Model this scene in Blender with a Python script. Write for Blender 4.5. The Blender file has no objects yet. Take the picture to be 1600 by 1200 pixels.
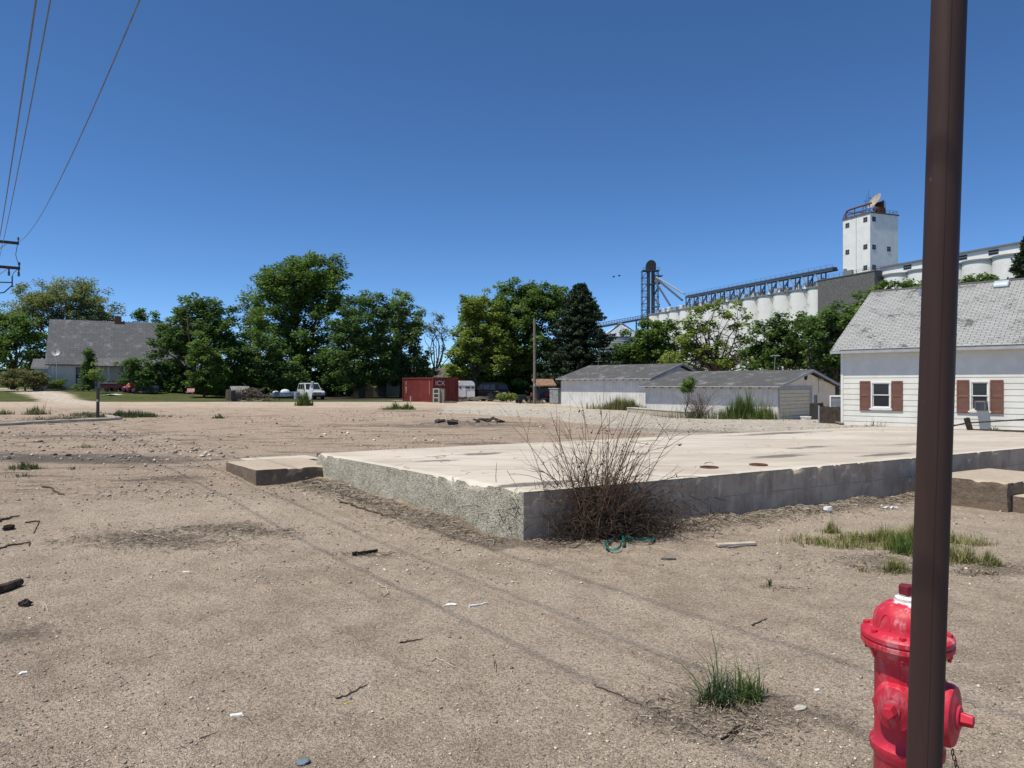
import bpy, math, random
import numpy as np
from mathutils import Vector, Matrix

# ------------------------------------------------------------------ camera, sky, sun, exposure
SC = bpy.context.scene
COL = SC.collection
F, CH = 1111.1, 1.7                      # focal length in pixels of the 1600 px photo, eye height

cd = bpy.data.cameras.new('camera')
cd.sensor_width = 36.0
cd.lens = 25.0
cd.clip_start = 0.05
cd.clip_end = 9000
cam = bpy.data.objects.new('camera', cd)
COL.objects.link(cam)
cam.location = (0, 0, CH)
cam.rotation_euler = (math.radians(90), 0, 0)
SC.camera = cam

SUN_EL = math.radians(65.0)
SUN_H = np.array((-0.885, -0.465))       # horizontal direction towards the sun
SUN_H = SUN_H / np.linalg.norm(SUN_H)
world = bpy.data.worlds.new('World')
SC.world = world
world.use_nodes = True
wn = world.node_tree
wn.nodes.clear()
wo = wn.nodes.new('ShaderNodeOutputWorld')
wb = wn.nodes.new('ShaderNodeBackground')
sky = wn.nodes.new('ShaderNodeTexSky')
sky.sky_type = 'NISHITA'
sky.sun_disc = False
sky.sun_elevation = SUN_EL
sky.sun_rotation = math.atan2(SUN_H[0], SUN_H[1])
sky.altitude = 3000
sky.air_density = 0.75
sky.dust_density = 0.0
sky.ozone_density = 6
wb.inputs['Strength'].default_value = 0.158
wh = wn.nodes.new('ShaderNodeHueSaturation')      # slightly muted blue of the high plains sky
wh.inputs['Saturation'].default_value = 1.12
wh.inputs['Hue'].default_value = 0.501
wn.links.new(sky.outputs[0], wh.inputs['Color'])
wn.links.new(wh.outputs[0], wb.inputs['Color'])
wn.links.new(wb.outputs[0], wo.inputs['Surface'])

sl = bpy.data.lights.new('sun', 'SUN')
sl.energy = 4.8
sl.angle = math.radians(0.7)
sl.color = (1.0, 0.95, 0.87)
sun = bpy.data.objects.new('sun', sl)
COL.objects.link(sun)
sdir = Vector((SUN_H[0] * math.cos(SUN_EL), SUN_H[1] * math.cos(SUN_EL), math.sin(SUN_EL)))
sun.rotation_euler = (-sdir).to_track_quat('-Z', 'Y').to_euler()

SC.view_settings.view_transform = 'Standard'
SC.view_settings.look = 'None'
SC.view_settings.exposure = 0.05
SC.view_settings.gamma = 1.0
SC.view_settings.use_white_balance = True
SC.view_settings.white_balance_temperature = 6800
SC.view_settings.white_balance_tint = 7
SC.cycles.use_denoising = True
SC.cycles.denoiser = 'OPENIMAGEDENOISE'
SC.cycles.denoising_prefilter = 'ACCURATE'
SC.cycles.max_bounces = 6
SC.cycles.transparent_max_bounces = 6

RNG = np.random.default_rng(7)
random.seed(7)


# ------------------------------------------------------------------ noise and terrain
def _hash(ix, iy, iz, seed):
    h = (ix.astype(np.int64) * 374761393 + iy.astype(np.int64) * 668265263 + iz.astype(np.int64) * 2147483647 + seed * 1274126177) & 0xFFFFFFFF
    h = ((h ^ (h >> 13)) * 1274126177) & 0xFFFFFFFF
    return ((h ^ (h >> 16)) & 0xFFFF) / 65535.0


def noise(x, y, z=None, seed=0):
    x = np.asarray(x, float); y = np.asarray(y, float)
    z = np.zeros_like(x) if z is None else np.asarray(z, float)
    ix, iy, iz = np.floor(x), np.floor(y), np.floor(z)
    fx, fy, fz = x - ix, y - iy, z - iz
    fx, fy, fz = [f * f * (3 - 2 * f) for f in (fx, fy, fz)]
    r = 0
    for dx in (0, 1):
        for dy in (0, 1):
            for dz in (0, 1):
                w = (fx if dx else 1 - fx) * (fy if dy else 1 - fy) * (fz if dz else 1 - fz)
                r = r + w * _hash(ix + dx, iy + dy, iz + dz, seed)
    return r * 2 - 1


def fbm(x, y, z=None, seed=0, octv=4):
    a, f, r = 0.5, 1.0, 0
    for k in range(octv):
        r = r + a * noise(np.asarray(x) * f, np.asarray(y) * f, None if z is None else np.asarray(z) * f, seed + k * 17)
        a *= 0.5; f *= 2.03
    return r


def sst(t):
    t = np.clip(t, 0, 1)
    return t * t * (3 - 2 * t)


SA = np.array((0.122, 7.55))             # near corner of the foundation slab
SL = np.array((-0.624, 0.782)); SL /= np.linalg.norm(SL)   # along its left side, away
SF = np.array((0.868, 0.497)); SF /= np.linalg.norm(SF)    # along its front, to the right
_det = SL[0] * SF[1] - SL[1] * SF[0]


def slab_ab(x, y):
    rx, ry = x - SA[0], y - SA[1]
    return (rx * SF[1] - ry * SF[0]) / _det, (SL[0] * ry - SL[1] * rx) / _det


def gz(x, y):                            # broad shape of the ground
    x = np.asarray(x, float); y = np.asarray(y, float)
    a, b = slab_ab(x, y)
    z = 0.20 * sst(a / 5.6) * (1 - sst((y - 16) / 26)) * (1 - 0.8 * sst((b - 12) / 6))
    z = z + 0.95 * sst((y - 67) / 19) * sst((-x - 25) / 20)
    z = z - 0.45 * sst((x - 5) / 9) * sst((y - 33) / 8)
    z = z - 0.09 * np.exp(-((a - 4.9) ** 2 + (b + 0.8) ** 2) / 1.1)
    z = z - 0.06 * sst((b - 3) / 8) * (1 - sst((a + 0.1) / 0.5)) * sst((a + 6) / 5)
    return z


def W(px, py, Y):                        # a point at depth Y seen at a pixel of the photograph
    return np.array(((px - 800) / F * Y, Y, CH - (py - 600) / F * Y))


def G(px, py):                           # the ground point seen at a pixel
    v = (py - 600) / F
    Y = CH / v
    for _ in range(60):
        Y = 0.5 * Y + 0.5 * (CH - float(gz((px - 800) / F * Y, Y))) / v
    x = (px - 800) / F * Y
    return np.array((x, Y, float(gz(x, Y))))


def pos(px, Y):                          # ground point below a pixel column at depth Y
    x = (px - 800) / F * Y
    return np.array((x, Y, float(gz(x, Y))))


# ------------------------------------------------------------------ materials
def nd(nt, typ, **kw):
    n = nt.nodes.new(typ)
    for k, v in kw.items():
        setattr(n, k, v)
    return n


def c4(c):
    return (c[0], c[1], c[2], 1.0)


class Mat:
    """small node helper around one Principled material"""
    def __init__(self, name, rough=0.8, spec=0.3, metal=0.0):
        self.m = bpy.data.materials.new(name)
        self.m.use_nodes = True
        self.nt = self.m.node_tree
        self.b = self.nt.nodes['Principled BSDF']
        self.b.inputs['Roughness'].default_value = rough
        self.b.inputs['Specular IOR Level'].default_value = spec
        self.b.inputs['Metallic'].default_value = metal
        self.tc = nd(self.nt, 'ShaderNodeTexCoord')

    def link(self, a, b):
        self.nt.links.new(a, b)

    def coord(self, scale=(1, 1, 1), rot=(0, 0, 0), kind='Object'):
        mp = nd(self.nt, 'ShaderNodeMapping')
        mp.inputs['Scale'].default_value = scale
        mp.inputs['Rotation'].default_value = rot
        self.link(self.tc.outputs[kind], mp.inputs['Vector'])
        return mp.outputs[0]

    def noise(self, scale, detail=4, rough=0.55, vec=None, dist=0.0):
        n = nd(self.nt, 'ShaderNodeTexNoise')
        n.inputs['Scale'].default_value = scale
        n.inputs['Detail'].default_value = detail
        n.inputs['Roughness'].default_value = rough
        n.inputs['Distortion'].default_value = dist
        self.link(vec if vec is not None else self.tc.outputs['Object'], n.inputs['Vector'])
        return n.outputs['Fac']

    def voro(self, scale, feature='F1', vec=None, out='Distance'):
        n = nd(self.nt, 'ShaderNodeTexVoronoi', feature=feature)
        n.inputs['Scale'].default_value = scale
        self.link(vec if vec is not None else self.tc.outputs['Object'], n.inputs['Vector'])
        return n.outputs[out]

    def attr(self, name):
        n = nd(self.nt, 'ShaderNodeAttribute', attribute_name=name)
        return n.outputs['Fac']

    def ramp(self, fac, p0, p1, v0=0.0, v1=1.0):
        n = nd(self.nt, 'ShaderNodeMapRange', interpolation_type='SMOOTHSTEP')
        n.inputs['From Min'].default_value = p0
        n.inputs['From Max'].default_value = p1
        n.inputs['To Min'].default_value = v0
        n.inputs['To Max'].default_value = v1
        self.link(fac, n.inputs['Value'])
        return n.outputs[0]

    def math(self, op, a, b):
        n = nd(self.nt, 'ShaderNodeMath', operation=op)
        for i, v in enumerate((a, b)):
            if isinstance(v, (int, float)):
                n.inputs[i].default_value = v
            else:
                self.link(v, n.inputs[i])
        return n.outputs[0]

    def mix(self, fac, a, b, typ='MIX'):
        n = nd(self.nt, 'ShaderNodeMix', data_type='RGBA', blend_type=typ)
        for i, v in ((0, fac), (6, a), (7, b)):
            if isinstance(v, (int, float)):
                n.inputs[i].default_value = v
            elif isinstance(v, tuple):
                n.inputs[i].default_value = c4(v)
            else:
                self.link(v, n.inputs[i])
        return n.outputs[2]

    def color(self, c):
        if isinstance(c, tuple):
            self.b.inputs['Base Color'].default_value = c4(c)
        else:
            self.link(c, self.b.inputs['Base Color'])
        return self

    def bump(self, height, strength=0.5, dist=0.01):
        n = nd(self.nt, 'ShaderNodeBump')
        n.inputs['Strength'].default_value = strength
        n.inputs['Distance'].default_value = dist
        self.link(height, n.inputs['Height'])
        prev = self.b.inputs['Normal'].links
        if prev:
            self.link(prev[0].from_socket, n.inputs['Normal'])
        self.link(n.outputs[0], self.b.inputs['Normal'])
        return self


def plain(name, c, rough=0.7, spec=0.3, metal=0.0, var=0.25, scale=3.0, bump=0.0, bscale=40.0):
    """one colour with mottling and some grain"""
    M = Mat(name, rough, spec, metal)
    f = M.noise(scale, 6, 0.65)
    f = M.ramp(f, 0.3, 0.7)
    d = tuple(max(0, v * (1 - var)) for v in c)
    l = tuple(min(1, v * (1 + var * 0.6)) for v in c)
    M.color(M.mix(f, d, l))
    if bump:
        M.bump(M.noise(bscale, 4), bump, 0.01)
    return M.m


def foliage(name, dark, light, trans=0.36):
    m = bpy.data.materials.new(name)
    m.use_nodes = True
    nt = m.node_tree
    nt.nodes.clear()
    o = nd(nt, 'ShaderNodeOutputMaterial')
    at = nd(nt, 'ShaderNodeAttribute', attribute_name='tint')
    mx = nd(nt, 'ShaderNodeMix', data_type='RGBA')
    mx.inputs[6].default_value = c4(dark)
    mx.inputs[7].default_value = c4(light)
    nt.links.new(at.outputs['Fac'], mx.inputs[0])
    d = nd(nt, 'ShaderNodeBsdfPrincipled')
    d.inputs['Roughness'].default_value = 0.65
    d.inputs['Specular IOR Level'].default_value = 0.10
    t = nd(nt, 'ShaderNodeBsdfTranslucent')
    nt.links.new(mx.outputs[2], d.inputs['Base Color'])
    nt.links.new(mx.outputs[2], t.inputs['Color'])
    s = nd(nt, 'ShaderNodeMixShader')
    s.inputs[0].default_value = trans
    nt.links.new(d.outputs[0], s.inputs[1])
    nt.links.new(t.outputs[0], s.inputs[2])
    nt.links.new(s.outputs[0], o.inputs['Surface'])
    return m


def tinted(name, dark, light, rough=0.85):
    M = Mat(name, rough, 0.2)
    M.color(M.mix(M.attr('tint'), dark, light))
    return M.m


# ------------------------------------------------------------------ mesh building
class MB:
    def __init__(self):
        self.v, self.f = [], []

    def add(self, vs, fs):
        o = len(self.v)
        self.v.extend([tuple(float(q) for q in p) for p in vs])
        self.f.extend([tuple(i + o for i in f) for f in fs])
        return self

    def box(self, c, s, rz=0.0, ry=0.0, rx=0.0, taper=None):
        R = Matrix.Rotation(rz, 3, 'Z') @ Matrix.Rotation(ry, 3, 'Y') @ Matrix.Rotation(rx, 3, 'X')
        vs = []
        for dz in (-.5, .5):
            k = taper if (taper is not None and dz > 0) else 1.0
            for dx, dy in ((-.5, -.5), (.5, -.5), (.5, .5), (-.5, .5)):
                vs.append(Vector(c) + R @ Vector((dx * s[0] * k, dy * s[1] * k, dz * s[2])))
        return self.add(vs, [(3, 2, 1, 0), (4, 5, 6, 7), (0, 1, 5, 4), (1, 2, 6, 5), (2, 3, 7, 6), (3, 0, 4, 7)])

    def bx(self, x0, x1, y0, y1, z0, z1):
        return self.box(((x0 + x1) / 2, (y0 + y1) / 2, (z0 + z1) / 2), (abs(x1 - x0), abs(y1 - y0), abs(z1 - z0)))

    def bar(self, a, b, w, h=None):
        a, b = Vector(a), Vector(b)
        h = h or w
        d = (b - a)
        L = d.length
        q = d.to_track_quat('X', 'Z').to_matrix()
        vs = []
        for dx in (0, L):
            for dy, dz in ((-w / 2, -h / 2), (w / 2, -h / 2), (w / 2, h / 2), (-w / 2, h / 2)):
                vs.append(a + q @ Vector((dx, dy, dz)))
        return self.add(vs, [(3, 2, 1, 0), (4, 5, 6, 7), (0, 1, 5, 4), (1, 2, 6, 5), (2, 3, 7, 6), (3, 0, 4, 7)])

    def tube(self, pts, r, n=8, cap=True):
        pts = [Vector(p) for p in pts]
        m = len(pts)
        rs = list(r) if hasattr(r, '__len__') else [r] * m
        vs = []
        up = Vector((0, 0, 1))
        d0 = (pts[1] - pts[0]).normalized()
        side = d0.cross(up)
        if side.length < 1e-3:
            side = Vector((1, 0, 0))
        side.normalize()
        for i, p in enumerate(pts):
            d = (pts[min(i + 1, m - 1)] - pts[max(i - 1, 0)])
            if d.length < 1e-9:
                d = d0
            d.normalize()
            side = (side - d * side.dot(d))
            if side.length < 1e-4:
                side = d.orthogonal()
            side.normalize()
            u2 = d.cross(side)
            for k in range(n):
                a = 2 * math.pi * k / n
                vs.append(p + (side * math.cos(a) + u2 * math.sin(a)) * rs[i])
        fs = []
        for i in range(m - 1):
            for k in range(n):
                k2 = (k + 1) % n
                fs.append((i * n + k, i * n + k2, (i + 1) * n + k2, (i + 1) * n + k))
        if cap:
            fs.append(tuple(range(n - 1, -1, -1)))
            fs.append(tuple((m - 1) * n + k for k in range(n)))
        return self.add(vs, fs)

    def lathe(self, prof, n=32, c=(0, 0, 0), axis=(0, 0, 1), closed=True):
        """prof: (radius, distance along the axis)"""
        q = Vector((0, 0, 1)).rotation_difference(Vector(axis).normalized()).to_matrix()
        vs = []
        for r, h in prof:
            for k in range(n):
                a = 2 * math.pi * k / n
                vs.append(Vector(c) + q @ Vector((r * math.cos(a), r * math.sin(a), h)))
        fs = []
        for i in range(len(prof) - 1):
            for k in range(n):
                k2 = (k + 1) % n
                fs.append((i * n + k, i * n + k2, (i + 1) * n + k2, (i + 1) * n + k))
        if closed:
            fs.append(tuple(range(n - 1, -1, -1)))
            fs.append(tuple((len(prof) - 1) * n + k for k in range(n)))
        return self.add(vs, fs)

    def prism(self, poly, lo, hi, plane='xz'):
        """polygon in a plane, pushed along the remaining axis from lo to hi"""
        def p3(p, t):
            return {'xz': (p[0], t, p[1]), 'xy': (p[0], p[1], t), 'yz': (t, p[0], p[1])}[plane]
        n = len(poly)
        vs = [p3(p, lo) for p in poly] + [p3(p, hi) for p in poly]
        fs = [tuple(range(n)), tuple(range(2 * n - 1, n - 1, -1))]
        fs += [(i, i + n, (i + 1) % n + n, (i + 1) % n) for i in range(n)]
        return self.add(vs, fs)

    def sphere(self, c, r, n=12, sc=(1, 1, 1)):
        prof = [(r * math.sin(math.pi * i / (n // 2)), -r * math.cos(math.pi * i / (n // 2))) for i in range(n // 2 + 1)]
        prof[0] = (r * 0.01, prof[0][1]); prof[-1] = (r * 0.01, prof[-1][1])
        t = MB().lathe(prof, n)
        return self.add([(c[0] + v[0] * sc[0], c[1] + v[1] * sc[1], c[2] + v[2] * sc[2]) for v in t.v], t.f)

    def quad(self, a, b, c, d):
        return self.add([a, b, c, d], [(0, 1, 2, 3)])

    def build(self, name, mat, parent=None, off=None, smooth=False, bevel=0.0, fix=True):
        me = bpy.data.meshes.new(name)
        v = self.v
        if off is not None:
            v = [(p[0] - off[0], p[1] - off[1], p[2] - off[2]) for p in v]
        me.from_pydata(v, [], self.f)
        if fix:
            import bmesh
            bm = bmesh.new(); bm.from_mesh(me)
            bmesh.ops.recalc_face_normals(bm, faces=bm.faces)
            bm.to_mesh(me); bm.free()
        me.materials.append(mat)
        o = bpy.data.objects.new(name, me)
        COL.objects.link(o)
        if parent is not None:
            o.parent = parent
        if smooth:
            me.polygons.foreach_set('use_smooth', [True] * len(me.polygons))
            me.set_sharp_from_angle(angle=math.radians(40))
        if bevel:
            b = o.modifiers.new('bevel', 'BEVEL')
            b.width = bevel; b.segments = 2; b.limit_method = 'ANGLE'
        return o


def np_mesh(name, V, faces, mat, parent=None, attrs=None, smooth=False):
    """faces: (n,k) array, all of one size; attrs: name -> per-vertex floats"""
    V = np.asarray(V, np.float32); faces = np.asarray(faces, np.int32)
    me = bpy.data.meshes.new(name)
    n, k = faces.shape
    me.vertices.add(len(V)); me.vertices.foreach_set('co', V.ravel())
    me.loops.add(n * k); me.loops.foreach_set('vertex_index', faces.ravel())
    me.polygons.add(n)
    me.polygons.foreach_set('loop_start', np.arange(0, n * k, k, dtype=np.int32))
    me.polygons.foreach_set('loop_total', np.full(n, k, np.int32))
    if smooth:
        me.polygons.foreach_set('use_smooth', np.ones(n, bool))
    me.update(calc_edges=True)
    for an, av in (attrs or {}).items():
        a = me.attributes.new(an, 'FLOAT', 'POINT')
        a.data.foreach_set('value', np.asarray(av, np.float32))
    me.materials.append(mat)
    o = bpy.data.objects.new(name, me)
    COL.objects.link(o)
    if parent is not None:
        o.parent = parent
    return o


def tag(o, label, cat, group=None):
    o['label'] = label; o['category'] = cat
    if group:
        o['group'] = group
    return o


def thing(name, label, cat, loc=(0, 0, 0), rz=0.0, group=None):
    o = bpy.data.objects.new(name, None)
    o.empty_display_size = 0.3
    COL.objects.link(o)
    o.location = tuple(float(q) for q in loc); o.rotation_euler = (0, 0, rz)
    return tag(o, label, cat, group)


def kind(o, k):
    o['kind'] = k
    return o


# ------------------------------------------------------------------ shared materials
M_BARK = plain('bark', (0.10, 0.078, 0.06), 0.9, 0.1, var=0.4, scale=6, bump=0.6)
M_BARK_PALE = plain('pale bark', (0.17, 0.145, 0.12), 0.9, 0.1, var=0.4, scale=6, bump=0.6)
M_WHITEPAINT = plain('white paint', (0.74, 0.73, 0.70), 0.55, 0.3, var=0.08, scale=5)
M_GREYPAINT = plain('grey paint', (0.36, 0.37, 0.38), 0.6, 0.3, var=0.15)
M_GALV = plain('galvanised steel', (0.42, 0.44, 0.46), 0.42, 0.5, 0.6, var=0.15)
M_STEELDARK = plain('dark blue grey steel', (0.085, 0.10, 0.125), 0.55, 0.4, 0.3, var=0.25)
M_STEELLIGHT = plain('pale steel', (0.34, 0.37, 0.41), 0.5, 0.4, 0.3, var=0.2)
M_RUST = plain('rusty steel', (0.16, 0.075, 0.045), 0.85, 0.2, 0.0, var=0.45, scale=8)
M_BLACK = plain('black rubber', (0.014, 0.014, 0.015), 0.75, 0.3, var=0.3)
M_DARKWOOD = plain('weathered dark wood', (0.07, 0.055, 0.045), 0.9, 0.1, var=0.4, scale=9, bump=0.4)
M_GREYWOOD = plain('grey weathered wood', (0.25, 0.215, 0.18), 0.9, 0.1, var=0.35, scale=9, bump=0.4)
M_PALEWOOD = plain('bleached wood', (0.48, 0.42, 0.34), 0.85, 0.1, var=0.25, scale=9)
M_GLASS = Mat('dark window glass', 0.08, 0.4); M_GLASS.color((0.018, 0.021, 0.026)); M_GLASS = M_GLASS.m
M_CHROME = plain('worn chrome', (0.5, 0.5, 0.5), 0.3, 0.5, 0.8, var=0.15)
M_WHITEPLASTIC = plain('white plastic', (0.78, 0.78, 0.76), 0.5, 0.4, var=0.06)


def concrete(name, base, dark, light, bump=0.4, patch=0.5, bs=30):
    M = Mat(name, 0.9, 0.15)
    a = M.ramp(M.noise(1.3, 6, 0.65), 0.36, 0.66)
    b = M.ramp(M.noise(14, 6, 0.7), 0.35, 0.7)
    c = M.mix(M.math('MULTIPLY', a, patch), base, dark)
    c = M.mix(M.math('MULTIPLY', b, 0.5), c, light)
    sp = M.ramp(M.voro(60), 0.0, 0.25)
    c = M.mix(M.math('MULTIPLY', M.math('SUBTRACT', 1.0, sp), 0.35), c, dark)
    M.color(c)
    M.bump(M.noise(bs, 8, 0.7), bump, 0.02)
    return M.m


M_CONC = concrete('weathered concrete', (0.42, 0.37, 0.30), (0.27, 0.235, 0.195), (0.52, 0.47, 0.39))

# ------------------------------------------------------------------ the ground


def polydist(x, y, poly):
    """signed distance to a polygon, positive inside"""
    poly = np.asarray(poly, float)
    d = np.full(x.shape, 1e9); ins = np.zeros(x.shape, bool)
    n = len(poly)
    for i in range(n):
        ax, ay = poly[i]; bx_, by_ = poly[(i + 1) % n]
        ex, ey = bx_ - ax, by_ - ay
        t = np.clip(((x - ax) * ex + (y - ay) * ey) / (ex * ex + ey * ey + 1e-9), 0, 1)
        d = np.minimum(d, np.hypot(x - ax - t * ex, y - ay - t * ey))
        c = ((ay > y) != (by_ > y)) & (x < (bx_ - ax) * (y - ay) / (by_ - ay + 1e-12) + ax)
        ins ^= c
    return np.where(ins, d, -d)


def linedist(x, y, pts):
    d = np.full(x.shape, 1e9)
    for (ax, ay), (bx_, by_) in zip(pts[:-1], pts[1:]):
        ex, ey = bx_ - ax, by_ - ay
        t = np.clip(((x - ax) * ex + (y - ay) * ey) / (ex * ex + ey * ey + 1e-9), 0, 1)
        d = np.minimum(d, np.hypot(x - ax - t * ex, y - ay - t * ey))
    return d


def axis_coords(lo, hi, step, far_lo, far_hi, grow=1.055):
    c = list(np.arange(lo, hi + 1e-6, step))
    s = step; v = c[-1]
    while v < far_hi:
        s *= grow; v += s; c.append(v)
    s = step; v = c[0]; pre = []
    while v > far_lo:
        s *= grow; v -= s; pre.append(v)
    return np.array(pre[::-1] + c)


def gp(*pix):
    return [G(px, py)[:2] for px, py in pix]


def near_slab(x, y):
    a, b = slab_ab(x, y)
    da = np.where(a < 0, -a, 0); db = np.where(b < 0, -b, 0)
    return np.hypot(da, db), a, b


def fine_z(x, y):
    """small relief of the loose dirt near the camera"""
    k = 1 - sst((y - 30) / 40)
    z = 0.016 * fbm(x * 0.55, y * 0.55, seed=3, octv=3)
    z = z + 0.016 * fbm(x * 2.3, y * 2.3, seed=5, octv=3) + 0.011 * np.abs(fbm(x * 7, y * 7, seed=9, octv=3))
    d, a, b = near_slab(x, y)
    bank = np.exp(-(d / 0.35) ** 2) * 0.035 * (d > 0) * (1 + 1.5 * noise(x * 2, y * 2, seed=31))
    return (z + bank) * k


def ground_z(x, y):
    return float(gz(x, y) + fine_z(np.array([x]), np.array([y]))[0])


def build_ground():
    xs = axis_coords(-6.0, 7.0, 0.045, -2500, 2500, 1.032)
    ys = axis_coords(2.7, 13.0, 0.045, -60, 3500, 1.03)
    X, Y = np.meshgrid(xs, ys)
    x, y = X.ravel(), Y.ravel()
    wx = x + 0.9 * fbm(x * 0.35, y * 0.35, seed=40); wy = y + 0.9 * fbm(x * 0.35, y * 0.35, seed=50)
    Z = gz(x, y) + fine_z(x, y)
    d, a, b = near_slab(x, y)
    inside = (a > 0.25) & (b > 0.25) & (a < 5.1) & (b < 15.5)
    Z = np.where(inside, Z - 0.35, Z)
    # masks: what the surface is made of
    lawn = sst(polydist(wx, wy, [(-400, 67.5), (-50, 67.5), (-20, 66.8), (-8.5, 68), (-9, 72), (-20, 78), (60, 95), (600, 120), (600, 3000), (-600, 3000)]) / 1.2 + 0.5)
    drive = linedist(wx, wy, [tuple(G(150, 632)[:2]), tuple(G(75, 622)[:2]), tuple(pos(20, 92)[:2]), (-95, 130)])
    lawn = lawn * sst((drive - 0.8) / 2.2)
    pale = sst(polydist(wx, wy, gp((250, 629), (700, 628.5), (880, 634), (1000, 646), (1300, 668), (1800, 690), (1800, 650), (1300, 655), (1075, 648), (1000, 636), (880, 630.5), (700, 627), (250, 627))) / 1.6 + 0.45)
    pale2 = sst(polydist(wx, wy, gp((690, 645), (860, 653), (965, 668), (1060, 688), (1250, 690), (1800, 690), (1800, 668), (1250, 660), (1000, 645), (800, 633), (690, 634))) / 1.4 + 0.5)
    pale = np.maximum(pale, pale2 * 0.95)
    pale = np.maximum(pale, 0.8 * sst((2.6 - drive) / 2.4) * (y > 55))
    a_, b_ = slab_ab(wx, wy)
    gravel = sst((a_ - 4.0) / 2.5) * (1 - sst((y - 44) / 14)) * sst((b_ + 9) / 7)
    gravel = np.maximum(gravel, 0.55 * sst((a_ - 2.2) / 3) * (1 - sst((y - 44) / 14)))
    # leaf litter and dark organic crumbs
    lit = np.exp(-(np.clip(d - 0.05, 0, 9) / 0.42) ** 2) * sst((b + 0.5) / 0.6) * (a < 0.5)
    lit = np.maximum(lit, 0.8 * np.exp(-((d - 0.25) / 0.28) ** 2) * (a > -0.2) * (a < 5))
    for (px, py, r, k) in ((250, 845, 0.42, 1.0), (380, 828, 0.40, 0.8), (210, 720, 1.2, 0.55), (90, 715, 1.3, 0.6), (120, 682, 1.3, 0.5),
                           (1130, 1115, 0.30, 0.9), (1400, 880, 0.55, 0.55), (575, 867, 0.16, 0.5), (700, 665, 2.0, 0.8), (760, 660, 1.4, 0.7),
                           (180, 780, 0.5, 0.35), (960, 700, .1, 0), (20, 990, 0.28, 0.5), (1540, 885, 0.45, .5), (1150, 676, 1.4, .7), (1060, 672, 1.4, .55), (640, 642, 2.4, .5), (390, 650, 2, .4)):
        c = G(px, py)
        dd = np.hypot((x - c[0]) / (1.9 if py > 700 else 2.4), (y - c[1]))
        lit = np.maximum(lit, k * np.exp(-(dd / r) ** 2))
    lit = np.clip(lit * (0.95 + 0.9 * fbm(x * 2.2, y * 2.2, seed=77)), 0, 1)
    # remains of old asphalt to the left
    asp = np.zeros_like(x)
    for (px, py, r, k) in ((100, 713, 1.0, .8), (180, 716, 0.9, .7), (80, 680, 0.8, .5)):
        c = G(px, py)
        asp = np.maximum(asp, k * sst(1.3 - np.hypot((wx - c[0]) / 2.6, wy - c[1]) / r))
    # dark bare ground with tree shade put into its colour, under the far trees
    soil_shade = sst((y - 72) / 5) * sst((x + 50) / 10) * (1 - sst((y - 170) / 30))
    soil_shade = np.maximum(soil_shade * sst((x + 26) / 6 + sst((y - 80) / 6)), 0)
    nx, ny = len(xs), len(ys)
    idx = np.arange(nx * ny).reshape(ny, nx)
    fc = np.stack([idx[:-1, :-1], idx[:-1, 1:], idx[1:, 1:], idx[1:, :-1]], -1).reshape(-1, 4)

    M = Mat('sandy ground', 0.95, 0.08)
    n1 = M.noise(0.33, 5, 0.6); n2 = M.noise(2.6, 6, 0.65); n3 = M.noise(22, 5, 0.7); n4 = M.noise(140, 3, 0.6)
    dirt = M.mix(M.ramp(n2, 0.32, 0.68), (0.375, 0.296, 0.226), (0.52, 0.42, 0.325))
    dirt = M.mix(M.math('MULTIPLY', M.ramp(n1, 0.35, 0.65), 0.6), dirt, (0.57, 0.465, 0.365))
    rot = M.coord((1, 1, 1), (0, 0, math.radians(-38.6)))
    mp = nd(M.nt, 'ShaderNodeMapping'); mp.inputs['Scale'].default_value = (2.4, 0.14, 1); M.link(rot, mp.inputs['Vector'])
    tr = M.noise(1.0, 4, 0.6, mp.outputs[0], 0.3)
    dirt = M.mix(M.ramp(tr, 0.54, 0.68, 0, 0.45), dirt, (0.30, 0.235, 0.178))
    dirt = M.mix(M.ramp(tr, 0.44, 0.32, 0, 0.4), dirt, (0.60, 0.495, 0.395))
    pk = M.noise(0.75, 5, 0.7, None, 1.2)
    dirt = M.mix(M.ramp(pk, 0.56, 0.66, 0, 0.35), dirt, (0.62, 0.52, 0.42))
    grav = M.mix(M.ramp(n3, 0.3, 0.7), (0.32, 0.245, 0.185), (0.58, 0.46, 0.36))
    n5 = M.noise(1.1, 6, 0.7, M.coord((0.6, 1.6, 1)))
    grav = M.mix(M.ramp(n5, 0.50, 0.66, 0, 0.8), grav, (0.155, 0.115, 0.088))
    n8 = M.noise(2.4, 7, 0.78, M.coord((0.45, 1.5, 1)))
    grav = M.mix(M.ramp(n8, 0.58, 0.67, 0, 0.75), grav, (0.105, 0.082, 0.065))
    grav = M.mix(M.ramp(n5, 0.44, 0.30, 0, 0.75), grav, (0.56, 0.475, 0.385))
    pl = M.mix(M.ramp(n2, 0.35, 0.7), (0.44, 0.385, 0.315), (0.66, 0.605, 0.525))
    n7 = M.noise(1.4, 6, 0.75, M.coord((0.22, 1.9, 1)))
    pl = M.mix(M.ramp(n7, 0.52, 0.66, 0, 0.8), pl, (0.24, 0.195, 0.155))
    pl = M.mix(M.ramp(n8, 0.60, 0.68, 0, 0.8), pl, (0.13, 0.105, 0.085))
    pl = M.mix(M.math('MULTIPLY', M.ramp(n3, 0.5, 0.75), 0.5), pl, (0.3, 0.26, 0.22))
    edge = lambda at, k=0.5: M.ramp(M.math('ADD', M.attr(at), M.math('MULTIPLY', M.math('SUBTRACT', n2, 0.5), k)), 0.3, 0.7)
    col = M.mix(edge('gravel', 0.9), dirt, grav)
    col = M.mix(edge('pale', 1.3), col, pl)
    col = M.mix(M.math('MULTIPLY', edge('asphalt', 0.9), 0.75), col, (0.17, 0.155, 0.148))
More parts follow.
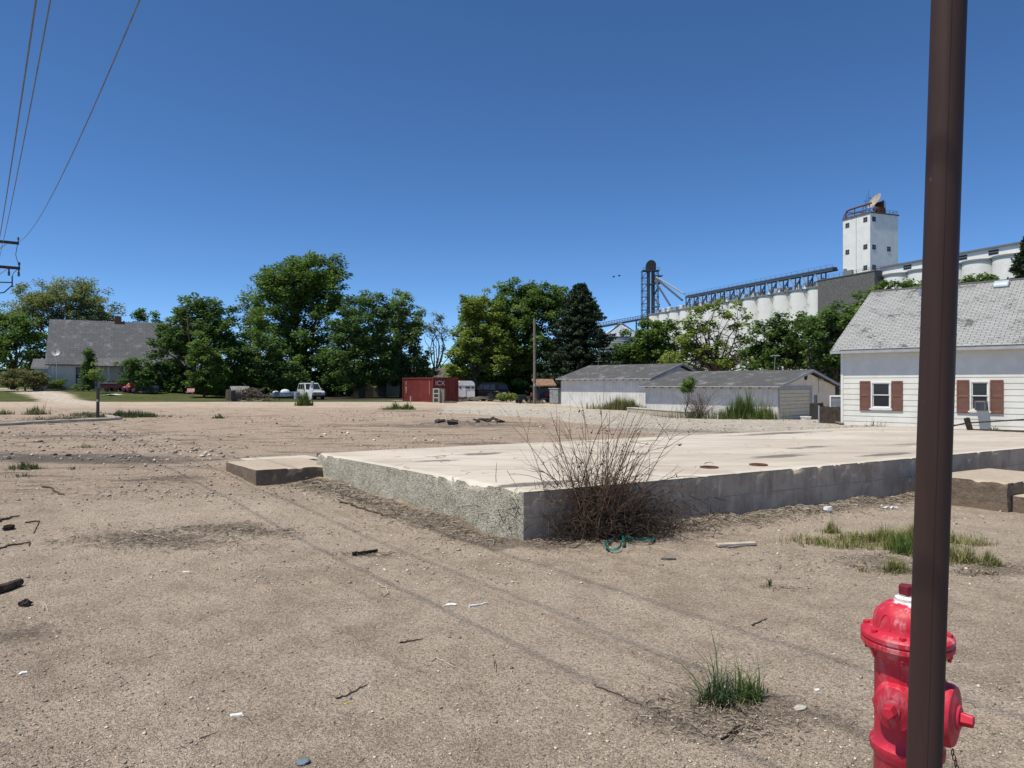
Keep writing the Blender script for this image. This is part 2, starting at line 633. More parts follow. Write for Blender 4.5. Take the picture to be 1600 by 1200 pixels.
    lc = M.mix(M.ramp(n3, 0.35, 0.7), (0.05, 0.042, 0.035), (0.21, 0.17, 0.13))
    col = M.mix(M.math('MULTIPLY', M.ramp(M.math('ADD', M.attr('litter'), M.math('MULTIPLY', M.math('SUBTRACT', n3, 0.5), 1.5)), 0.22, 0.62), 0.62), col, lc)
    gr = M.mix(M.ramp(n2, 0.3, 0.7), (0.045, 0.066, 0.018), (0.105, 0.115, 0.045))
    gr = M.mix(M.math('MULTIPLY', M.ramp(M.noise(0.25, 4), 0.45, 0.7), 0.6), gr, (0.15, 0.13, 0.06))
    col = M.mix(edge('lawn', 0.6), col, gr)
    col = M.mix(M.attr('soil_shade'), col, (0.055, 0.05, 0.033))
    # grains and small stones of the sand itself
    vcol = M.voro(95, out='Color')
    sep = nd(M.nt, 'ShaderNodeSeparateColor'); M.link(vcol, sep.inputs[0])
    vd = M.voro(95)
    grain = M.ramp(sep.outputs[0], 0.0, 1.0, 0.70, 1.28)
    notlawn = M.math('SUBTRACT', 1.0, M.attr('lawn'))
    g2 = M.mix(notlawn, (1, 1, 1), grain)
    col = M.mix(1.0, col, g2, 'MULTIPLY')
    big = M.voro(26, out='Color'); sp2 = nd(M.nt, 'ShaderNodeSeparateColor'); M.link(big, sp2.inputs[0])
    bd = M.ramp(M.voro(26), 0.25, 0.15)
    pick = M.math('MULTIPLY', M.ramp(sp2.outputs[1], 0.90, 0.93), bd)
    pick = M.math('MULTIPLY', pick, notlawn)
    col = M.mix(M.math('MULTIPLY', pick, 0.8), col, M.mix(M.ramp(sp2.outputs[2], 0.45, 0.5), (0.12, 0.095, 0.08), (0.58, 0.53, 0.46)))
    M.color(col)
    hh = M.math('ADD', M.math('MULTIPLY', n3, 1.2), M.math('MULTIPLY', n4, 1.3))
    hh = M.math('ADD', hh, M.math('MULTIPLY', M.ramp(vd, 0.0, 0.6, 1, 0), 0.35))
    M.bump(hh, 1.0, 0.018)
    M.bump(n2, 0.5, 0.05)
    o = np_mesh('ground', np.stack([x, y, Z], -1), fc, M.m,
                attrs=dict(gravel=gravel, pale=pale, litter=lit, lawn=lawn, asphalt=asp, soil_shade=soil_shade), smooth=True)
    kind(o, 'structure')


build_ground()


# ------------------------------------------------------------------ foundation slab and concrete steps
def grid_patch(P, U, V, nu, nv):
    """points P + u*U + v*V on a (nu+1)x(nv+1) grid"""
    u, v = np.meshgrid(np.linspace(0, 1, nu + 1), np.linspace(0, 1, nv + 1), indexing='ij')
    pts = np.asarray(P)[None] + u.ravel()[:, None] * np.asarray(U)[None] + v.ravel()[:, None] * np.asarray(V)[None]
    idx = np.arange((nu + 1) * (nv + 1)).reshape(nu + 1, nv + 1)
    f = np.stack([idx[:-1, :-1], idx[1:, :-1], idx[1:, 1:], idx[:-1, 1:]], -1).reshape(-1, 4)
    return pts, f


def rough_block(name, corner, Ld, Fd, Ll, Fl, z0, z1, mats, amp=0.012, chip=0.05, step=0.05, parent=None, far_edge=False):
    """a cast block: sides and top as separate grids that meet along chipped edges; mats = (top, left side, front side)"""
    c = np.array((corner[0], corner[1])); L3 = np.array((Ld[0], Ld[1], 0)); F3 = np.array((Fd[0], Fd[1], 0))
    h = z1 - z0

    def warp(p):
        x, y, z = p[:, 0], p[:, 1], p[:, 2]
        rx, ry = x - c[0], y - c[1]
        det = Ld[0] * Fd[1] - Ld[1] * Fd[0]
        a = (rx * Fd[1] - ry * Fd[0]) / det; b = (Ld[0] * ry - Ld[1] * rx) / det
        q = p.copy()
        n1 = fbm(x * 6, y * 6, z * 6, seed=101, octv=3); n2 = fbm(x * 17, y * 17, z * 17, seed=111, octv=2)
        edge = np.minimum(a, b)                                # distance from the two near sides
        out = (amp * (n1 + 0.7 * n2))
        side = np.exp(-(edge / 0.03) ** 2)
        q += -(L3 + F3)[None] * (out * side)[:, None] * 0.7
        # chips out of the upper edge
        te = np.exp(-(edge / 0.05) ** 2) * np.exp(-((z1 - z) / 0.05) ** 2)
        ch = np.clip(fbm(x * 6.5, y * 6.5, seed=131, octv=3) * 2.6 * (0.5 + 0.9 * np.clip(noise(x * .9, y * .9, seed=133), -.4, 1)) - 0.2, 0, 1)
        q[:, 2] -= te * (0.006 + chip * ch)
        q += (np.where((a < b)[:, None], L3[None], F3[None])) * (te * chip * 0.7 * ch)[:, None]
        q[:, 2] += 0.006 * fbm(x * 0.7, y * 0.7, seed=141, octv=2) * np.exp(-((z1 - z) / 0.03) ** 2)
        return q
    nl, nf, nh = max(4, int(Ll / step)), max(4, int(Fl / step)), max(4, int(h / step * 1.4))
    C3 = np.array((c[0], c[1], z0)); U = np.array((0, 0, h))
    parts = []
    o = None
    for nm, P, A, B, na, nb, m in (('top', C3 + U, F3 * Fl, L3 * Ll, nf, nl, mats[0]),
                                   ('aggregate_face', C3, U, L3 * Ll, nh, nl, mats[1]),
                                   ('cast_face', C3, F3 * Fl, U, nf, nh, mats[2]),
                                   ('side_face', C3 + L3 * Ll, U, F3 * Fl, 2, 2, mats[2]),
                                   ('side_face', C3 + F3 * Fl, L3 * Ll, U, 2, 2, mats[1])):
        pts, f = grid_patch(P, A, B, na, nb)
        if nm in ('top', 'aggregate_face', 'cast_face'):
            pts = warp(pts)
        parts.append((nm, pts, f, m))
    return parts


def slab_materials():
    # top: pale, trowelled, stained
    T = Mat('slab top concrete', 0.88, 0.15)
    st = T.coord((0.5, 1.6, 1), (0, 0, math.radians(-30)))
    n1 = T.noise(0.6, 6, 0.65, st); n2 = T.noise(3.5, 6, 0.7, st); n3 = T.noise(30, 5, 0.7)
    c = T.mix(T.ramp(n1, 0.34, 0.66), (0.44, 0.385, 0.315), (0.58, 0.52, 0.44))
    c = T.mix(T.math('MULTIPLY', T.ramp(n2, 0.5, 0.75), 0.55), c, (0.66, 0.62, 0.56))
    c = T.mix(T.math('MULTIPLY', T.ramp(n2, 0.42, 0.26), 0.65), c, (0.27, 0.215, 0.17))
    n6 = T.noise(1.5, 5, 0.7, T.coord((0.25, 2.6, 1), (0, 0, math.radians(-30))))
    c = T.mix(T.ramp(n6, 0.53, 0.68, 0, 0.65), c, (0.33, 0.265, 0.21))
    c = T.mix(T.math('MULTIPLY', T.ramp(n3, 0.5, 0.8), 0.3), c, (0.36, 0.31, 0.255))
    e = T.attr('edge')                                                     # scaled, bleached rim
    c = T.mix(T.math('MULTIPLY', T.ramp(T.math('ADD', e, T.math('MULTIPLY', T.math('SUBTRACT', n2, 0.5), 1.0)), 0.35, 0.75), 0.45), c, (0.66, 0.61, 0.52))
    c = T.mix(T.math('MULTIPLY', T.ramp(T.math('ADD', T.math('MULTIPLY', T.attr('stain'), 1.25), T.math('MULTIPLY', T.math('SUBTRACT', n2, 0.5), 1.6)), 0.45, 0.75), 0.8), c, (0.11, 0.10, 0.095))
    kn = T.noise(0.42, 3, 0.6, T.coord((1, 1, 1)), 0.6)
    ck = T.math('ABSOLUTE', T.math('SUBTRACT', kn, 0.5), 0)
    ck = T.math('MULTIPLY', T.ramp(ck, 0.0035, 0.0008), T.ramp(n1, 0.40, 0.5))
    c = T.mix(T.math('MULTIPLY', ck, 0.75), c, (0.16, 0.125, 0.10))
    c = T.mix(T.ramp(T.noise(9, 4, 0.8), 0.66, 0.74, 0, 0.6), c, (0.2, 0.165, 0.135))
    T.color(c)
    T.bump(T.math('ADD', n3, T.math('MULTIPLY', n2, 0.6)), 0.5, 0.012)
    # left side: exposed aggregate with lime patches and lichen
    A = Mat('exposed aggregate concrete', 0.95, 0.1)
    n1 = A.noise(1.6, 6, 0.65); n2 = A.noise(24, 6, 0.75); vo = A.voro(55)
    c = A.mix(A.ramp(n1, 0.36, 0.64), (0.46, 0.42, 0.325), (0.62, 0.58, 0.475))
    c = A.mix(A.ramp(n2, 0.36, 0.50, 0.75, 0.0), c, (0.23, 0.215, 0.16))
    c = A.mix(A.ramp(n2, 0.55, 0.7, 0.0, 0.6), c, (0.76, 0.72, 0.62))
    li = A.noise(2.7, 5, 0.7)
    c = A.mix(A.ramp(li, 0.60, 0.72, 0, 0.55), c, (0.78, 0.76, 0.70))
    c = A.mix(A.ramp(A.noise(4.1, 5, 0.7), 0.62, 0.75, 0, 0.5), c, (0.30, 0.315, 0.19))
    A.color(c)
    A.bump(A.math('ADD', n2, A.math('MULTIPLY', A.ramp(vo, 0, 0.5, 1, 0), 0.8)), 1.0, 0.03)
    # front: cast in courses, darker and damp-stained
    B = Mat('cast grey concrete', 0.9, 0.15)
    v = B.coord((1, 1, 1), (0, 0, -math.atan2(SF[1], SF[0])))
    br = nd(B.nt, 'ShaderNodeTexBrick'); B.link(B.tc.outputs['UV'], br.inputs['Vector'])
    br.inputs['Scale'].default_value = 1.0; br.inputs['Mortar Size'].default_value = 0.006
    br.inputs['Brick Width'].default_value = 0.95; br.inputs['Row Height'].default_value = 0.27; br.inputs['Mortar Smooth'].default_value = 0.5
    n1 = B.noise(2.2, 6, 0.65); n2 = B.noise(20, 6, 0.7)
    streak = B.noise(3.0, 5, 0.7, B.coord((2.6, 2.6, 0.35)))
    c = B.mix(B.ramp(n1, 0.34, 0.66), (0.36, 0.285, 0.21), (0.53, 0.43, 0.325))
    c = B.mix(B.ramp(streak, 0.52, 0.72, 0, 0.6), c, (0.66, 0.55, 0.42))
    c = B.mix(B.ramp(streak, 0.42, 0.28, 0, 0.5), c, (0.14, 0.12, 0.10))
    c = B.mix(B.ramp(n2, 0.55, 0.75, 0, 0.35), c, (0.17, 0.145, 0.12))
    gap = B.math('MULTIPLY', br.outputs['Fac'], B.ramp(n1, 0.35, 0.62, 0.05, 0.6))
    c = B.mix(gap, c, (0.09, 0.085, 0.08))
    B.color(c)
    B.bump(n2, 0.6, 0.015)
    return T.m, A.m, B.m


M_STOP, M_AGG, M_CAST = slab_materials()
SLAB_Z = 0.557


def build_slab():
    parts = rough_block('slab', SA, SL, SF, 5.37, 15.0, -0.25, SLAB_Z, (M_STOP, M_AGG, M_CAST), amp=0.016, chip=0.045, step=0.035)
    root = thing('foundation_slab', 'large pale concrete foundation slab with rough broken edges in the empty lot', 'foundation', (SA[0], SA[1], 0))
    off = np.array((SA[0], SA[1], 0))
    for nm, p, f, m in parts:
        a, b = slab_ab(p[:, 0], p[:, 1])
        at = {}
        if nm == 'top':
            ed = np.minimum(np.minimum(a, b), 99)
            at['edge'] = np.clip(1 - ed / 0.28, 0, 1)
            stn = np.zeros(len(p))
            for (sa, sb, ra, rb, k) in ((0.45, 0.5, .16, .7, 1), (3.9, 2.1, .25, .6, .7), (2.6, 4.0, .3, .8, .55), (1.2, 5.6, .25, .9, .75), (4.6, 6.5, .3, 1.2, .5),
                                        (0.5, 7.2, .2, .8, .8), (3.3, 1.0, .2, .7, .6), (2.0, 7.6, .25, 1.2, .6), (4.8, 10.5, .35, 2.2, .7), (1.5, 9.6, .3, 1, .5)):
                stn = np.maximum(stn, k * np.exp(-((a - sa) / ra) ** 2 - ((b - sb) / rb) ** 2))
            at['stain'] = stn
        o = np_mesh(nm, p - off, f, m, root, at, smooth=False)
        if nm == 'cast_face':
            uv = o.data.uv_layers.new(name='UVMap')
            li = np.empty(len(o.data.loops), np.int32); o.data.loops.foreach_get('vertex_index', li)
            U = np.stack([b, p[:, 2] + 0.0], -1)[li]
            uv.data.foreach_set('uv', U.astype(np.float32).ravel())
    # two cut-off drain pipes standing in the slab
    for px, py in ((1108, 731), (1185, 727)):
        Y = (CH - SLAB_Z) * F / (py - 600); x = (px - 800) / F * Y
        mb = MB()
        mb.lathe([(0.085, -0.05), (0.125, -0.05), (0.125, 0.018), (0.10, 0.022), (0.092, 0.012)], 24, (0, 0, 0), closed=False)
        ring = mb.build('drain_ring', M_RUST, root)
        ring.location = (x - off[0], Y - off[1], SLAB_Z)
        MB().lathe([(0.001, 0.009), (0.094, 0.009)], 20, closed=False).build('drain_opening', M_BLACK, ring)


build_slab()


def build_steps():
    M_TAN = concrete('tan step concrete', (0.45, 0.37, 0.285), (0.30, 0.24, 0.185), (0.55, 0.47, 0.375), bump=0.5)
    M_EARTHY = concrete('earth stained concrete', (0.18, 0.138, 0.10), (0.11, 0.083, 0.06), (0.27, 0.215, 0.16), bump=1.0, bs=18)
    # left of the slab: a low landing
    q = np.array((-3.97, 11.03))
    r = thing('concrete_landing', 'low tan concrete landing block against the far left end of the slab', 'step', (q[0], q[1], 0))
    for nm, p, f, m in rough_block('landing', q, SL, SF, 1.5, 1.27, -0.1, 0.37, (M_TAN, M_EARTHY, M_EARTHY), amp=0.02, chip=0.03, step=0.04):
        np_mesh(nm, p - np.array((q[0], q[1], 0)), f, m, r, {'edge': np.zeros(len(p)), 'stain': np.zeros(len(p))})
    q2 = q + SL * 1.56 + SF * 0.45
    mb = rough_block('apron', q2, SL, SF, 0.7, 1.2, -0.05, 0.34, (M_STOP, M_AGG, M_CONC), amp=0.02, chip=0.03, step=0.06)
    r = thing('concrete_apron', 'thin pale concrete strip behind the low landing block', 'pavement', (q2[0], q2[1], 0))
    for nm, p, f, m in mb:
        np_mesh(nm, p - np.array((q2[0], q2[1], 0)), f, m, r, {'edge': np.zeros(len(p)), 'stain': np.zeros(len(p))})
    # right: two steps in front of the slab
    out = np.array((SF[1], -SF[0]))
    k = np.array((6.63, 9.52))
    q = k
    r = thing('concrete_steps', 'brown crumbling concrete steps in front of the grey slab wall at the right', 'steps', (q[0], q[1], 0))
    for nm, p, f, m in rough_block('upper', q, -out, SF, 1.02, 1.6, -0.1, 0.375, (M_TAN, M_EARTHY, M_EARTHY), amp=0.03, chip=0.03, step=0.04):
        np_mesh('tread' if nm == 'top' else nm, p - np.array((q[0], q[1], 0)), f, m, r)
    q3 = k + SF * 0.12 + out * 0.36
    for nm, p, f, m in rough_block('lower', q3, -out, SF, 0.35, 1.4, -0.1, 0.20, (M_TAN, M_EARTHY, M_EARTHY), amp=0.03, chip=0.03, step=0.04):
        np_mesh('tread' if nm == 'top' else nm, p - np.array((q[0], q[1], 0)), f, m, r)


build_steps()


def build_kerb():
    a, b, c = G(185, 656), G(-70, 669), G(148, 646.5)
    r = thing('concrete_kerb', 'broken low concrete kerb around the weedy bed at the left', 'kerb', (a[0], a[1], a[2]))
    def run(p, q, name, w=0.28):
        d = np.array(q[:2]) - np.array(p[:2]); L = np.linalg.norm(d); d /= L
        n = np.array((-d[1], d[0]))
        pts = []
        m = int(L / 0.25) + 1
        u = np.linspace(0, L, m + 1)
        prof = [(-w / 2, -0.12), (-w / 2, 0.10), (-w / 2 + .03, 0.13), (w / 2 - .03, 0.13), (w / 2, 0.10), (w / 2, -0.12)]
        V = []
        for t in u:
            base = np.array(p[:2]) + d * t
            zb = float(gz(*base)) + 0.015 * float(noise(np.array([t * 1.3]), np.array([2.0]), seed=5)[0])
            for (o, z) in prof:
                j = 0.012 * (random.random() - .5)
                xy = base + n * (o + j)
                V.append((xy[0] - a[0], xy[1] - a[1], zb + z + j - a[2]))
        k = len(prof)
        f = [(i * k + s, i * k + s + 1, (i + 1) * k + s + 1, (i + 1) * k + s) for i in range(m) for s in range(k - 1)]
        f += [tuple(range(k)), tuple(m * k + s for s in range(k - 1, -1, -1))]
        mb = MB(); mb.add(V, f)
        return mb.build(name, M_CONC, r)
    run(b, a, 'kerb_run'); run(a, c, 'kerb_run')


build_kerb()


# ------------------------------------------------------------------ buildings
def shingles(name, base, dark, patch, row=0.14, wid=0.30, wear=0.5):
    M = Mat(name, 0.92, 0.1)
    br = nd(M.nt, 'ShaderNodeTexBrick'); M.link(M.tc.outputs['UV'], br.inputs['Vector'])
    br.inputs['Scale'].default_value = 1.0
    br.inputs['Brick Width'].default_value = wid; br.inputs['Row Height'].default_value = row
    br.inputs['Mortar Size'].default_value = 0.012; br.inputs['Mortar Smooth'].default_value = 0.2
    br.inputs['Color1'].default_value = c4(base); br.inputs['Color2'].default_value = c4(tuple(v * 0.84 for v in base)); br.inputs['Mortar'].default_value = c4(dark)
    n1 = M.noise(0.9, 6, 0.7, M.coord((1, 1, 1), kind='UV')); n2 = M.noise(7, 5, 0.7, M.coord((1, 2.5, 1), kind='UV'))
    c = M.mix(M.math('MULTIPLY', M.ramp(n2, 0.35, 0.7), 0.35), br.outputs['Color'], tuple(v * 0.6 for v in base))
    pt = M.ramp(M.math('ADD', n1, M.math('MULTIPLY', M.math('SUBTRACT', n2, 0.5), 0.75)), 0.575, 0.64)
    c = M.mix(M.math('MULTIPLY', pt, wear), c, patch)
    M.color(c)
    M.bump(M.math('SUBTRACT', M.math('MULTIPLY', n2, 0.3), br.outputs['Fac']), 0.6, 0.012)
    return M.m


def set_uv(o, fn):
    """planar UVs in metres from local coordinates"""
    me = o.data
    uv = me.uv_layers.get('UVMap') or me.uv_layers.new(name='UVMap')
    for l in me.loops:
        uv.data[l.index].uv = fn(me.vertices[l.vertex_index].co)


def ray_local(px, py, loc, rz, axis, val):
    """local coordinates where the ray through a pixel meets the local plane axis=val"""
    R = Matrix.Rotation(-rz, 3, 'Z')
    o = R @ (Vector((0, 0, CH)) - Vector([float(q) for q in loc]))
    d = R @ Vector(((px - 800) / F, 1.0, -(py - 600) / F))
    t = (val - o[axis]) / d[axis]
    return o + d * t


def lap_wall(L, z0, z1, pitch, lap=0.014, y=0.0, holes=()):
    """clapboards as real sloped boards, cut round the openings (x0,x1,z0,z1)"""
    mb = MB()
    z = z0
    while z < z1 - 1e-4:
        zt = min(z + pitch, z1)
        cuts = sorted((h[0], h[1]) for h in holes if h[2] < zt - 0.02 and h[3] > z + 0.02)
        x = 0.0
        spans = []
        for a, b in cuts:
            spans.append((x, a)); x = b
        spans.append((x, L))
        for a, b in spans:
            if b - a < 0.01:
                continue
            mb.add([(a, y - lap, z), (b, y - lap, z), (b, y - 0.002, zt), (a, y - 0.002, zt), (a, y + 0.02, z), (b, y + 0.02, z)],
                   [(0, 1, 2, 3), (0, 4, 5, 1)])
        for h in holes:
            for (lo, hi) in ((z, min(h[2], zt)), (max(h[3], z), zt)):
                if h[2] < zt - 0.02 and h[3] > z + 0.02 and hi - lo > 0.004:
                    k0, k1 = (lo - z) / (zt - z), (hi - z) / (zt - z)
                    ya, yb = y - lap + (lap - .002) * k0, y - lap + (lap - .002) * k1
                    mb.add([(h[0], ya, lo), (h[1], ya, lo), (h[1], yb, hi), (h[0], yb, hi)], [(0, 1, 2, 3)])
        z = zt
    return mb


def roof_slopes(x0, x1, y_e, z_e, y_r, z_r, y_f, z_f, th=0.09):
    """gable roof shell: near eave, ridge, far eave"""
    mb = MB()
    mb.prism([(y_e, z_e), (y_r, z_r), (y_f, z_f), (y_f, z_f - th), (y_r, z_r - th), (y_e, z_e - th)], x0, x1, 'yz')
    return mb


def roof_uv(o, y_r, slope_cos):
    set_uv(o, lambda c: (c[0], (c[1] - y_r) / slope_cos))


def white_house():
    w = np.array((0.72, -0.69)); w /= np.linalg.norm(w)
    rz = math.atan2(w[1], w[0])
    C0 = W(1316, 664, 29.6); C0[2] = 0.0
    loc = (C0[0], C0[1], -0.02)
    r = thing('white_house', 'white clapboard house with grey shingle roof and brown shutters at the right edge', 'house', loc, rz)
    q = lambda px, py, v=0.0: ray_local(px, py, loc, rz, 1, v)
    L = 15.0
    z_wall = q(1316, 546)[2]
    D2 = 4.9
    z_e = q(1330, 548.5, -0.40)[2] + 0.02; z_r = z_e + (D2 + 0.40) * math.tan(math.radians(29.5))
    Mw = Mat('white clapboard', 0.6, 0.25)
    f = Mw.noise(1.4, 5, 0.6); g = Mw.noise(9, 5, 0.7, Mw.coord((0.4, 1, 2.2)))
    c = Mw.mix(Mw.ramp(f, 0.35, 0.7), (0.66, 0.64, 0.575), (0.74, 0.725, 0.665))
    c = Mw.mix(Mw.ramp(g, 0.58, 0.8, 0, 0.35), c, (0.50, 0.47, 0.42))
    Mw.color(c); Mw = Mw.m
    wins = []
    for (pa, pb, pt, pbm) in ((1361, 1392.5, 596.5, 638), (1515.5, 1546.5, 595, 642)):
        a, b = q(pa, 610), q(pb, 610)
        wins.append((a[0], b[0], q((pa + pb) / 2, pbm)[2], q((pa + pb) / 2, pt)[2]))
    wall = lap_wall(L, -0.02, z_wall, 0.222, 0.016, 0.0, [(a, b, c0, d) for a, b, c0, d in wins])
    wall.bx(-0.012, 0.0, -0.02, 2 * D2, -0.3, z_wall)           # gable end wall plane thickness at the corner
    wall.prism([(0.02, -0.3), (2 * D2, -0.3), (2 * D2, z_wall), (D2, z_r - 0.25), (0.02, z_wall)], 0.0, 0.06, 'yz')
    wall.bx(0.0, L, 2 * D2 - 0.05, 2 * D2, -0.3, z_wall)
    wall.build('wall', Mw, r)
    MB().bx(0.065, L, 0.022, 0.10, -0.4, -0.022).build('foundation', M_CONC, r)
    MB().bx(-0.05, 0.04, -0.032, 0.06, -0.02, z_wall - 0.002).build('corner_board', M_WHITEPAINT, r)
    MB().bx(0.07, L, 0.19, 0.2, -0.3, z_wall - .01).build('inner_wall', M_GREYPAINT, r)
    M_SH = shingles('pale grey shingles', (0.385, 0.385, 0.38), (0.075, 0.075, 0.075), (0.075, 0.072, 0.07), row=0.145, wid=0.31, wear=0.9)
    ro = roof_slopes(-0.36, L, -0.40, z_e, D2, z_r, 2 * D2 + 0.40, z_e).build('roof', M_SH, r)
    roof_uv(ro, D2, math.cos(math.radians(29.5)))
    MB().bx(-0.35, L, -0.412, -0.402, z_e - 0.115, z_e - 0.012).build('fascia', M_GREYPAINT, r)
    MB().bx(0.0, L, -0.398, -0.018, z_wall - 0.03, z_wall - 0.012).build('soffit', M_WHITEPAINT, r)
    # ridge cap
    MB().prism([(D2 - 0.16, z_r - 0.07), (D2, z_r + 0.022), (D2 + 0.16, z_r - 0.07), (D2, z_r + 0.004)], -0.37, L, 'yz').build('ridge_cap', M_SH, r)
    # round-backed metal vent near the ridge
    sl_ = math.tan(math.radians(29.5))
    yv = D2 - 0.75
    v = None
    for it in range(40):
        p = ray_local(1565, 446, loc, rz, 1, yv)
        yv = D2 - (z_r - p[2]) / sl_
    p = ray_local(1565, 446, loc, rz, 1, yv)
    ve = MB(); ve.prism([(-0.24, -0.03), (0.26, 0.10), (0.22, 0.27), (0.05, 0.30), (-0.16, 0.20), (-0.25, 0.06)], -0.27, 0.27, 'yz')
    o = ve.build('roof_vent', plain('pale blue vent', (0.42, 0.50, 0.53), 0.5, 0.4, var=0.1), r, bevel=0.05)
    o.location = (p[0], yv, p[2] - 0.08)
    # second small pipe by the post
    p = ray_local(1437, 470, loc, rz, 1, D2 - 0.9)
    pb = MB().lathe([(0.05, 0), (0.05, 0.35)], 10).build('vent_pipe', M_GALV, r); pb.location = (p[0], D2 - 0.9, z_r - 0.9 * sl_ - 0.02)
    M_SHUT = plain('brown shutter paint', (0.185, 0.085, 0.062), 0.6, 0.25, var=0.2)
    for i, (a, b, c0, d) in enumerate(wins):
        fr = MB(); t = 0.055
        fr.bx(a, a + t, -0.035, 0.05, c0, d); fr.bx(b - t, b, -0.035, 0.05, c0, d)
        fr.bx(a + t, b - t, -0.035, 0.05, d - t, d); fr.bx(a + t, b - t, -0.035, 0.05, c0, c0 + t * 0.8)
        win = fr.build('window', M_WHITEPAINT, r, bevel=0.004)
        mid = c0 + (d - c0) * 0.5
        s = MB()
        for (lo, hi, yy) in ((mid - 0.012, d - t, 0.0), (c0 + t * .8, mid + 0.012, 0.028)):
            s.bx(a + t, a + t + 0.035, yy, yy + 0.024, lo, hi); s.bx(b - t - 0.035, b - t, yy, yy + 0.024, lo, hi)
            s.bx(a + t + 0.035, b - t - 0.035, yy, yy + 0.024, hi - 0.035, hi); s.bx(a + t + 0.035, b - t - 0.035, yy, yy + 0.024, lo, lo + 0.035)
        s.build('sash', M_WHITEPAINT, win)
        g = MB()
        g.bx(a + t + .03, b - t - .03, 0.012, 0.016, mid + .02, d - t - .03)
        g.bx(a + t + .03, b - t - .03, 0.040, 0.044, c0 + t * .8 + .03, mid - .02)
        g.build('pane', M_GLASS, win)
        MB().bx(a - 0.05, b + 0.05, -0.07, 0.02, c0 - 0.06, c0 - 0.002).build('sill', M_WHITEPAINT, win)
        cu = MB()                                                          # curtain behind the lower pane
        n = 14
        for k in range(n):
            x0 = a + t + (b - a - 2 * t) * k / n; x1 = a + t + (b - a - 2 * t) * (k + 1) / n
            ya, yb = 0.08 + 0.015 * (k % 2), 0.08 + 0.015 * ((k + 1) % 2)
            ztop = mid + 0.1 - 0.2 * (k / n) if i == 0 else mid + 0.25
            cu.quad((x0, ya, c0), (x1, yb, c0), (x1, yb, ztop), (x0, ya, ztop))
        cu.build('curtain', plain('dim curtain', (0.12, 0.08, 0.075), 0.9, 0.1), win)
        sw = 0.40
        for sx in (a - sw - 0.02, b + 0.02):
            sh = MB()
            za, zb = c0 - 0.10, d + 0.03
            sh.bx(sx, sx + 0.05, -0.05, -0.017, za, zb); sh.bx(sx + sw - 0.05, sx + sw, -0.05, -0.017, za, zb)
            zm = (za + zb) / 2
            for (l, h) in ((za, za + 0.09), (zm - 0.03, zm + 0.04), (zb - 0.07, zb)):
                sh.bx(sx + 0.05, sx + sw - 0.05, -0.05, -0.017, l, h)
            for (l, h) in ((za + 0.09, zm - 0.03), (zm + 0.04, zb - 0.07)):
                nn = 12
                for k in range(nn):
                    zz = l + (h - l) * (k + 0.5) / nn
                    sh.box((sx + sw / 2, -0.031, zz), (sw - 0.1, 0.008, (h - l) / nn * 1.15), rx=math.radians(-28))
            sh.build('shutter', M_SHUT, r)
    # window air conditioner in the right window
    a, b, c0, d = wins[1]
    ac = thing('window_air_conditioner', 'small grey air conditioner in the right window of the white house', 'air conditioner')
    R = Matrix.Rotation(rz, 3, 'Z')
    p0, p1 = q(1524, 634, -0.2), q(1541, 634, -0.2)
    zc0, zc1 = q(1530, 641, -0.2)[2], q(1530, 626.5, -0.2)[2]
    ctr = R @ Vector(((p0[0] + p1[0]) / 2, -0.13, zc0)) + Vector(loc)
    ac.location = ctr; ac.rotation_euler = (0, 0, rz)
    wd = (p1[0] - p0[0]); hh = zc1 - zc0
    MB().bx(-wd / 2, wd / 2, -0.22, 0.18, 0.002, hh).build('case', plain('shade darkened case', (0.17, 0.165, 0.155), 0.6), ac, bevel=0.012)  # case grey lowered, its shade is put into the colour
    gr = MB()
    for k in range(11):
        gr.bx(-wd / 2 + 0.03, wd / 2 - 0.03, -0.232, -0.221, hh * (0.1 + 0.073 * k), hh * (0.1 + 0.073 * k) + 0.012)
    gr.build('grille', M_STEELDARK, ac)
    return loc, rz


HOUSE_LOC, HOUSE_RZ = white_house()
GRID_RZ = math.atan2(-0.71, 0.70)


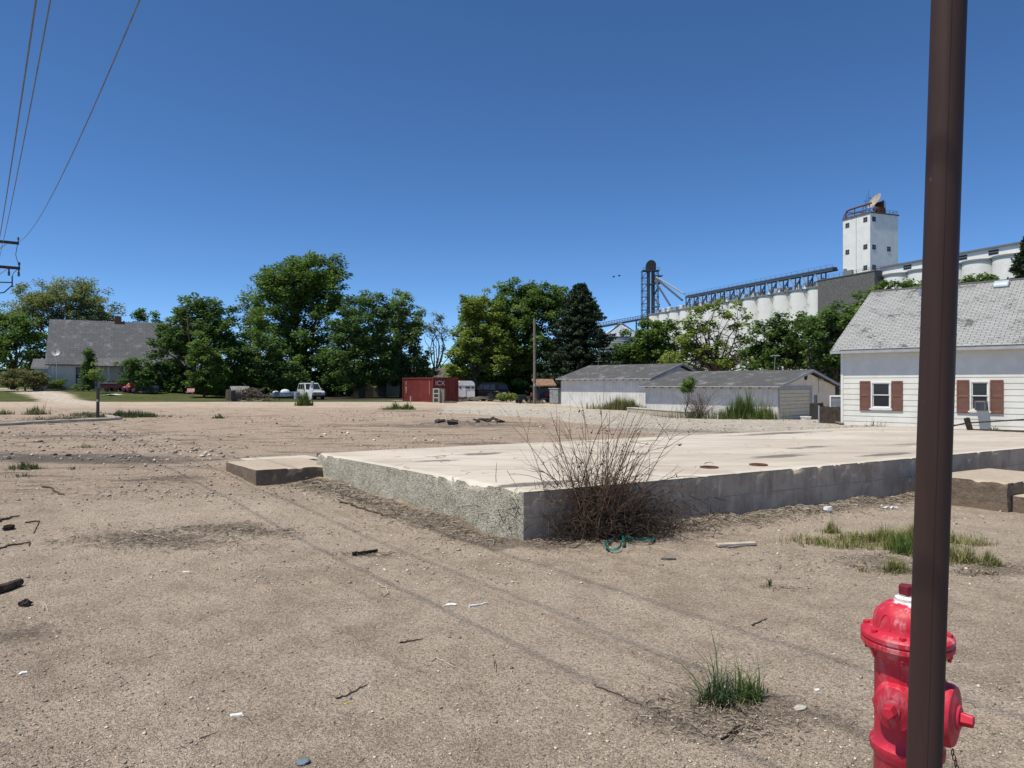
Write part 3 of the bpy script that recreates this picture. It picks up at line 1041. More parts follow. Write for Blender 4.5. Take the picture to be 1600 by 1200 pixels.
def shed(name, label, loc, rz, L, D, z_eave, rise, ovh, wallm, roofm, hip_left=False):
    r = thing(name, label, 'shed', loc, rz)
    D2 = D / 2
    w = MB()
    w.bx(0, L, 0.0, 0.08, -0.6, z_eave)
    w.bx(0, L, D - 0.08, D, -0.6, z_eave)
    for x in (0.0, L - 0.08):
        w.prism([(0.081, -0.6), (D - 0.081, -0.6), (D - 0.081, z_eave), (D2, z_eave + rise * 0.97 - 0.1), (0.081, z_eave)], x, x + 0.08, 'yz')
    nb = int(L / 0.3)
    for k in range(nb + 1):                                   # battens over the board joints
        x = k * L / nb
        w.bx(x - 0.018, x + 0.018, -0.016, -0.001, -0.6, z_eave - 0.03)
    w.build('wall', wallm, r)
    sl_ = rise / D2
    ze = z_eave + 0.06 - ovh * sl_ + 0.05
    ro = roof_slopes(-0.25, L + 0.35, -ovh, ze, D2, ze + (D2 + ovh) * sl_, D + ovh, ze, 0.08).build('roof', roofm, r)
    roof_uv(ro, D2, math.cos(math.atan(sl_)))
    MB().bx(-0.25, L + 0.35, -ovh - 0.022, -ovh - 0.002, ze - 0.075, ze - 0.012).build('fascia', M_GREYPAINT, r)
    n = int(L / 0.6)
    for k in range(n):
        x = 0.3 + k * L / n
        MB().bar((x, -ovh + 0.02, ze - 0.13), (x, 0.02, ze - 0.13 + ovh * sl_), 0.04, 0.09).build('rafter_tail', M_GREYWOOD, r)
    bb = MB()
    for sgn, ya, yb in ((1, -ovh, D2), (-1, D + ovh, D2)):
        bb.bar((L + 0.365, ya, ze - 0.075), (L + 0.365, yb, ze - 0.075 + (D2 + ovh) * sl_), 0.025, 0.15)
    bb.build('barge_board', M_GREYPAINT, r)
    return r, ze, sl_


def sheds():
    M_SH1 = shingles('dark grey shed shingles', (0.125, 0.125, 0.127), (0.035, 0.035, 0.035), (0.27, 0.265, 0.26), wear=0.75)
    M_W1 = Mat('pale shed boards', 0.75, 0.2)
    f = M_W1.noise(1.2, 5, 0.65); g = M_W1.noise(6, 6, 0.7, M_W1.coord((3, 1, 0.35)))
    c = M_W1.mix(M_W1.ramp(f, 0.3, 0.7), (0.54, 0.53, 0.50), (0.68, 0.665, 0.63))
    c = M_W1.mix(M_W1.ramp(g, 0.55, 0.75, 0, 0.5), c, (0.40, 0.36, 0.31))
    M_W1.color(c); M_W1 = M_W1.m
    M_W2 = plain('beige garage wall', (0.74, 0.66, 0.53), 0.75, 0.2, var=0.12, scale=2)
    # shed at the left
    a = W(877, 632, 58.0)
    loc = (a[0], a[1], 0.0)
    r, ze, s = shed('long_shed', 'long pale shed with dark shingle roof beside the wooden pole', loc, GRID_RZ, 8.6, 7.7, 2.13, 1.05, 0.42, M_W1, M_SH1)
    # garage with the roller door
    b = pos(1009, 48.6)
    L = 9.3
    loc = (b[0], b[1], -0.42)
    r, ze, s = shed('garage', 'low grey garage with beige end wall and ribbed garage door next to white house', loc, GRID_RZ, L, 8.6, 2.0, 0.92, 0.50, M_W1, M_SH1)
    q = lambda px, py: ray_local(px, py, loc, GRID_RZ, 0, L)
    y0, y1 = q(1217, 630)[1], q(1264, 630)[1]
    zt = q(1240, 608.5)[2]
    MB().prism([(0.0, -0.6), (8.6, -0.6), (8.6, 1.99), (4.3, 2.80), (0.0, 1.99)], L + 0.002, L + 0.02, 'yz').build('end_wall', M_W2, r)
    fr = MB()
    fr.bx(L + 0.021, L + 0.07, y0 - 0.16, y0, -0.6, zt + 0.2); fr.bx(L + 0.021, L + 0.07, y1, y1 + 0.35, -0.6, zt + 0.2); fr.bx(L + 0.021, L + 0.07, y0, y1, zt, zt + 0.2)
    fr.build('door_frame', M_GREYPAINT, r)
    d = MB(); nrow = 10; zb = -0.5; hrow = (zt - zb) / nrow
    for k in range(nrow):
        z = zb + k * hrow
        d.prism([(L + 0.022, z), (L + 0.055, z + 0.012), (L + 0.055, z + hrow - 0.03), (L + 0.022, z + hrow)], y0 + .002, y1 - .002, 'xz')
    dd = d.build('garage_door', plain('beige roller door', (0.60, 0.53, 0.40), 0.55, 0.3, var=0.1), r)
    MB().bx(L + 0.056, L + 0.085, (y0 + y1) / 2 - 0.07, (y0 + y1) / 2 + 0.07, 0.1, 0.14).build('handle', M_CHROME, dd)
    # round vent under the gable and a security lamp
    p = q(1258, 589)
    MB().lathe([(0.20, 0), (0.20, 0.05), (0.15, 0.055), (0.02, 0.02)], 20, (L + 0.022, p[1], p[2]), (1, 0, 0)).build('gable_vent', M_DARKWOOD, r)
    p = q(1279, 592)
    lm = MB(); lm.bx(L + 0.021, L + 0.12, p[1] - 0.06, p[1] + 0.06, p[2] - 0.05, p[2] + 0.07)
    for sy in (-0.14, 0.14):
        lm.lathe([(0.03, 0), (0.07, 0.13), (0.075, 0.15)], 12, (L + 0.11, p[1] + sy * 0.5, p[2] - 0.02), (0.8, sy * 4, -0.35))
    lm.build('flood_lamp', M_GREYPAINT, r)
    cb = MB(); cb.tube([(L + 0.03, p[1] - 0.05, p[2] - 0.05), (L + 0.03, p[1] - 0.05, p[2] - 0.9)], 0.012, 6); cb.build('cable', M_BLACK, r)
    # vents low on the long wall
    for px in (1163, 1170, 1178.5):
        pp = ray_local(px, 622.5, loc, GRID_RZ, 1, 0.0)
        MB().bx(pp[0] - 0.05, pp[0] + 0.05, -0.03, -0.0165, pp[2] - 0.05, pp[2] + 0.05).build('wall_vent', M_WHITEPLASTIC, r)
    # aerial mast on the roof
    yR = 4.3
    t = thing('roof_aerial', 'thin bent television aerial mast on the garage roof', 'aerial')
    R = Matrix.Rotation(GRID_RZ, 3, 'Z')
    zr = ze + (4.3 + 0.50) * s
    t.location = R @ Vector((L - 2.2, yR, zr - 0.01)) + Vector([float(v) for v in loc]); t.rotation_euler = (0, 0, GRID_RZ)
    m = MB(); m.tube([(0, 0, 0), (0.02, 0, 0.6), (0.05, 0.02, 0.98)], 0.018, 6)
    m.build('mast', M_GALV, t)
    m = MB(); m.tube([(0.05, -0.3, 0.95), (0.05, 0.35, 0.95)], 0.012, 6)
    for k in range(3):
        m.tube([(-0.2, -0.2 + 0.2 * k, 0.95), (0.3, -0.2 + 0.2 * k, 0.95)], 0.008, 5)
    m.build('aerial_arms', M_GALV, t)
    MB().tube([(0.04, 0, 0.55), (0.5, 0.3, 0.0)], 0.006, 5).build('guy_wire', M_GALV, t)
    t = thing('weather_vane', 'thin curled metal rod standing on the long pale shed', 'aerial')
    a2 = W(935, 574, 60.5)
    t.location = (a2[0], a2[1], 3.0)
    m = MB(); m.tube([(0, 0, 0), (0, 0, 0.95)], 0.012, 6); m.tube([(-0.3, 0, 0.6), (0.3, 0, 0.66)], 0.01, 6); m.build('rod', M_GALV, t)
    m = MB(); m.tube([(0.02 + 0.16 * math.cos(x), 0, 1.0 + 0.13 * math.sin(x)) for x in np.linspace(-2.6, 2.2, 12)], 0.01, 6); m.build('curl', M_GALV, t)
    # low concrete ledge in front of the two sheds
    e0, e1 = pos(985, 44.5), pos(1080, 38.5)
    lg = thing('concrete_ledge', 'dark low concrete ledge between long shed and garage behind the lot', 'wall', (e1[0], e1[1], 0))
    d = np.array((e0 - e1)); 
    m = MB(); m.bar((0, 0, 0.02), (d[0], d[1], 0.06), 0.5, 0.32)
    m.build('ledge', M_CONC, lg)
    m = MB(); m.bar((0.0, 0, 0.185), (d[0], d[1], 0.225), 0.56, 0.04); m.build('coping', plain('bleached coping', (0.5, 0.46, 0.4), 0.9), lg)


sheds()


# ------------------------------------------------------------------ grain elevator
ED = np.array((-0.366, 0.93)); ED /= np.linalg.norm(ED)       # along the row of silos, away from us
EN = np.array((ED[1], -ED[0]))                                 # towards the right
EN = -np.array((ED[1], -ED[0])) if EN[0] < 0 else EN


def elev_t(u, face=0.0):
    """distance along the row from its reference point for a column u=(px-800)/F, on the row's left face"""
    P = EP - EN * face
    return (u * P[1] - P[0]) / (ED[0] - u * ED[1])


EP = np.array((124.0, 180.3))                                  # on the left face of the row
EL_TOP = 34.7


def elevator():
    ang = math.atan2(ED[1], ED[0])
    R_ = 4.15; PITCH = 8.25
    t0, t1 = elev_t((1281 - 800) / F), elev_t((1370 - 800) / F)  # grey block lies between (t1 < t0)
    tl = elev_t((1019 - 800) / F)
    loc = (EP[0], EP[1], 0.0)
    r = thing('grain_elevator', 'huge white concrete grain elevator with row of silos and tall head house', 'grain elevator', loc, ang)
    # local: x along the row (away), y to the left is towards us -> face at y=0, depth to -y
    Mc = Mat('whitewashed concrete', 0.9, 0.1)
    v = Mc.coord((1, 1, 1))
    n0 = Mc.noise(0.10, 5, 0.6); n1 = Mc.noise(0.42, 6, 0.7, Mc.coord((1, 1, 0.55))); n2 = Mc.noise(1.6, 5, 0.7, Mc.coord((1, 1, .25)))
    c = Mc.mix(Mc.ramp(n2, 0.3, 0.7), (0.74, 0.72, 0.67), (0.84, 0.825, 0.78))
    pe = Mc.ramp(Mc.math('ADD', n1, Mc.math('MULTIPLY', Mc.math('SUBTRACT', n0, 0.5), 0.7)), 0.545, 0.61)
    c = Mc.mix(Mc.math('MULTIPLY', pe, 0.75), c, (0.25, 0.24, 0.225))
    Mc.color(c); Mc = Mc.m
    Mc2 = plain('clean whitewash', (0.80, 0.785, 0.74), 0.9, 0.1, var=0.08, scale=0.6)
    Mg = concrete('bare grey concrete', (0.15, 0.147, 0.14), (0.085, 0.083, 0.08), (0.21, 0.205, 0.195), patch=0.9, bs=4)
    Mt = Mat('head house paint', 0.85, 0.15)
    f = Mt.noise(0.5, 6, 0.65); g = Mt.noise(1.2, 6, 0.7, Mt.coord((1.3, 1.3, 0.18)))
    c = Mt.mix(Mt.ramp(f, 0.3, 0.7), (0.74, 0.73, 0.69), (0.84, 0.83, 0.79))
    c = Mt.mix(Mt.ramp(g, 0.55, 0.78, 0, 0.45), c, (0.46, 0.44, 0.40))
    Mt.color(c); Mt = Mt.m
    zt = EL_TOP - 0.7
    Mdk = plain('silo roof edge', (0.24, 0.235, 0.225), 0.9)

    def silo(x, m):
        o = MB().lathe([(R_, 0), (R_, zt)], 36, (0, 0, 0)).build('silo', m, r, smooth=True)
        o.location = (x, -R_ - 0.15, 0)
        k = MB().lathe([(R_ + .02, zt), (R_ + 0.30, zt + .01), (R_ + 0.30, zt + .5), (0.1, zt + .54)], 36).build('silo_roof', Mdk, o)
    x = t0 + R_
    while x < tl + 2:
        silo(x, Mc); x += PITCH
    xe = x - PITCH + R_
    x = t1 - R_; xs = []
    while x > -30:
        silo(x, Mc2); x -= PITCH
    x0 = x + PITCH - R_
    # second row behind, closing the gaps
    MB().bx(t0, xe - 3, -R_ * 3.2, -R_ - 0.5, 0, zt - 0.3).build('silo_backing', Mc, r)
    MB().bx(x0 + 3, t1, -R_ * 3.2, -R_ - 0.5, 0, zt - 0.3).build('silo_backing', Mc2, r)
    # roof deck whose edge shades the silo heads
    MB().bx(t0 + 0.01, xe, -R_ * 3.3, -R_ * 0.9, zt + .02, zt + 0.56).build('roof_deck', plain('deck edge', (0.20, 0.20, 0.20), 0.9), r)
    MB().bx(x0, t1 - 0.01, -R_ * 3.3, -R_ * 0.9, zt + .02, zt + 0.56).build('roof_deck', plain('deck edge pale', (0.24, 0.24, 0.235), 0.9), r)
    # grey block below the head house
    zb = EL_TOP + 1.1
    MB().bx(t1, t0, -14.5, 0.9, 0, zb).build('work_house_block', Mg, r)
    MB().bx(t1 - 0.15, t0 + 0.15, -14.7, 1.05, zb, zb + 0.3).build('block_coping', plain('dark coping', (0.13, 0.12, 0.115), 0.9), r)
    # head house
    ha, hb = elev_t((1314.5 - 800) / F, 0.9), elev_t((1357 - 800) / F, 0.9)
    ha, hb = max(ha, hb), min(ha, hb)
    P = EP + ED * hb
    zh = CH + (600 - 332.5) / F * P[1]
    wd = 11.6
    y1 = 0.2; y0 = y1 - wd
    h = MB(); h.bx(hb, ha, y0, y1, zb + 0.3, zh); h.build('head_house', Mt, r)
    MB().bx(hb - 0.25, ha + 0.25, y0 - 0.25, y1 + 0.25, zh, zh + 0.35).build('head_house_coping', plain('brown coping', (0.15, 0.10, 0.085), 0.9), r)
    MB().bx((ha + hb) / 2 - .08, (ha + hb) / 2 + .08, y1, y1 + .05, zb + .3, zh - .01).build('joint', plain('joint', (0.48, 0.46, 0.42), 0.9), r)
    L = ha - hb; H = zh - zb
    Mwf = plain('window frame', (0.30, 0.30, 0.29), 0.7)

    def win(x=None, y=None, z=0, s=1.35):
        f = MB(); g = MB(); b = MB()
        if y is None:            # on the left face, y1
            f.bx(x - s / 2 - .1, x + s / 2 + .1, y1 + .001, y1 + 0.05, z - s / 2 - .1, z + s / 2 + .1)
            g.bx(x - s / 2, x + s / 2, y1 + 0.051, y1 + 0.06, z - s / 2, z + s / 2)
            b.bx(x - .05, x + .05, y1 + 0.061, y1 + .09, z - s / 2, z + s / 2); b.bx(x - s / 2, x + s / 2, y1 + 0.091, y1 + .11, z - .04, z + .04)
        else:
            f.bx(hb - 0.05, hb - .001, y - s / 2 - .1, y + s / 2 + .1, z - s / 2 - .1, z + s / 2 + .1)
            g.bx(hb - 0.06, hb - 0.051, y - s / 2, y + s / 2, z - s / 2, z + s / 2)
            b.bx(hb - .09, hb - .061, y - .05, y + .05, z - s / 2, z + s / 2); b.bx(hb - .11, hb - .091, y - s / 2, y + s / 2, z - .04, z + .04)
        w = f.build('window', Mwf, r); g.build('pane', M_GLASS, w); b.build('glazing_bar', Mwf, w)
    for (fx, zz) in ((0.17, H * 0.905), (0.83, H * 0.885), (0.17, H * 0.445), (0.83, H * 0.42), (0.17, H * 0.09)):
        win(x=hb + L * fx, z=zb + zz)
    for (fy, zz) in ((0.13, H * 0.90), (0.13, H * 0.43), (0.66, H * 0.42), (0.13, H * 0.09), (0.87, H * 0.10)):
        win(y=y1 - wd * fy, z=zb + zz)
    # ladder with cage on the far corner
    ld = MB()
    for sy in (-0.2, 0.2):
        ld.tube([(ha + 0.3, y1 - 0.8 + sy, zb + .3), (ha + 0.3, y1 - 0.8 + sy, zh + 1)], 0.05, 5)
    for k in range(26):
        ld.bar((ha + 0.3, y1 - 1.0, zb + 0.8 + k * 0.75), (ha + 0.3, y1 - 0.6, zb + 0.8 + k * 0.75), 0.05)
    for k in range(8):
        z = zb + 2.5 + k * 2.2
        ld.bar((ha + 0.3, y1 - 0.6, z), (ha + 0.9, y1 - 0.6, z), 0.06); ld.bar((ha + 0.3, y1 - 1.0, z), (ha + 0.9, y1 - 1.0, z), 0.06); ld.bar((ha + .9, y1 - .6, z), (ha + .9, y1 - 1, z), 0.06)
    ld.build('ladder', M_STEELDARK, r)
    # roof railings and the elbowed spout frame
    rl = MB()
    def rail(mb, pts, hgt=1.1, step=1.6):
        for p, q in zip(pts[:-1], pts[1:]):
            p, q = Vector(p), Vector(q)
            n = max(1, int((q - p).length / step))
            for k in range(n + 1):
                a = p.lerp(q, k / n); mb.bar(a, a + Vector((0, 0, hgt)), 0.06)
            for z in (hgt * 0.5, hgt):
                mb.bar(p + Vector((0, 0, z)), q + Vector((0, 0, z)), 0.06)
    zr = zh + 0.35
    rail(rl, [(ha - .1, y1, zr), (hb + .1, y1, zr), (hb + .1, y0 + .2, zr), (ha - .1, y0 + .2, zr), (ha - .1, y1, zr)])
    rl.build('roof_railing', M_STEELDARK, r)
    sp = MB()
    sp.tube([(ha - 0.3, y1 - 0.8, zr), (ha - 0.3, y1 - 0.8, zr + 1.6), (ha - 0.8, y1 - 0.9, zr + 2.4), (ha - 2.0, y1 - 1.2, zr + 2.7), (hb + 1.5, y1 - 2.2, zr + 3.2)], 0.28, 8)
    sp.bar((ha - 1.0, y1 - 1.0, zr + 1.3), (hb + 3.5, y1 - 1.8, zr + 1.2), 0.3)
    sp.bar((ha - 0.5, y1 - 1.0, zr + 2.0), (hb + 3.5, y1 - 1.8, zr + 0.6), 0.22)
    for fx in (0.7, 0.4, 0.15):
        sp.bar((hb + L * fx, y1 - 1.6, zr), (hb + L * fx, y1 - 1.6, zr + 2.8), 0.16)
    sp.build('spout_frame', M_RUST, r)
    mc = MB()
    mc.bx(hb + 1.2, hb + 3.6, y0 + 4.4, y0 + 5.6, zr, zr + 4.0)
    mc.bx(hb + 0.6, hb + 1.2, y0 + 4.6, y0 + 7.6, zr, zr + 2.0)
    mc.lathe([(0.7, 0), (0.7, 1.4)], 12, (hb + 1.4, y0 + 6.9, zr + 1.4), (0, 1, 0))
    mc.bar((hb + .9, y0 + 5.2, zr + 2), (hb + .9, y0 + 5.2, zr + 4.2), .5)
    mc.build('roof_machinery', M_RUST, r)
    an = MB()
    for (fx, fy, hh) in ((0.62, 0.45, 5.6), (0.45, 0.4, 8.4), (0.2, 0.75, 4.5), (0.42, .3, 6.5)):
        an.tube([(hb + L * fx, y1 - wd * fy, zr), (hb + L * fx, y1 - wd * fy, zr + hh)], [0.09, 0.05], 6)
    for z in (2.4, 3.6, 5.2):
        an.bar((hb + L * 0.62 - .8, y1 - wd * 0.45, zr + z), (hb + L * 0.62 + .8, y1 - wd * 0.45, zr + z), 0.1)
    an.bar((hb + L * 0.62, y1 - wd * 0.45, zr + .3), (hb + L * 0.2, y1 - wd * 0.75, zr + .3), .08); an.bar((hb + L * 0.45, y1 - wd * 0.4, zr + .2), (hb + L * 0.42, y1 - wd * 0.3, zr + .2), .08)
    an.bar((hb + L * 0.62, y1 - wd * 0.45, zr + .3), (hb + L * 0.42, y1 - wd * 0.3, zr + .3), .08)
    an.build('antenna_masts', M_STEELDARK, r)
    # low machines on the block in front of the tower
    mm = MB()
    mm.bx(ha - 4.2, ha - 0.6, y1 + 0.1, y1 + 0.75, zb + 0.3, zb + 1.7)
    mm.bx(ha - 1.6, ha - 0.8, y1 + 0.1, y1 + 0.7, zb + 1.7, zb + 2.4)
    mm.build('switch_cabinets', plain('green grey machine', (0.20, 0.235, 0.24), 0.6), r)
    rl = MB(); rail(rl, [(t0, 0.8, zb + .3), (t1, 0.8, zb + .3), (t1, -13, zb + .3)], 1.1, 2.2); rl.build('block_railing', M_STEELDARK, r)
    # open steel conveyor gallery over the left silos
    zd = zt + 0.55
    # low white parapet machines along the deck
    for k in range(22):
        xx = t0 + 3 + k * (xe - t0 - 6) / 22
        MB().bx(xx, xx + random.uniform(1.4, 3.0), -4.0, -2.6, zd, zd + random.uniform(1.4, 2.2)).build('deck_hatch', Mt if k % 3 else M_GREYPAINT, r)
    kb = MB()
    kb.bar((t0, -0.8, zd + 1.1), (xe, -0.8, zd + 1.1), 0.12); kb.bar((t0, -0.8, zd + 0.6), (xe, -0.8, zd + 0.6), 0.1)
    n = 40
    for k in range(n + 1):
        xx = t0 + (xe - t0) * k / n
        kb.bar((xx, -0.8, zd), (xx, -0.8, zd + 1.1), 0.1)
    kb.build('deck_railing', M_STEELDARK, r)
    xg = elev_t((1066 - 800) / F)
    zg = zd + 4.6
    ga = MB()
    for yy in (-1.6, -3.6):
        ga.bar((t0 - 4, yy, zg), (xg, yy, zg), 0.45, 0.55)
    ga.bx(t0 - 4, xg, -3.4, -1.8, zg - 0.1, zg + 0.9)
    ga.build('conveyor_gallery', M_STEELDARK, r)
    hr = MB(); rail(hr, [(t0 - 4, -1.5, zg + .3), (xg, -1.5, zg + .3)], 1.5, 2.6); hr.build('gallery_railing', M_STEELDARK, r)
    nb = 13
    for k in range(nb + 1):
        xx = t0 + 1 + (xg - t0 - 1.5) * k / nb
        tr = MB()
        for yy in (-1.6, -3.6):
            tr.bar((xx, yy, zd), (xx, yy, zg - 0.2), 0.34)
        tr.bar((xx, -1.6, zd + 2.4), (xx, -3.6, zd + 2.4), 0.25)
        o = tr.build('gallery_post', M_STEELDARK, r)
        if k < nb:
            dx = (xg - t0 - 1.5) / nb
            a = MB(); a.bar((xx + 0.2, -1.6, zd + 0.9), (xx + dx * 0.47, -1.6, zg - 0.3), 0.36); a.build('gallery_brace', M_STEELLIGHT, r)
            a = MB(); a.bar((xx + dx - 0.2, -1.6, zd + 0.9), (xx + dx * 0.53, -1.6, zg - 0.3), 0.36); a.build('gallery_brace', M_STEELDARK, r)
    # closed white gallery over the right silos
    g2 = MB(); g2.bx(x0, t1 - 0.02, -6.5, -2.2, zd, zd + 2.3); g2.build('closed_gallery', Mt, r)
    MB().bx(x0 - .3, t1 - .02, -6.9, -1.7, zd + 2.3, zd + 2.75).build('gallery_roof', plain('gallery roof edge', (0.16, 0.17, 0.19), 0.8), r)
    for k in range(7):
        xx = t1 - 10 - k * PITCH * 1.02
        wf = MB().bx(xx, xx + 2.6, -2.199, -2.12, zd + 0.7, zd + 1.9).build('gallery_window', M_GLASS, r)
        MB().bx(xx, xx + 2.6, -2.119, -2.08, zd + 1.25, zd + 1.35).build('glazing_bar', Mwf, wf)
    # satellite dish on the head house
    R = Matrix.Rotation(ang, 3, 'Z')
    base = R @ Vector((hb + 2.6, y0 + 6.4, zr)) + Vector(loc)
    d = thing('satellite_dish', 'large tan satellite dish on top of the white elevator tower', 'satellite dish', base)
    ax = Vector((-0.85, -0.10, 0.50)).normalized()
    rr = 2.6
    pr = [(rr * k / 8, 0.62 * (k / 8) ** 2) for k in range(9)]
    pr[0] = (0.02, 0)
    prof = pr + [(q[0] if i else rr + 0.04, q[1] - 0.06) for i, q in enumerate(reversed(pr))]
    m = MB().lathe(prof, 32, (0, 0, 4.1), ax, closed=False)
    m.build('reflector', plain('tan dish', (0.42, 0.36, 0.29), 0.7, 0.2), d, smooth=True)
    m = MB(); m.tube([(0, 0, 0), (0, 0, 3.4), tuple(Vector((0, 0, 4.1)) - ax * 0.1)], 0.18, 8); m.bar((0.9, 0.3, 0), (0.15, 0.1, 3.2), 0.12); m.bar((0.2, -0.9, 0), (0, -0.1, 3.2), 0.12)
    m.build('mount', M_RUST, d)
    f_ = Vector((0, 0, 4.1)) + ax * 2.2
    m = MB()
    for k in range(3):
        a = 2.1 * k + 0.4
        e = ax.orthogonal().normalized(); e.rotate(Matrix.Rotation(a, 3, ax))
        m.tube([Vector((0, 0, 4.1)) + ax * 0.6 + e * rr * 0.95, f_], 0.03, 5)
    m.box(f_, (0.3, 0.3, 0.3)); m.build('feed_arms', M_STEELDARK, d)
    return xe, zd, zg, xg, loc, ang


XE, EZD, EZG, XG, ELOC, EANG = elevator()


def bucket_tower():
    """lattice tower with bucket elevator legs and spouts at the far end of the row"""
    Rz = Matrix.Rotation(EANG, 3, 'Z')
    def toworld(p):
        return Rz @ Vector(p) + Vector(ELOC)
    Y = 338.0
    b = W(1016.5, 600, Y)
    base = np.array((b[0], b[1], 0.0))
    ztop = CH + (600 - 424) / F * Y
    s = F / Y                                  # photo pixels per metre
    r = thing('bucket_elevator_tower', 'tall dark steel lattice tower with round head and spouts beside white silos', 'tower', base)
    half = 13.5 / s
    lt = MB()
    lw = 9.0 / s                               # ladder-like lattice on the left
    for dx, dy in ((-half, -1.6), (-half + lw, -1.6), (-half, 1.6), (-half + lw, 1.6)):
        lt.bar((dx, dy, 0), (dx, dy, ztop), 0.30)
    nz = 18
    for k in range(nz):
        z0, z1 = ztop * k / nz, ztop * (k + 1) / nz
        for dy in (-1.6, 1.6):
            lt.bar((-half, dy, z1), (-half + lw, dy, z1), 0.2)
            a, c = ((-half, -half + lw) if k % 2 else (-half + lw, -half))
            lt.bar((a, dy, z0), (c, dy, z1), 0.16)
        lt.bar((-half, -1.6, z1), (-half, 1.6, z1), 0.16)
    lt.build('lattice_frame', M_STEELDARK, r)
    l2 = MB()
    xr = half - 0.6
    for dy in (-1.6, 1.6):
        l2.bar((xr, dy, 0), (xr, dy, ztop), 0.28)
    for k in range(nz):
        z0, z1 = ztop * k / nz, ztop * (k + 1) / nz
        l2.bar((xr, -1.6, z1), (xr, 1.6, z1), 0.2)
        l2.bar((xr - 2.6 if k % 2 else xr, -1.6, z0), (xr if k % 2 else xr - 2.6, -1.6, z1), 0.16)
        l2.bar((xr - 2.6, -1.6, z1), (xr, -1.6, z1), .18)
    l2.build('stair_frame', M_STEELDARK, r)
    for dx, w in ((-0.95, 1.25), (1.35, 1.25)):
        MB().bx(dx - w / 2, dx + w / 2, -0.5, 0.5, 0, ztop + 0.4).build('leg_casing', M_STEELDARK, r)
    MB().bx(0.05, 0.45, -0.9, -0.55, 0, ztop).build('pale_pipe', M_STEELLIGHT, r)
    hd = MB()
    hd.lathe([(2.15, -1.1), (2.3, -0.9), (2.3, 0.9), (2.15, 1.1)], 24, (0.2, 0, ztop + 3.0), (0, 1, 0))
    hd.bx(-2.2, 2.4, -1.0, 1.0, ztop + 0.4, ztop + 3.0)
    hd.build('head', plain('dark head casing', (0.035, 0.034, 0.037), 0.6), r)
    pf = MB(); pf.bx(-half, half - 0.2, -2.4, 2.4, ztop, ztop + 0.4)
    for k in range(9):
        x = -half + (2 * half - 0.2) * k / 8
        pf.bar((x, -2.4, ztop + .4), (x, -2.4, ztop + 1.6), 0.09)
    pf.bar((-half, -2.4, ztop + 1.6), (half - .2, -2.4, ztop + 1.6), 0.09); pf.bar((-half, -2.4, ztop + 1.0), (half - .2, -2.4, ztop + 1.0), 0.07)
    pf.build('platform', M_STEELDARK, r)
    pf = MB(); pf.bx(half - 2.4, half + 1.4, -2, 2, ztop - 2.4, ztop - 2.1); pf.bx(1.5, half + 0.4, -2, 2, ztop - 6, ztop - 5.6); pf.bx(-1, 2.0, -2, 2, ztop - 6.5, ztop - 6.1); pf.build('service_platform', M_STEELDARK, r)
    # spouts
    def spout(a, bb, rad, m):
        t = MB(); t.tube([a, bb], rad, 8); t.build('spout', m, r)
    def tgt(px, py, Yt):
        p = W(px, py, Yt); return (p[0] - base[0], p[1] - base[1], p[2])
    Ye = 332
    spout((1.5, 0, ztop - 2), tgt(1069, 459, 318), 0.40, M_STEELLIGHT)
    spout((1.5, -.6, ztop - 2.6), tgt(1066, 469, 320), 0.50, M_STEELDARK)
    spout((1.2, 0, ztop - 3), tgt(1047, 477, 326), 0.45, M_STEELDARK)
    spout((2.0, 0, ztop - 13), tgt(1030, 476, 330), 0.40, M_STEELDARK)
    spout((2.0, .4, ztop - 11), tgt(1028, 449, 331), 0.35, M_STEELDARK)
    spout((1.0, .4, ztop - 17), tgt(1030, 479, 330), 0.40, M_STEELDARK)
    # steel grain bin
    Yb = 300.0
    bb = W(970, 600, Yb)
    g = thing('steel_grain_bin', 'corrugated grey steel grain bin with conical roof behind the spruce', 'grain bin', (bb[0], bb[1], 0))
    rad = 37 / F * Yb
    ze = CH + (600 - 528.5) / F * Yb; zp = CH + (600 - 508) / F * Yb
    prof = []
    nr = 60
    for k in range(nr + 1):
        prof.append((rad + (0.06 if k % 2 else 0), ze * k / nr))
    m = MB().lathe(prof, 64, closed=False)
    m.build('bin_wall', plain('corrugated galvanised', (0.33, 0.345, 0.36), 0.5, 0.4, 0.4, var=0.15), g)
    m = MB(); n = 40
    V = []
    for k in range(n):
        a = 2 * math.pi * k / n
        for rr, z in ((rad + 0.3, ze), (1.0, zp)):
            kk = 0.14 if k % 2 else 0
            V.append((rr * math.cos(a), rr * math.sin(a), z + kk))
    m.add(V, [(2 * k, 2 * ((k + 1) % n), 2 * ((k + 1) % n) + 1, 2 * k + 1) for k in range(n)])
    m.build('bin_roof', plain('pale galvanised roof', (0.42, 0.47, 0.53), 0.45, 0.4, 0.4, var=0.1), g)
    MB().lathe([(1.2, zp - .2), (1.2, zp + 0.7), (0.3, zp + 1.0)], 16).build('roof_cap', M_GALV, g)
    st = MB(); st.bar((-rad * .75, -rad * .62, ze + 0.3), (-0.6, -0.9, zp + .4), 0.7, .5); st.build('roof_stairs', M_STEELDARK, g)
    st = MB(); st.bar((rad * .80, -rad * .5, ze + 0.2), (0.6, -0.9, zp + .4), 0.9, .6); st.build('roof_stairs', M_STEELDARK, g)
    # sloping conveyor from the bin to the tower
    a = W(925, 513, 305); b2 = W(1012, 497, 335)
    cv = thing('conveyor_bridge', 'narrow dark steel conveyor bridge rising from grain bin to lattice tower', 'conveyor', (a[0], a[1], 0))
    d = b2 - a
    m = MB()
    m.bar((0, 0, a[2]), (d[0], d[1], a[2] + d[2]), 1.0, 0.9); m.build('trough', M_STEELDARK, cv)
    m = MB()
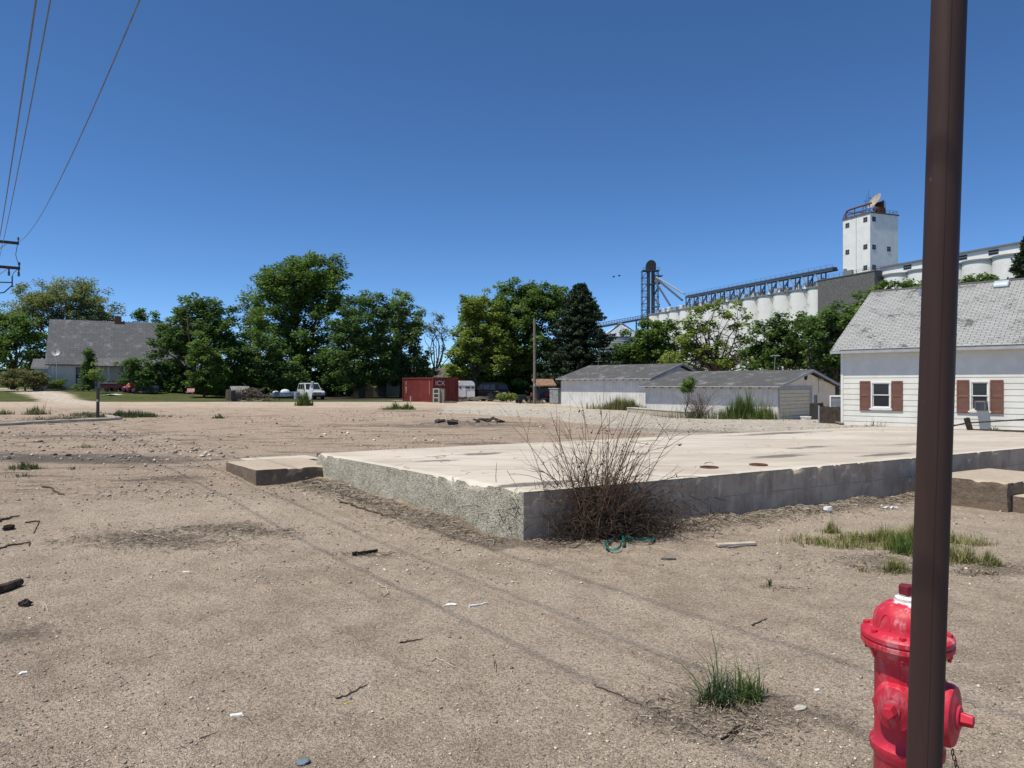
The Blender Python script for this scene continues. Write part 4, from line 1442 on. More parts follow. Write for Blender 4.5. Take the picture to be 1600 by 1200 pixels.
    for sgn in (-0.9, 0.9):
        for k in range(22):
            t = k / 21
            p = Vector((d[0] * t, d[1] * t + sgn, a[2] + d[2] * t)); m.bar(p, p + Vector((0, 0, 1.7)), 0.14)
        m.bar((0, sgn, a[2] + 1.7), (d[0], d[1] + sgn, a[2] + d[2] + 1.7), 0.14); m.bar((0, sgn, a[2] + .9), (d[0], d[1] + sgn, a[2] + d[2] + .9), 0.1)
    m.bar((0, -.9, a[2]), (0, .9, a[2]), .2); m.bar((d[0], d[1] - .9, a[2] + d[2]), (d[0], d[1] + .9, a[2] + d[2]), .2)
    m.build('walkway_railing', M_STEELLIGHT, cv)
    for t in (0.12, 0.48, 0.78, 0.9):
        m = MB()
        for sgn in (-.9, .9):
            m.bar((d[0] * t, d[1] * t + sgn, 0), (d[0] * t, d[1] * t + sgn, a[2] + d[2] * t), 0.32)
        m.bar((d[0] * t, d[1] * t - .9, a[2] * .8), (d[0] * t, d[1] * t + .9, a[2] * .8), .2)
        m.build('support', M_STEELDARK, cv)


bucket_tower()


def left_house():
    M_SH = shingles('silver grey shingles', (0.155, 0.158, 0.163), (0.055, 0.055, 0.058), (0.26, 0.26, 0.265), row=0.32, wid=0.8, wear=0.8)
    M_W = plain('pale house paint', (0.66, 0.62, 0.565), 0.75, 0.2, var=0.1, scale=1.2)
    Y = 85.0
    a = W(76, 611, Y); zg = float(gz(a[0], a[1]))
    loc = (a[0], a[1], 0.0)
    rz = math.radians(27)
    r = thing('grey_roofed_house', 'pale house with tall grey shingle roof and brick chimney at the left', 'house', loc, rz)
    q = lambda px, py, v=0.0: ray_local(px, py, loc, rz, 1, v)
    L = 15.5
    ze = q(120, 564.5)[2]
    D2 = 4.2
    zr = q(120, 502, D2)[2]
    w = MB()
    w.bx(0, L, 0, 0.15, zg - .6, ze)
    w.prism([(0.151, zg - .6), (2 * D2, zg - .6), (2 * D2, ze), (D2, zr - 0.2), (0.151, ze)], 0, 0.15, 'yz')
    w.prism([(0.151, zg - .6), (2 * D2, zg - .6), (2 * D2, ze), (D2, zr - 0.2), (0.151, ze)], L - .15, L, 'yz')
    w.build('wall', M_W, r)
    sl_ = (zr - ze) / D2
    ro = roof_slopes(-0.35, L + 0.3, -0.45, ze - 0.45 * sl_ + 0.15, D2, zr + 0.15, 2 * D2 + 0.45, ze - .45 * sl_ + .15, 0.14).build('roof', M_SH, r)
    roof_uv(ro, D2, math.cos(math.atan(sl_)))
    ch = q(184.5, 500, D2)
    MB().bx(ch[0] - .38, ch[0] + .38, D2 - .3, D2 + .3, zr - .5, q(185, 498.5, D2)[2] + 0.35).build('chimney', plain('red chimney brick', (0.22, 0.10, 0.07), 0.9, 0.1, var=0.35, scale=12), ro)
    # lower porch roof at the right, and a small wing at the left
    x0, x1 = q(143, 570)[0], q(245, 570)[0]
    zp0, zp1 = q(150, 571.5, -1.6)[2], q(150, 559, 0)[2]
    m = MB(); m.prism([(-1.75, zp0), (0.0, zp1), (0.0, zp1 - .12), (-1.75, zp0 - .12)], x0, x1, 'yz')
    pr = m.build('porch_roof', M_SH, r); roof_uv(pr, 0, .9)
    for k in range(5):
        x = x0 + 0.2 + (x1 - x0 - .4) * k / 4
        MB().bx(x - .07, x + .07, -1.6, -1.46, zg - .3, zp0 - .05).build('porch_post', M_WHITEPAINT, r)
    xw0, xw1 = q(48, 570)[0], q(73, 570)[0]
    zw = q(60, 573.5, -.4)[2]
    m = MB(); m.bx(xw0 + .3, -0.02, 0.4, 4.0, zg - .6, zw - .05); m.build('side_wing', M_W, r)
    m = MB(); m.prism([(-.1, zw - .05), (2.2, zw + 1.05), (4.4, zw - .05), (4.4, zw - .2), (2.2, zw + .9), (-.1, zw - .2)], xw0, 0.1, 'yz')
    o = m.build('wing_roof', M_SH, r); roof_uv(o, 2.2, .9)
    MB().bx(xw0 + .01, .05, -.125, -.102, zw - .22, zw - .06).build('wing_fascia', M_WHITEPAINT, r)
    MB().bx(-.02, .10, -.03, .02, zg - .5, ze - .05).build('corner_board', M_WHITEPAINT, r)
    MB().bx(q(82, 590)[0], q(84, 590)[0], -.03, -.002, zg - .5, ze - .05).build('corner_board', M_WHITEPAINT, r)
    for (pa, pb, pt, pbm) in ((118.5, 131, 574, 599),):
        wa, wb = q(pa, 585), q(pb, 585); za, zb = q(pa, pbm)[2], q(pa, pt)[2]
        f = MB(); f.bx(wa[0], wb[0], -0.06, -0.002, za, zb); f = f.build('window', plain('dark brown trim', (0.05, 0.035, 0.03), 0.7), r)
        g = MB(); g.bx(wa[0] + .1, wb[0] - .1, -0.07, -0.061, (za + zb) / 2 + .05, zb - .1); g.build('pane', M_GLASS, f)
        ac = MB(); ac.bx(wa[0] + .15, wb[0] - .15, -0.4, -.061, za + .1, za + .62); ac.build('cooler', M_GREYPAINT, f)
    wa, wb = q(188, 576)[0], q(197, 576)[0]
    f = MB(); f.bx(wa, wb, -.05, -.002, q(190, 581)[2], q(190, 575)[2]); f.build('window', M_GLASS, r)
    # dish on its pole in front
    p = W(88.5, 607, 83.5); zb_ = float(gz(p[0], p[1]))
    d = thing('small_satellite_dish', 'small grey satellite dish on a pole before the left house', 'satellite dish', (p[0], p[1], zb_))
    zt = CH + (600 - 552) / F * 83.5 - zb_
    MB().tube([(0, 0, 0), (0, 0, zt)], 0.05, 8).build('pole', M_GALV, d)
    ax = Vector((0.35, -0.8, 0.45)).normalized()
    pr = [(0.02, 0), (0.22, 0.03), (0.40, 0.12), (0.42, 0.11), (0.22, 0.0), (0.02, -.03)]
    MB().lathe(pr, 20, (0, -0.12, zt), ax, closed=False).build('reflector', plain('grey dish', (0.5, 0.5, 0.5), 0.5), d, smooth=True)
    m = MB(); m.tube([(0, -.12, zt - .35), tuple(Vector((0, -.12, zt)) + ax * .5)], .02, 5); m.box(tuple(Vector((0, -.12, zt)) + ax * .5), (.1, .1, .1)); m.tube([(0, 0, zt - .02), (0, -.12, zt - .36)], .025, 5)
    m.build('feed_arm', M_STEELDARK, d)


left_house()


def far_house():
    """low house and board fence behind the trees"""
    M_SH = shingles('brown grey shingles', (0.155, 0.14, 0.125), (0.07, 0.065, 0.06), (0.1, 0.09, 0.08), row=0.2, wid=0.5, wear=0.4)
    M_W = plain('tan siding', (0.42, 0.39, 0.30), 0.8, 0.2, var=0.1)
    a = W(572, 620, 100.0)
    loc = (a[0], a[1], 0)
    r = thing('low_tan_house', 'low tan house with brown grey roof behind the red container', 'house', loc, math.radians(2))
    L = 16.5; ze = CH + (600 - 590.5) / F * 100; zr = CH + (600 - 575) / F * 104
    lap_wall(L, -.2, ze, 0.25, 0.02).build('wall', M_W, r)
    MB().bx(0, L, .05, 8, -.3, ze).build('inner_block', M_W, r)
    ro = roof_slopes(-.4, L + .4, -.5, ze - .1, 4, zr, 8.5, ze - .1, .15).build('roof', M_SH, r); roof_uv(ro, 4, .9)
    p = ray_local(592, 600, loc, math.radians(2), 1, 0)
    f = MB(); f.bx(p[0] - .5, p[0] + .5, -.06, -.025, 1.0, 2.1); f = f.build('window', M_WHITEPAINT, r)
    MB().bx(p[0] - .42, p[0] + .42, -.075, -.061, 1.08, 2.02).build('pane', M_GLASS, f)
    # board fence
    b = pos(553, 91.0); c = pos(603, 92.5)
    d = np.array((c - b)[:2]); Lf = np.linalg.norm(d)
    fe = thing('board_fence', 'tan and grey board fence in the shade under the trees', 'fence', (b[0], b[1], float(b[2])), math.atan2(d[1], d[0]))
    n = int(Lf / 0.155)
    Mf = [plain('fence boards brown', (0.15, 0.115, 0.085), 0.9, var=0.3), plain('fence boards tan', (0.36, 0.27, 0.18), 0.9, var=0.25)]
    segs = [(0.0, 0.24, 0), (0.24, 0.62, 0), (0.62, 0.78, 1), (0.78, 1.0, 0)]
    for s0, s1, mi in segs:
        m = MB()
        for k in range(int(n * s0), int(n * s1)):
            hh = 1.78 + 0.03 * math.sin(k * 1.7)
            m.bx(k * .155, k * .155 + .14, -.03, -.005, 0.03, hh)
        m.bx(Lf * s0, Lf * s1 - .03, -.004, .05, .35, .45); m.bx(Lf * s0, Lf * s1 - .03, -.004, .05, 1.4, 1.5)
        m.build('fence_panel', Mf[mi], fe)
    for k in range(5):
        MB().bx(Lf * k / 4 - .05, Lf * k / 4 + .05, .052, .15, -.1, 1.7).build('fence_post', M_DARKWOOD, fe)


far_house()


# ------------------------------------------------------------------ trees and plants
def rand_dirs(n, rng):
    v = rng.normal(size=(n, 3))
    return v / np.linalg.norm(v, axis=1, keepdims=True)


def leaf_cards(c, size, rng, up=0.75, aspect=0.6):
    """diamond leaf cards round points c, turned at random with a bias to face upward"""
    n = len(c)
    nrm = rand_dirs(n, rng); nrm[:, 2] = np.abs(nrm[:, 2]) + up
    nrm /= np.linalg.norm(nrm, axis=1, keepdims=True)
    t = np.cross(nrm, rand_dirs(n, rng)); t /= np.linalg.norm(t, axis=1, keepdims=True) + 1e-9
    b = np.cross(nrm, t)
    s = (size * rng.uniform(0.6, 1.35, n))[:, None]
    bend = nrm * s * 0.18
    V = np.stack([c - t * s, c - b * s * aspect + bend, c + t * s, c + b * s * aspect + bend], 1).reshape(-1, 3)
    return V, np.arange(4 * n).reshape(n, 4)


def px_blobs(ells, Y):
    out = []
    for e in ells:
        cx, cy, rx, ry = e[:4]
        dz = e[4] if len(e) > 4 else 0.0
        p = W(cx, cy, Y + dz)
        k = (Y + dz) / F
        out.append((p, np.array((rx * k, 0.5 * (rx + ry) * k, ry * k))))
    return out


def limb_curve(a, b, rng, sag=0.12, n=5):
    a, b = np.asarray(a, float), np.asarray(b, float)
    L = np.linalg.norm(b - a)
    off = rng.normal(size=3) * L * sag
    off[2] = abs(off[2]) * 0.5 + L * 0.06
    return [a + (b - a) * t + off * math.sin(math.pi * t) for t in np.linspace(0, 1, n)]


def tree(name, label, base_px, Y, ells, mat, bark=None, dens=1.0, leaf=0.2, clump=0.75, per=46, shell=0.30, group=None, trunk_r=0.28, limbs=14, seed=1, lean=None, base_z=None, cat='tree', ragged=0.3, flat=0.65):
    rng = np.random.default_rng(seed)
    bl = px_blobs(ells, Y)
    base = pos(base_px, Y)
    if base_z is not None:
        base[2] = base_z
    r = thing(name, label, cat, base, 0, group)
    cl = []
    for c, rad in bl:
        area = 4 * math.pi * (rad[0] * rad[2] + rad[0] * rad[1] + rad[1] * rad[2]) / 3
        n = max(4, int(area * dens * 0.62 / clump ** 2 * 0.55))
        d = rand_dirs(n, rng)
        rr = shell + (1.06 - shell) * rng.random(n) ** 0.6
        lump = 1 + ragged * noise(d[:, 0] * 2.1 + c[0], d[:, 1] * 2.1, d[:, 2] * 2.1 + c[2], seed=seed)
        cl.append(c + d * rad * (rr * lump)[:, None])
    cl = np.concatenate(cl)
    cl = cl[cl[:, 2] > base[2] + 0.25]
    k = rng.uniform(0.5, 1.4, len(cl))
    cnt = np.maximum(6, (per * k * 1.55).astype(int))
    idx = np.repeat(np.arange(len(cl)), cnt)
    N = len(idx)
    off = rand_dirs(N, rng) * (rng.random(N) ** 0.55)[:, None] * np.array((1, 1, flat)) * clump
    off *= (0.6 + 0.5 * k[idx])[:, None]
    p = cl[idx] + off
    p[:, 2] = np.maximum(p[:, 2], base[2] + 0.1)
    V, f = leaf_cards(p - base, leaf, rng)
    ct = rng.random(len(cl))
    tint = np.clip(0.55 * ct[idx] + 0.45 * rng.random(N), 0, 1)
    np_mesh('crown', V, f, mat, r, {'tint': np.repeat(tint, 4)})
    # trunk and limbs
    mb = MB()
    top = sum(b[0] for b in bl) / len(bl) - base
    if lean is not None:
        top = np.asarray(lean, float)
    fork = np.array((top[0] * 0.55, top[1] * 0.55, max(0.8, top[2] * 0.42)))
    tr = [np.array((0, 0, -0.3)), fork * 0.5 + rng.normal(size=3) * 0.08, fork]
    mb.tube([tuple(q) for q in tr], [trunk_r * 1.25, trunk_r, trunk_r * 0.85], 9)
    sel = rng.choice(len(cl), min(limbs, len(cl)), replace=False)
    for j in sel:
        tgt = cl[j] - base
        st = fork * rng.uniform(0.75, 1.0)
        cv = limb_curve(st, st + (tgt - st) * 0.95, rng)
        r0 = trunk_r * rng.uniform(0.28, 0.55)
        mb.tube([tuple(q) for q in cv], list(np.linspace(r0, r0 * 0.18, len(cv))), 5)
        for s in range(2):
            m = cv[2 + s % 2]
            j2 = rng.integers(len(cl))
            e = m + (cl[j2] - base - m) * min(1.0, 2.6 / (np.linalg.norm(cl[j2] - base - m) + 1e-6))
            c2 = limb_curve(m, e, rng, 0.1, 4)
            mb.tube([tuple(q) for q in c2], list(np.linspace(r0 * 0.4, r0 * 0.1, len(c2))), 4)
    mb.build('trunk', bark or M_BARK, r, fix=False)
    return r


def spruce(name, label, base_px, Y, top_px, half_px, mat, seed=3, base_z=None, group=None):
    rng = np.random.default_rng(seed)
    base = pos(base_px, Y)
    if base_z is not None:
        base[2] = base_z
    H = CH + (600 - top_px) / F * Y - base[2]
    R0 = half_px / F * Y
    r = thing(name, label, 'tree', base, 0, group)
    pts, tin = [], []
    mb = MB()
    mb.tube([(0, 0, -.3), (0, 0, H * 0.5), (0, 0, H * 0.97)], [0.24, 0.15, 0.03], 8)
    z = 0.4
    while z < H - 0.15:
        f = 1 - z / H
        rad = R0 * 1.12 * (f ** 0.62) * rng.uniform(0.82, 1.12) + 0.12
        nb = max(5, int(13 * f ** 0.5 + 5))
        for k in range(nb):
            a = rng.uniform(0, 2 * math.pi)
            L = rad * rng.uniform(0.72, 1.12)
            m = max(8, int(L * 44))
            t = rng.random(m) ** 0.7
            droop = -0.20 * L * t ** 1.3 + 0.14 * L * t ** 3
            w = 0.34 * (1.1 - t) * min(1, L / 1.6) + 0.06
            lat = rng.normal(size=m) * w
            zz = z + droop + rng.normal(size=m) * 0.07 - np.abs(lat) * 0.25
            pts.append(np.stack([np.cos(a) * L * t - np.sin(a) * lat, np.sin(a) * L * t + np.cos(a) * lat, zz], -1))
            tin.append(np.clip(0.25 + 0.6 * t + rng.normal(size=m) * 0.18, 0, 1))
            if k % 3 == 0:
                mb.tube([(0, 0, z), (np.cos(a) * L * .5, np.sin(a) * L * .5, z - .1 * L), (np.cos(a) * L * .9, np.sin(a) * L * .9, z - .16 * L)], [0.05, 0.03, 0.01], 4)
        z += max(0.16, 0.36 * (0.4 + f))
    p = np.concatenate(pts); tin = np.concatenate(tin)
    V, f = leaf_cards(p, 0.17, rng, up=0.5, aspect=0.42)
    np_mesh('crown', V, f, mat, r, {'tint': np.repeat(tin, 4)})
    mb.build('trunk', M_BARK, r, fix=False)
    return r


F_DARK = foliage('dark green leaves', (0.054, 0.103, 0.031), (0.151, 0.247, 0.066))
F_MID = foliage('mid green leaves', (0.070, 0.131, 0.031), (0.196, 0.297, 0.070))
F_YELLOW = foliage('yellow green maple leaves', (0.114, 0.182, 0.036), (0.340, 0.416, 0.096))
F_OLIVE = foliage('fresh olive elm leaves', (0.122, 0.155, 0.052), (0.317, 0.365, 0.138))
F_COTTON = foliage('shiny poplar leaves', (0.075, 0.146, 0.045), (0.278, 0.403, 0.151))
F_GREYGREEN = foliage('grey green leaves', (0.114, 0.156, 0.101), (0.265, 0.321, 0.206))
F_SPRUCE = foliage('spruce needles', (0.017, 0.032, 0.017), (0.063, 0.093, 0.051), 0.1)
F_CONIF = foliage('pine needles', (0.014, 0.026, 0.014), (0.055, 0.082, 0.042), 0.1)
F_BUSH = foliage('brownish shrub leaves', (0.101, 0.106, 0.045), (0.265, 0.265, 0.114))

TG = 'trees along the far side of the lot'
tree('elm_tree', 'broad feathery olive elm rising behind the grey-roofed house', 95, 108,
     [(95, 480, 75, 40), (150, 488, 36, 26), (48, 498, 45, 40), (112, 458, 42, 24), (60, 462, 30, 22), (165, 500, 22, 16)], F_OLIVE, M_BARK, dens=1.15, leaf=0.16, clump=0.9, per=42, shell=0.35, limbs=40, trunk_r=0.4, seed=11, ragged=0.35)
tree('hackberry_tree', 'dark bushy tree at the far left edge beside the grey-roofed house', 20, 96,
     [(25, 545, 42, 45), (5, 515, 28, 32), (62, 560, 16, 28), (40, 520, 28, 26), (-25, 540, 40, 60)], F_MID, dens=0.9, leaf=0.2, clump=0.95, per=50, seed=12)
tree('lilac_shrub', 'wide brownish shrub left of the grey-roofed house', 40, 83, [(38, 592, 32, 17), (20, 596, 18, 13), (56, 597, 18, 14)], F_BUSH, dens=1.1, leaf=0.14, clump=0.6, per=50, trunk_r=0.08, limbs=14, cat='shrub', seed=13)
tree('rose_shrub', 'small dark shrub at the blue wall of the grey-roofed house', 92, 83.3, [(92, 602, 11, 9), (82, 604, 8, 7)], F_MID, dens=1.5, leaf=0.1, clump=0.4, per=40, trunk_r=0.04, limbs=6, cat='shrub', seed=14)
tree('low_shrub', 'low green shrub under the window of the grey-roofed house', 130, 82.8, [(126, 606, 10, 5), (140, 606, 10, 6)], F_MID, dens=1.5, leaf=0.1, clump=0.4, per=40, trunk_r=0.04, limbs=6, cat='shrub', seed=15)
tree('climbing_vine', 'dark pointed vine covering a porch corner of the left house', 138, 83.0, [(138, 565, 5, 20), (137, 590, 8, 16), (139, 551, 3, 8)], F_DARK, dens=2.0, leaf=0.11, clump=0.4, per=36, trunk_r=0.05, limbs=8, cat='vine', seed=16)
tree('young_tree', 'young yellow green sapling in front of the left house porch', 151, 79, [(151, 585, 10, 10), (146, 575, 5, 9), (156, 590, 8, 8)], F_YELLOW, dens=0.9, leaf=0.11, clump=0.45, per=26, trunk_r=0.05, limbs=8, cat='tree', seed=17)
tree('backyard_tree', 'small tree top showing above the left house roof beside the chimney', 216, 125, [(216, 496, 13, 9), (222, 489, 6, 6), (210, 520, 14, 20)], F_MID, dens=1.0, leaf=0.22, clump=0.8, per=36, seed=18)
tree('backyard_tree', 'rounder small tree top showing right of the chimney over the house roof', 241, 122, [(242, 496, 12, 8), (240, 520, 15, 20)], F_MID, dens=1.0, leaf=0.22, clump=0.8, per=36, seed=19)
tree('mulberry_tree', 'dense dark green round tree right of the grey-roofed house', 300, 84,
     [(305, 520, 50, 42), (268, 548, 32, 42), (335, 495, 34, 26), (345, 545, 45, 55), (300, 490, 28, 24), (262, 590, 28, 28), (350, 590, 45, 30), (305, 590, 40, 28)], F_DARK, dens=1.0, leaf=0.19, clump=0.8, per=52, group=TG, seed=21, trunk_r=0.35)
tree('juniper_tree', 'small lighter green pointed tree in front of the dark mulberry', 318, 78, [(318, 575, 24, 34), (315, 548, 15, 24), (322, 600, 26, 16), (333, 580, 16, 26)], F_MID, dens=1.2, leaf=0.14, clump=0.55, per=50, trunk_r=0.12, seed=22)
tree('wild_plum', 'spreading dark shrub before the porch of the left house', 212, 80, [(215, 580, 22, 22), (200, 572, 14, 16), (230, 595, 18, 16), (203, 590, 10, 12)], F_DARK, dens=1.0, leaf=0.15, clump=0.6, per=40, trunk_r=0.1, cat='shrub', seed=23)
tree('locust_tree', 'tallest rounded green tree at the left of the lot', 468, 97,
     [(470, 445, 68, 42), (430, 485, 55, 55), (512, 462, 40, 50), (470, 520, 80, 60), (497, 422, 46, 24), (445, 430, 40, 28), (455, 565, 75, 45)], F_MID, dens=0.95, leaf=0.22, clump=1.0, per=52, group=TG, seed=24, trunk_r=0.45, limbs=24)
tree('dark_elm', 'dark shaded tree over the silver car', 410, 84, [(400, 560, 36, 40), (425, 580, 40, 32), (385, 590, 34, 28), (450, 592, 26, 22)], F_DARK, dens=1.0, leaf=0.18, clump=0.75, per=48, seed=25)
tree('grey_elm', 'pale grey green wispy treetop between two dense trees', 395, 122, [(390, 463, 13, 15), (404, 478, 14, 14), (384, 482, 10, 12), (400, 505, 20, 25)], F_GREYGREEN, dens=0.7, leaf=0.2, clump=0.8, per=26, limbs=14, seed=26)
tree('ash_tree', 'dark ash tree behind the board fence', 566, 86, [(560, 510, 40, 48), (545, 555, 40, 45), (585, 560, 40, 45), (580, 490, 32, 32), (520, 570, 20, 36), (565, 590, 45, 22)], F_DARK, dens=0.95, leaf=0.19, clump=0.8, per=48, group=TG, seed=27, trunk_r=0.34)
tree('cottonwood_tree', 'glossy upright poplar behind the red container', 628, 92, [(622, 490, 24, 40), (636, 540, 34, 45), (615, 530, 28, 50), (648, 500, 16, 28), (632, 575, 42, 30), (605, 580, 30, 30), (665, 580, 22, 16)], F_COTTON, dens=0.85, leaf=0.19, clump=0.75, per=44, group=TG, seed=28, trunk_r=0.32, ragged=0.45)
tree('leaning_elm', 'thin leaning tree with sparse grey leaves against the sky', 668, 112, [(682, 505, 13, 14), (674, 520, 9, 9), (690, 520, 8, 12), (692, 548, 7, 9), (686, 493, 9, 6), (664, 515, 6, 8)], F_GREYGREEN, dens=0.75, leaf=0.17, clump=0.7, per=22, limbs=9, trunk_r=0.3, seed=29, lean=(2.4, 0, 9.0))
tree('maple_tree', 'yellow green maple with ragged crown right of the gap', 742, 86,
     [(742, 530, 36, 44), (722, 565, 24, 32), (760, 495, 42, 36), (737, 480, 18, 20), (775, 545, 45, 45), (712, 580, 15, 18), (728, 515, 16, 30)], F_YELLOW, dens=1.0, leaf=0.19, clump=0.75, per=50, group=TG, seed=30, trunk_r=0.34, ragged=0.45)
tree('maple_tree', 'big mid green maple crown behind the wooden pole', 822, 89,
     [(800, 490, 46, 44), (845, 485, 46, 40), (822, 530, 66, 55), (785, 560, 45, 42), (850, 565, 50, 40), (870, 470, 30, 28), (815, 458, 35, 18), (770, 590, 50, 22), (830, 595, 60, 22)], F_MID, dens=1.0, leaf=0.19, clump=0.78, per=52, group=TG, seed=31, trunk_r=0.36, limbs=20, ragged=0.4)
spruce('spruce_tree', 'tall dark spruce beside the long pale shed', 906, 78, 441, 72, F_SPRUCE, seed=32, group=TG)
tree('boxelder_tree', 'dark green tree between grain bin and white silos', 1012, 88, [(1012, 535, 34, 34), (1035, 520, 26, 22), (985, 555, 30, 25), (1040, 555, 32, 28), (955, 565, 20, 16), (1000, 560, 40, 20)], F_MID, dens=1.0, leaf=0.19, clump=0.75, per=46, seed=33, ragged=0.4)
tree('open_elm', 'open branching tree with scattered leaf clusters before the silos', 1125, 74,
     [(1090, 488, 16, 10), (1112, 478, 16, 9), (1078, 505, 15, 10), (1135, 495, 12, 10), (1150, 480, 8, 7), (1105, 508, 16, 9), (1150, 512, 10, 10), (1165, 500, 9, 9), (1070, 535, 25, 16), (1095, 545, 26, 18),
      (1130, 540, 16, 10), (1165, 535, 14, 13), (1060, 560, 30, 14), (1115, 565, 35, 14), (1155, 562, 26, 14), (1085, 522, 16, 10)], F_YELLOW, dens=0.95, leaf=0.16, clump=0.55, per=26, shell=0.15, limbs=46, trunk_r=0.26, seed=34, ragged=0.5)
tree('silver_maple', 'dense dark tree behind the garage gable', 1230, 64, [(1215, 530, 34, 38), (1245, 520, 36, 32), (1190, 552, 28, 28), (1225, 560, 55, 26), (1265, 545, 36, 36)], F_DARK, dens=1.0, leaf=0.16, clump=0.62, per=50, seed=35, ragged=0.4)
tree('hedge_tree', 'dark tree crowding the left corner of the white house', 1300, 52, [(1290, 525, 34, 38), (1315, 500, 26, 24), (1300, 570, 40, 36), (1335, 515, 36, 30)], F_DARK, dens=1.0, leaf=0.14, clump=0.55, per=52, seed=36, ragged=0.4)
tree('backyard_tree', 'green treetop over the white house roof left of the post', 1385, 62, [(1378, 460, 28, 18), (1412, 450, 20, 14), (1355, 482, 22, 20), (1430, 455, 18, 14), (1395, 490, 50, 30)], F_MID, dens=1.0, leaf=0.16, clump=0.55, per=44, seed=37, ragged=0.4)
tree('backyard_tree', 'few green leaves over the white house ridge right of the post', 1525, 64, [(1512, 440, 12, 9), (1540, 437, 16, 9), (1525, 460, 35, 20)], F_MID, dens=1.0, leaf=0.15, clump=0.5, per=36, seed=38)
spruce('pine_tree', 'dark conifer behind the white house roof at the right edge', 1614, 62, 352, 58, F_CONIF, seed=39)
tree('garden_shrub', 'bright leafy bush between the dark car and the wooden pole', 792, 66, [(792, 622, 11, 10), (786, 626, 9, 7), (800, 625, 8, 8)], F_YELLOW, dens=1.4, leaf=0.10, clump=0.4, per=42, trunk_r=0.05, limbs=8, cat='shrub', seed=40)
tree('round_sapling', 'small round-topped sapling before the garage wall', 1074, 38, [(1075, 602, 10, 11), (1071, 608, 8, 8), (1078, 596, 7, 6)], F_MID, dens=1.2, leaf=0.055, clump=0.2, per=36, trunk_r=0.03, limbs=8, cat='tree', seed=41)


SHADE_FILL = 'dark shrubs added to stand in for the shade under the trees'  # shrubs added to make the deep shade below the crowns
for i, (px, Y, w, top, lab) in enumerate(((262, 92, 40, 585, 'dark shrub added as deep shade between the left house and the mulberry'), (335, 90, 50, 583, 'dark shrub added as deep shade directly behind the cut stump'),
                                          (420, 96, 60, 580, 'dark shrub added as deep shade behind the covered boat'), (505, 104, 50, 582, 'dark shrub added as deep shade behind the silver car roof'),
                                          (545, 95, 40, 588, 'dark shrub added as deep shade left of the board fence'), (722, 98, 40, 588, 'dark shrub added as deep shade behind the horse trailer'),
                                          (775, 96, 50, 585, 'dark shrub added as deep shade behind the dark car'), (850, 95, 60, 582, 'dark shrub added as deep shade behind the canopy cart'),
                                          (930, 90, 50, 585, 'dark shrub added as deep shade behind the long shed'))):
    tree('shade_shrub', lab, px, Y, [(px, 612, w, 612 - top), (px - w * .5, 608, w * .6, 18), (px + w * .5, 606, w * .6, 20)], F_DARK, dens=1.0, leaf=0.2, clump=0.8, per=44, trunk_r=0.08, limbs=10, cat='shrub', group=SHADE_FILL, seed=200 + i)


def far_wood():
    """low belt of far trees that closes the horizon"""
    rng = np.random.default_rng(55)
    cs = []
    for px in np.arange(-500, 2300, 5.0):
        Y = rng.uniform(170, 260)
        h = (5.0 + 4.0 * noise(np.array([px * 0.02]), np.array([3.0]), seed=8)[0]) * rng.uniform(0.6, 1.1)
        x = (px - 800) / F * Y
        n = 8
        cs.append(np.stack([x + rng.normal(size=n) * 2.0, Y + rng.normal(size=n) * 2, rng.uniform(0.2, 1, n) * h], -1))
    cl = np.concatenate(cs)
    idx = np.repeat(np.arange(len(cl)), 9)
    p = cl[idx] + rng.normal(size=(len(idx), 3)) * np.array((1.0, 1.0, 0.8))
    p[:, 2] = np.abs(p[:, 2]) + 0.1
    V, f = leaf_cards(p, 0.62, rng)
    o = np_mesh('far_woodland', V, f, F_DARK, None, {'tint': np.repeat(rng.random(len(p)), 4)})
    kind(tag(o, 'low belt of far dark trees along the horizon', 'woodland'), 'stuff')


far_wood()


# ------------------------------------------------------------------ grass, weeds, dry shrubs
def blades(base, h, rng, width=0.006, lean=0.5, droop=0.4, tint=None):
    """curved grass blades; base (n,3), h (n,)"""
    n = len(base)
    a = rng.uniform(0, 2 * np.pi, n)
    d = np.stack([np.cos(a), np.sin(a), np.zeros(n)], -1)
    w = np.stack([-np.sin(a), np.cos(a), np.zeros(n)], -1) * (width * rng.uniform(0.6, 1.3, n))[:, None]
    ln = (np.abs(rng.normal(size=n)) * lean * h)[:, None]
    up = np.array((0, 0, 1.0))[None] * h[:, None]
    m = base + d * ln * 0.35 + up * 0.6
    t = base + d * ln + up * (1 - droop * np.clip(ln / (h[:, None] + 1e-6), 0, 1) * 0.6)
    V = np.stack([base - w, base + w, m + w * 0.75, m - w * 0.75, t + w * 0.12, t - w * 0.12], 1).reshape(-1, 3)
    k = np.arange(n)[:, None] * 6
    f = np.concatenate([k + np.array([[0, 1, 2, 3]]), k + np.array([[3, 2, 4, 5]])], 0)
    tt = rng.random(n) if tint is None else tint
    return V, f, np.repeat(tt, 6)


G_GREEN = foliage('green grass blades', (0.061, 0.105, 0.028), (0.184, 0.245, 0.070), 0.25)
G_DRY = foliage('half dry grass blades', (0.105, 0.131, 0.038), (0.385, 0.359, 0.149), 0.25)
G_STRAW = foliage('straw', (0.13, 0.105, 0.07), (0.36, 0.31, 0.22), 0.1)
G_DARKGRASS = foliage('dark blue green grass', (0.038, 0.070, 0.032), (0.123, 0.166, 0.074), 0.25)
M_TWIG = tinted('dry brown twigs', (0.055, 0.035, 0.026), (0.20, 0.125, 0.085))
M_TWIGDARK = tinted('dark dry twigs', (0.028, 0.020, 0.016), (0.125, 0.09, 0.065))


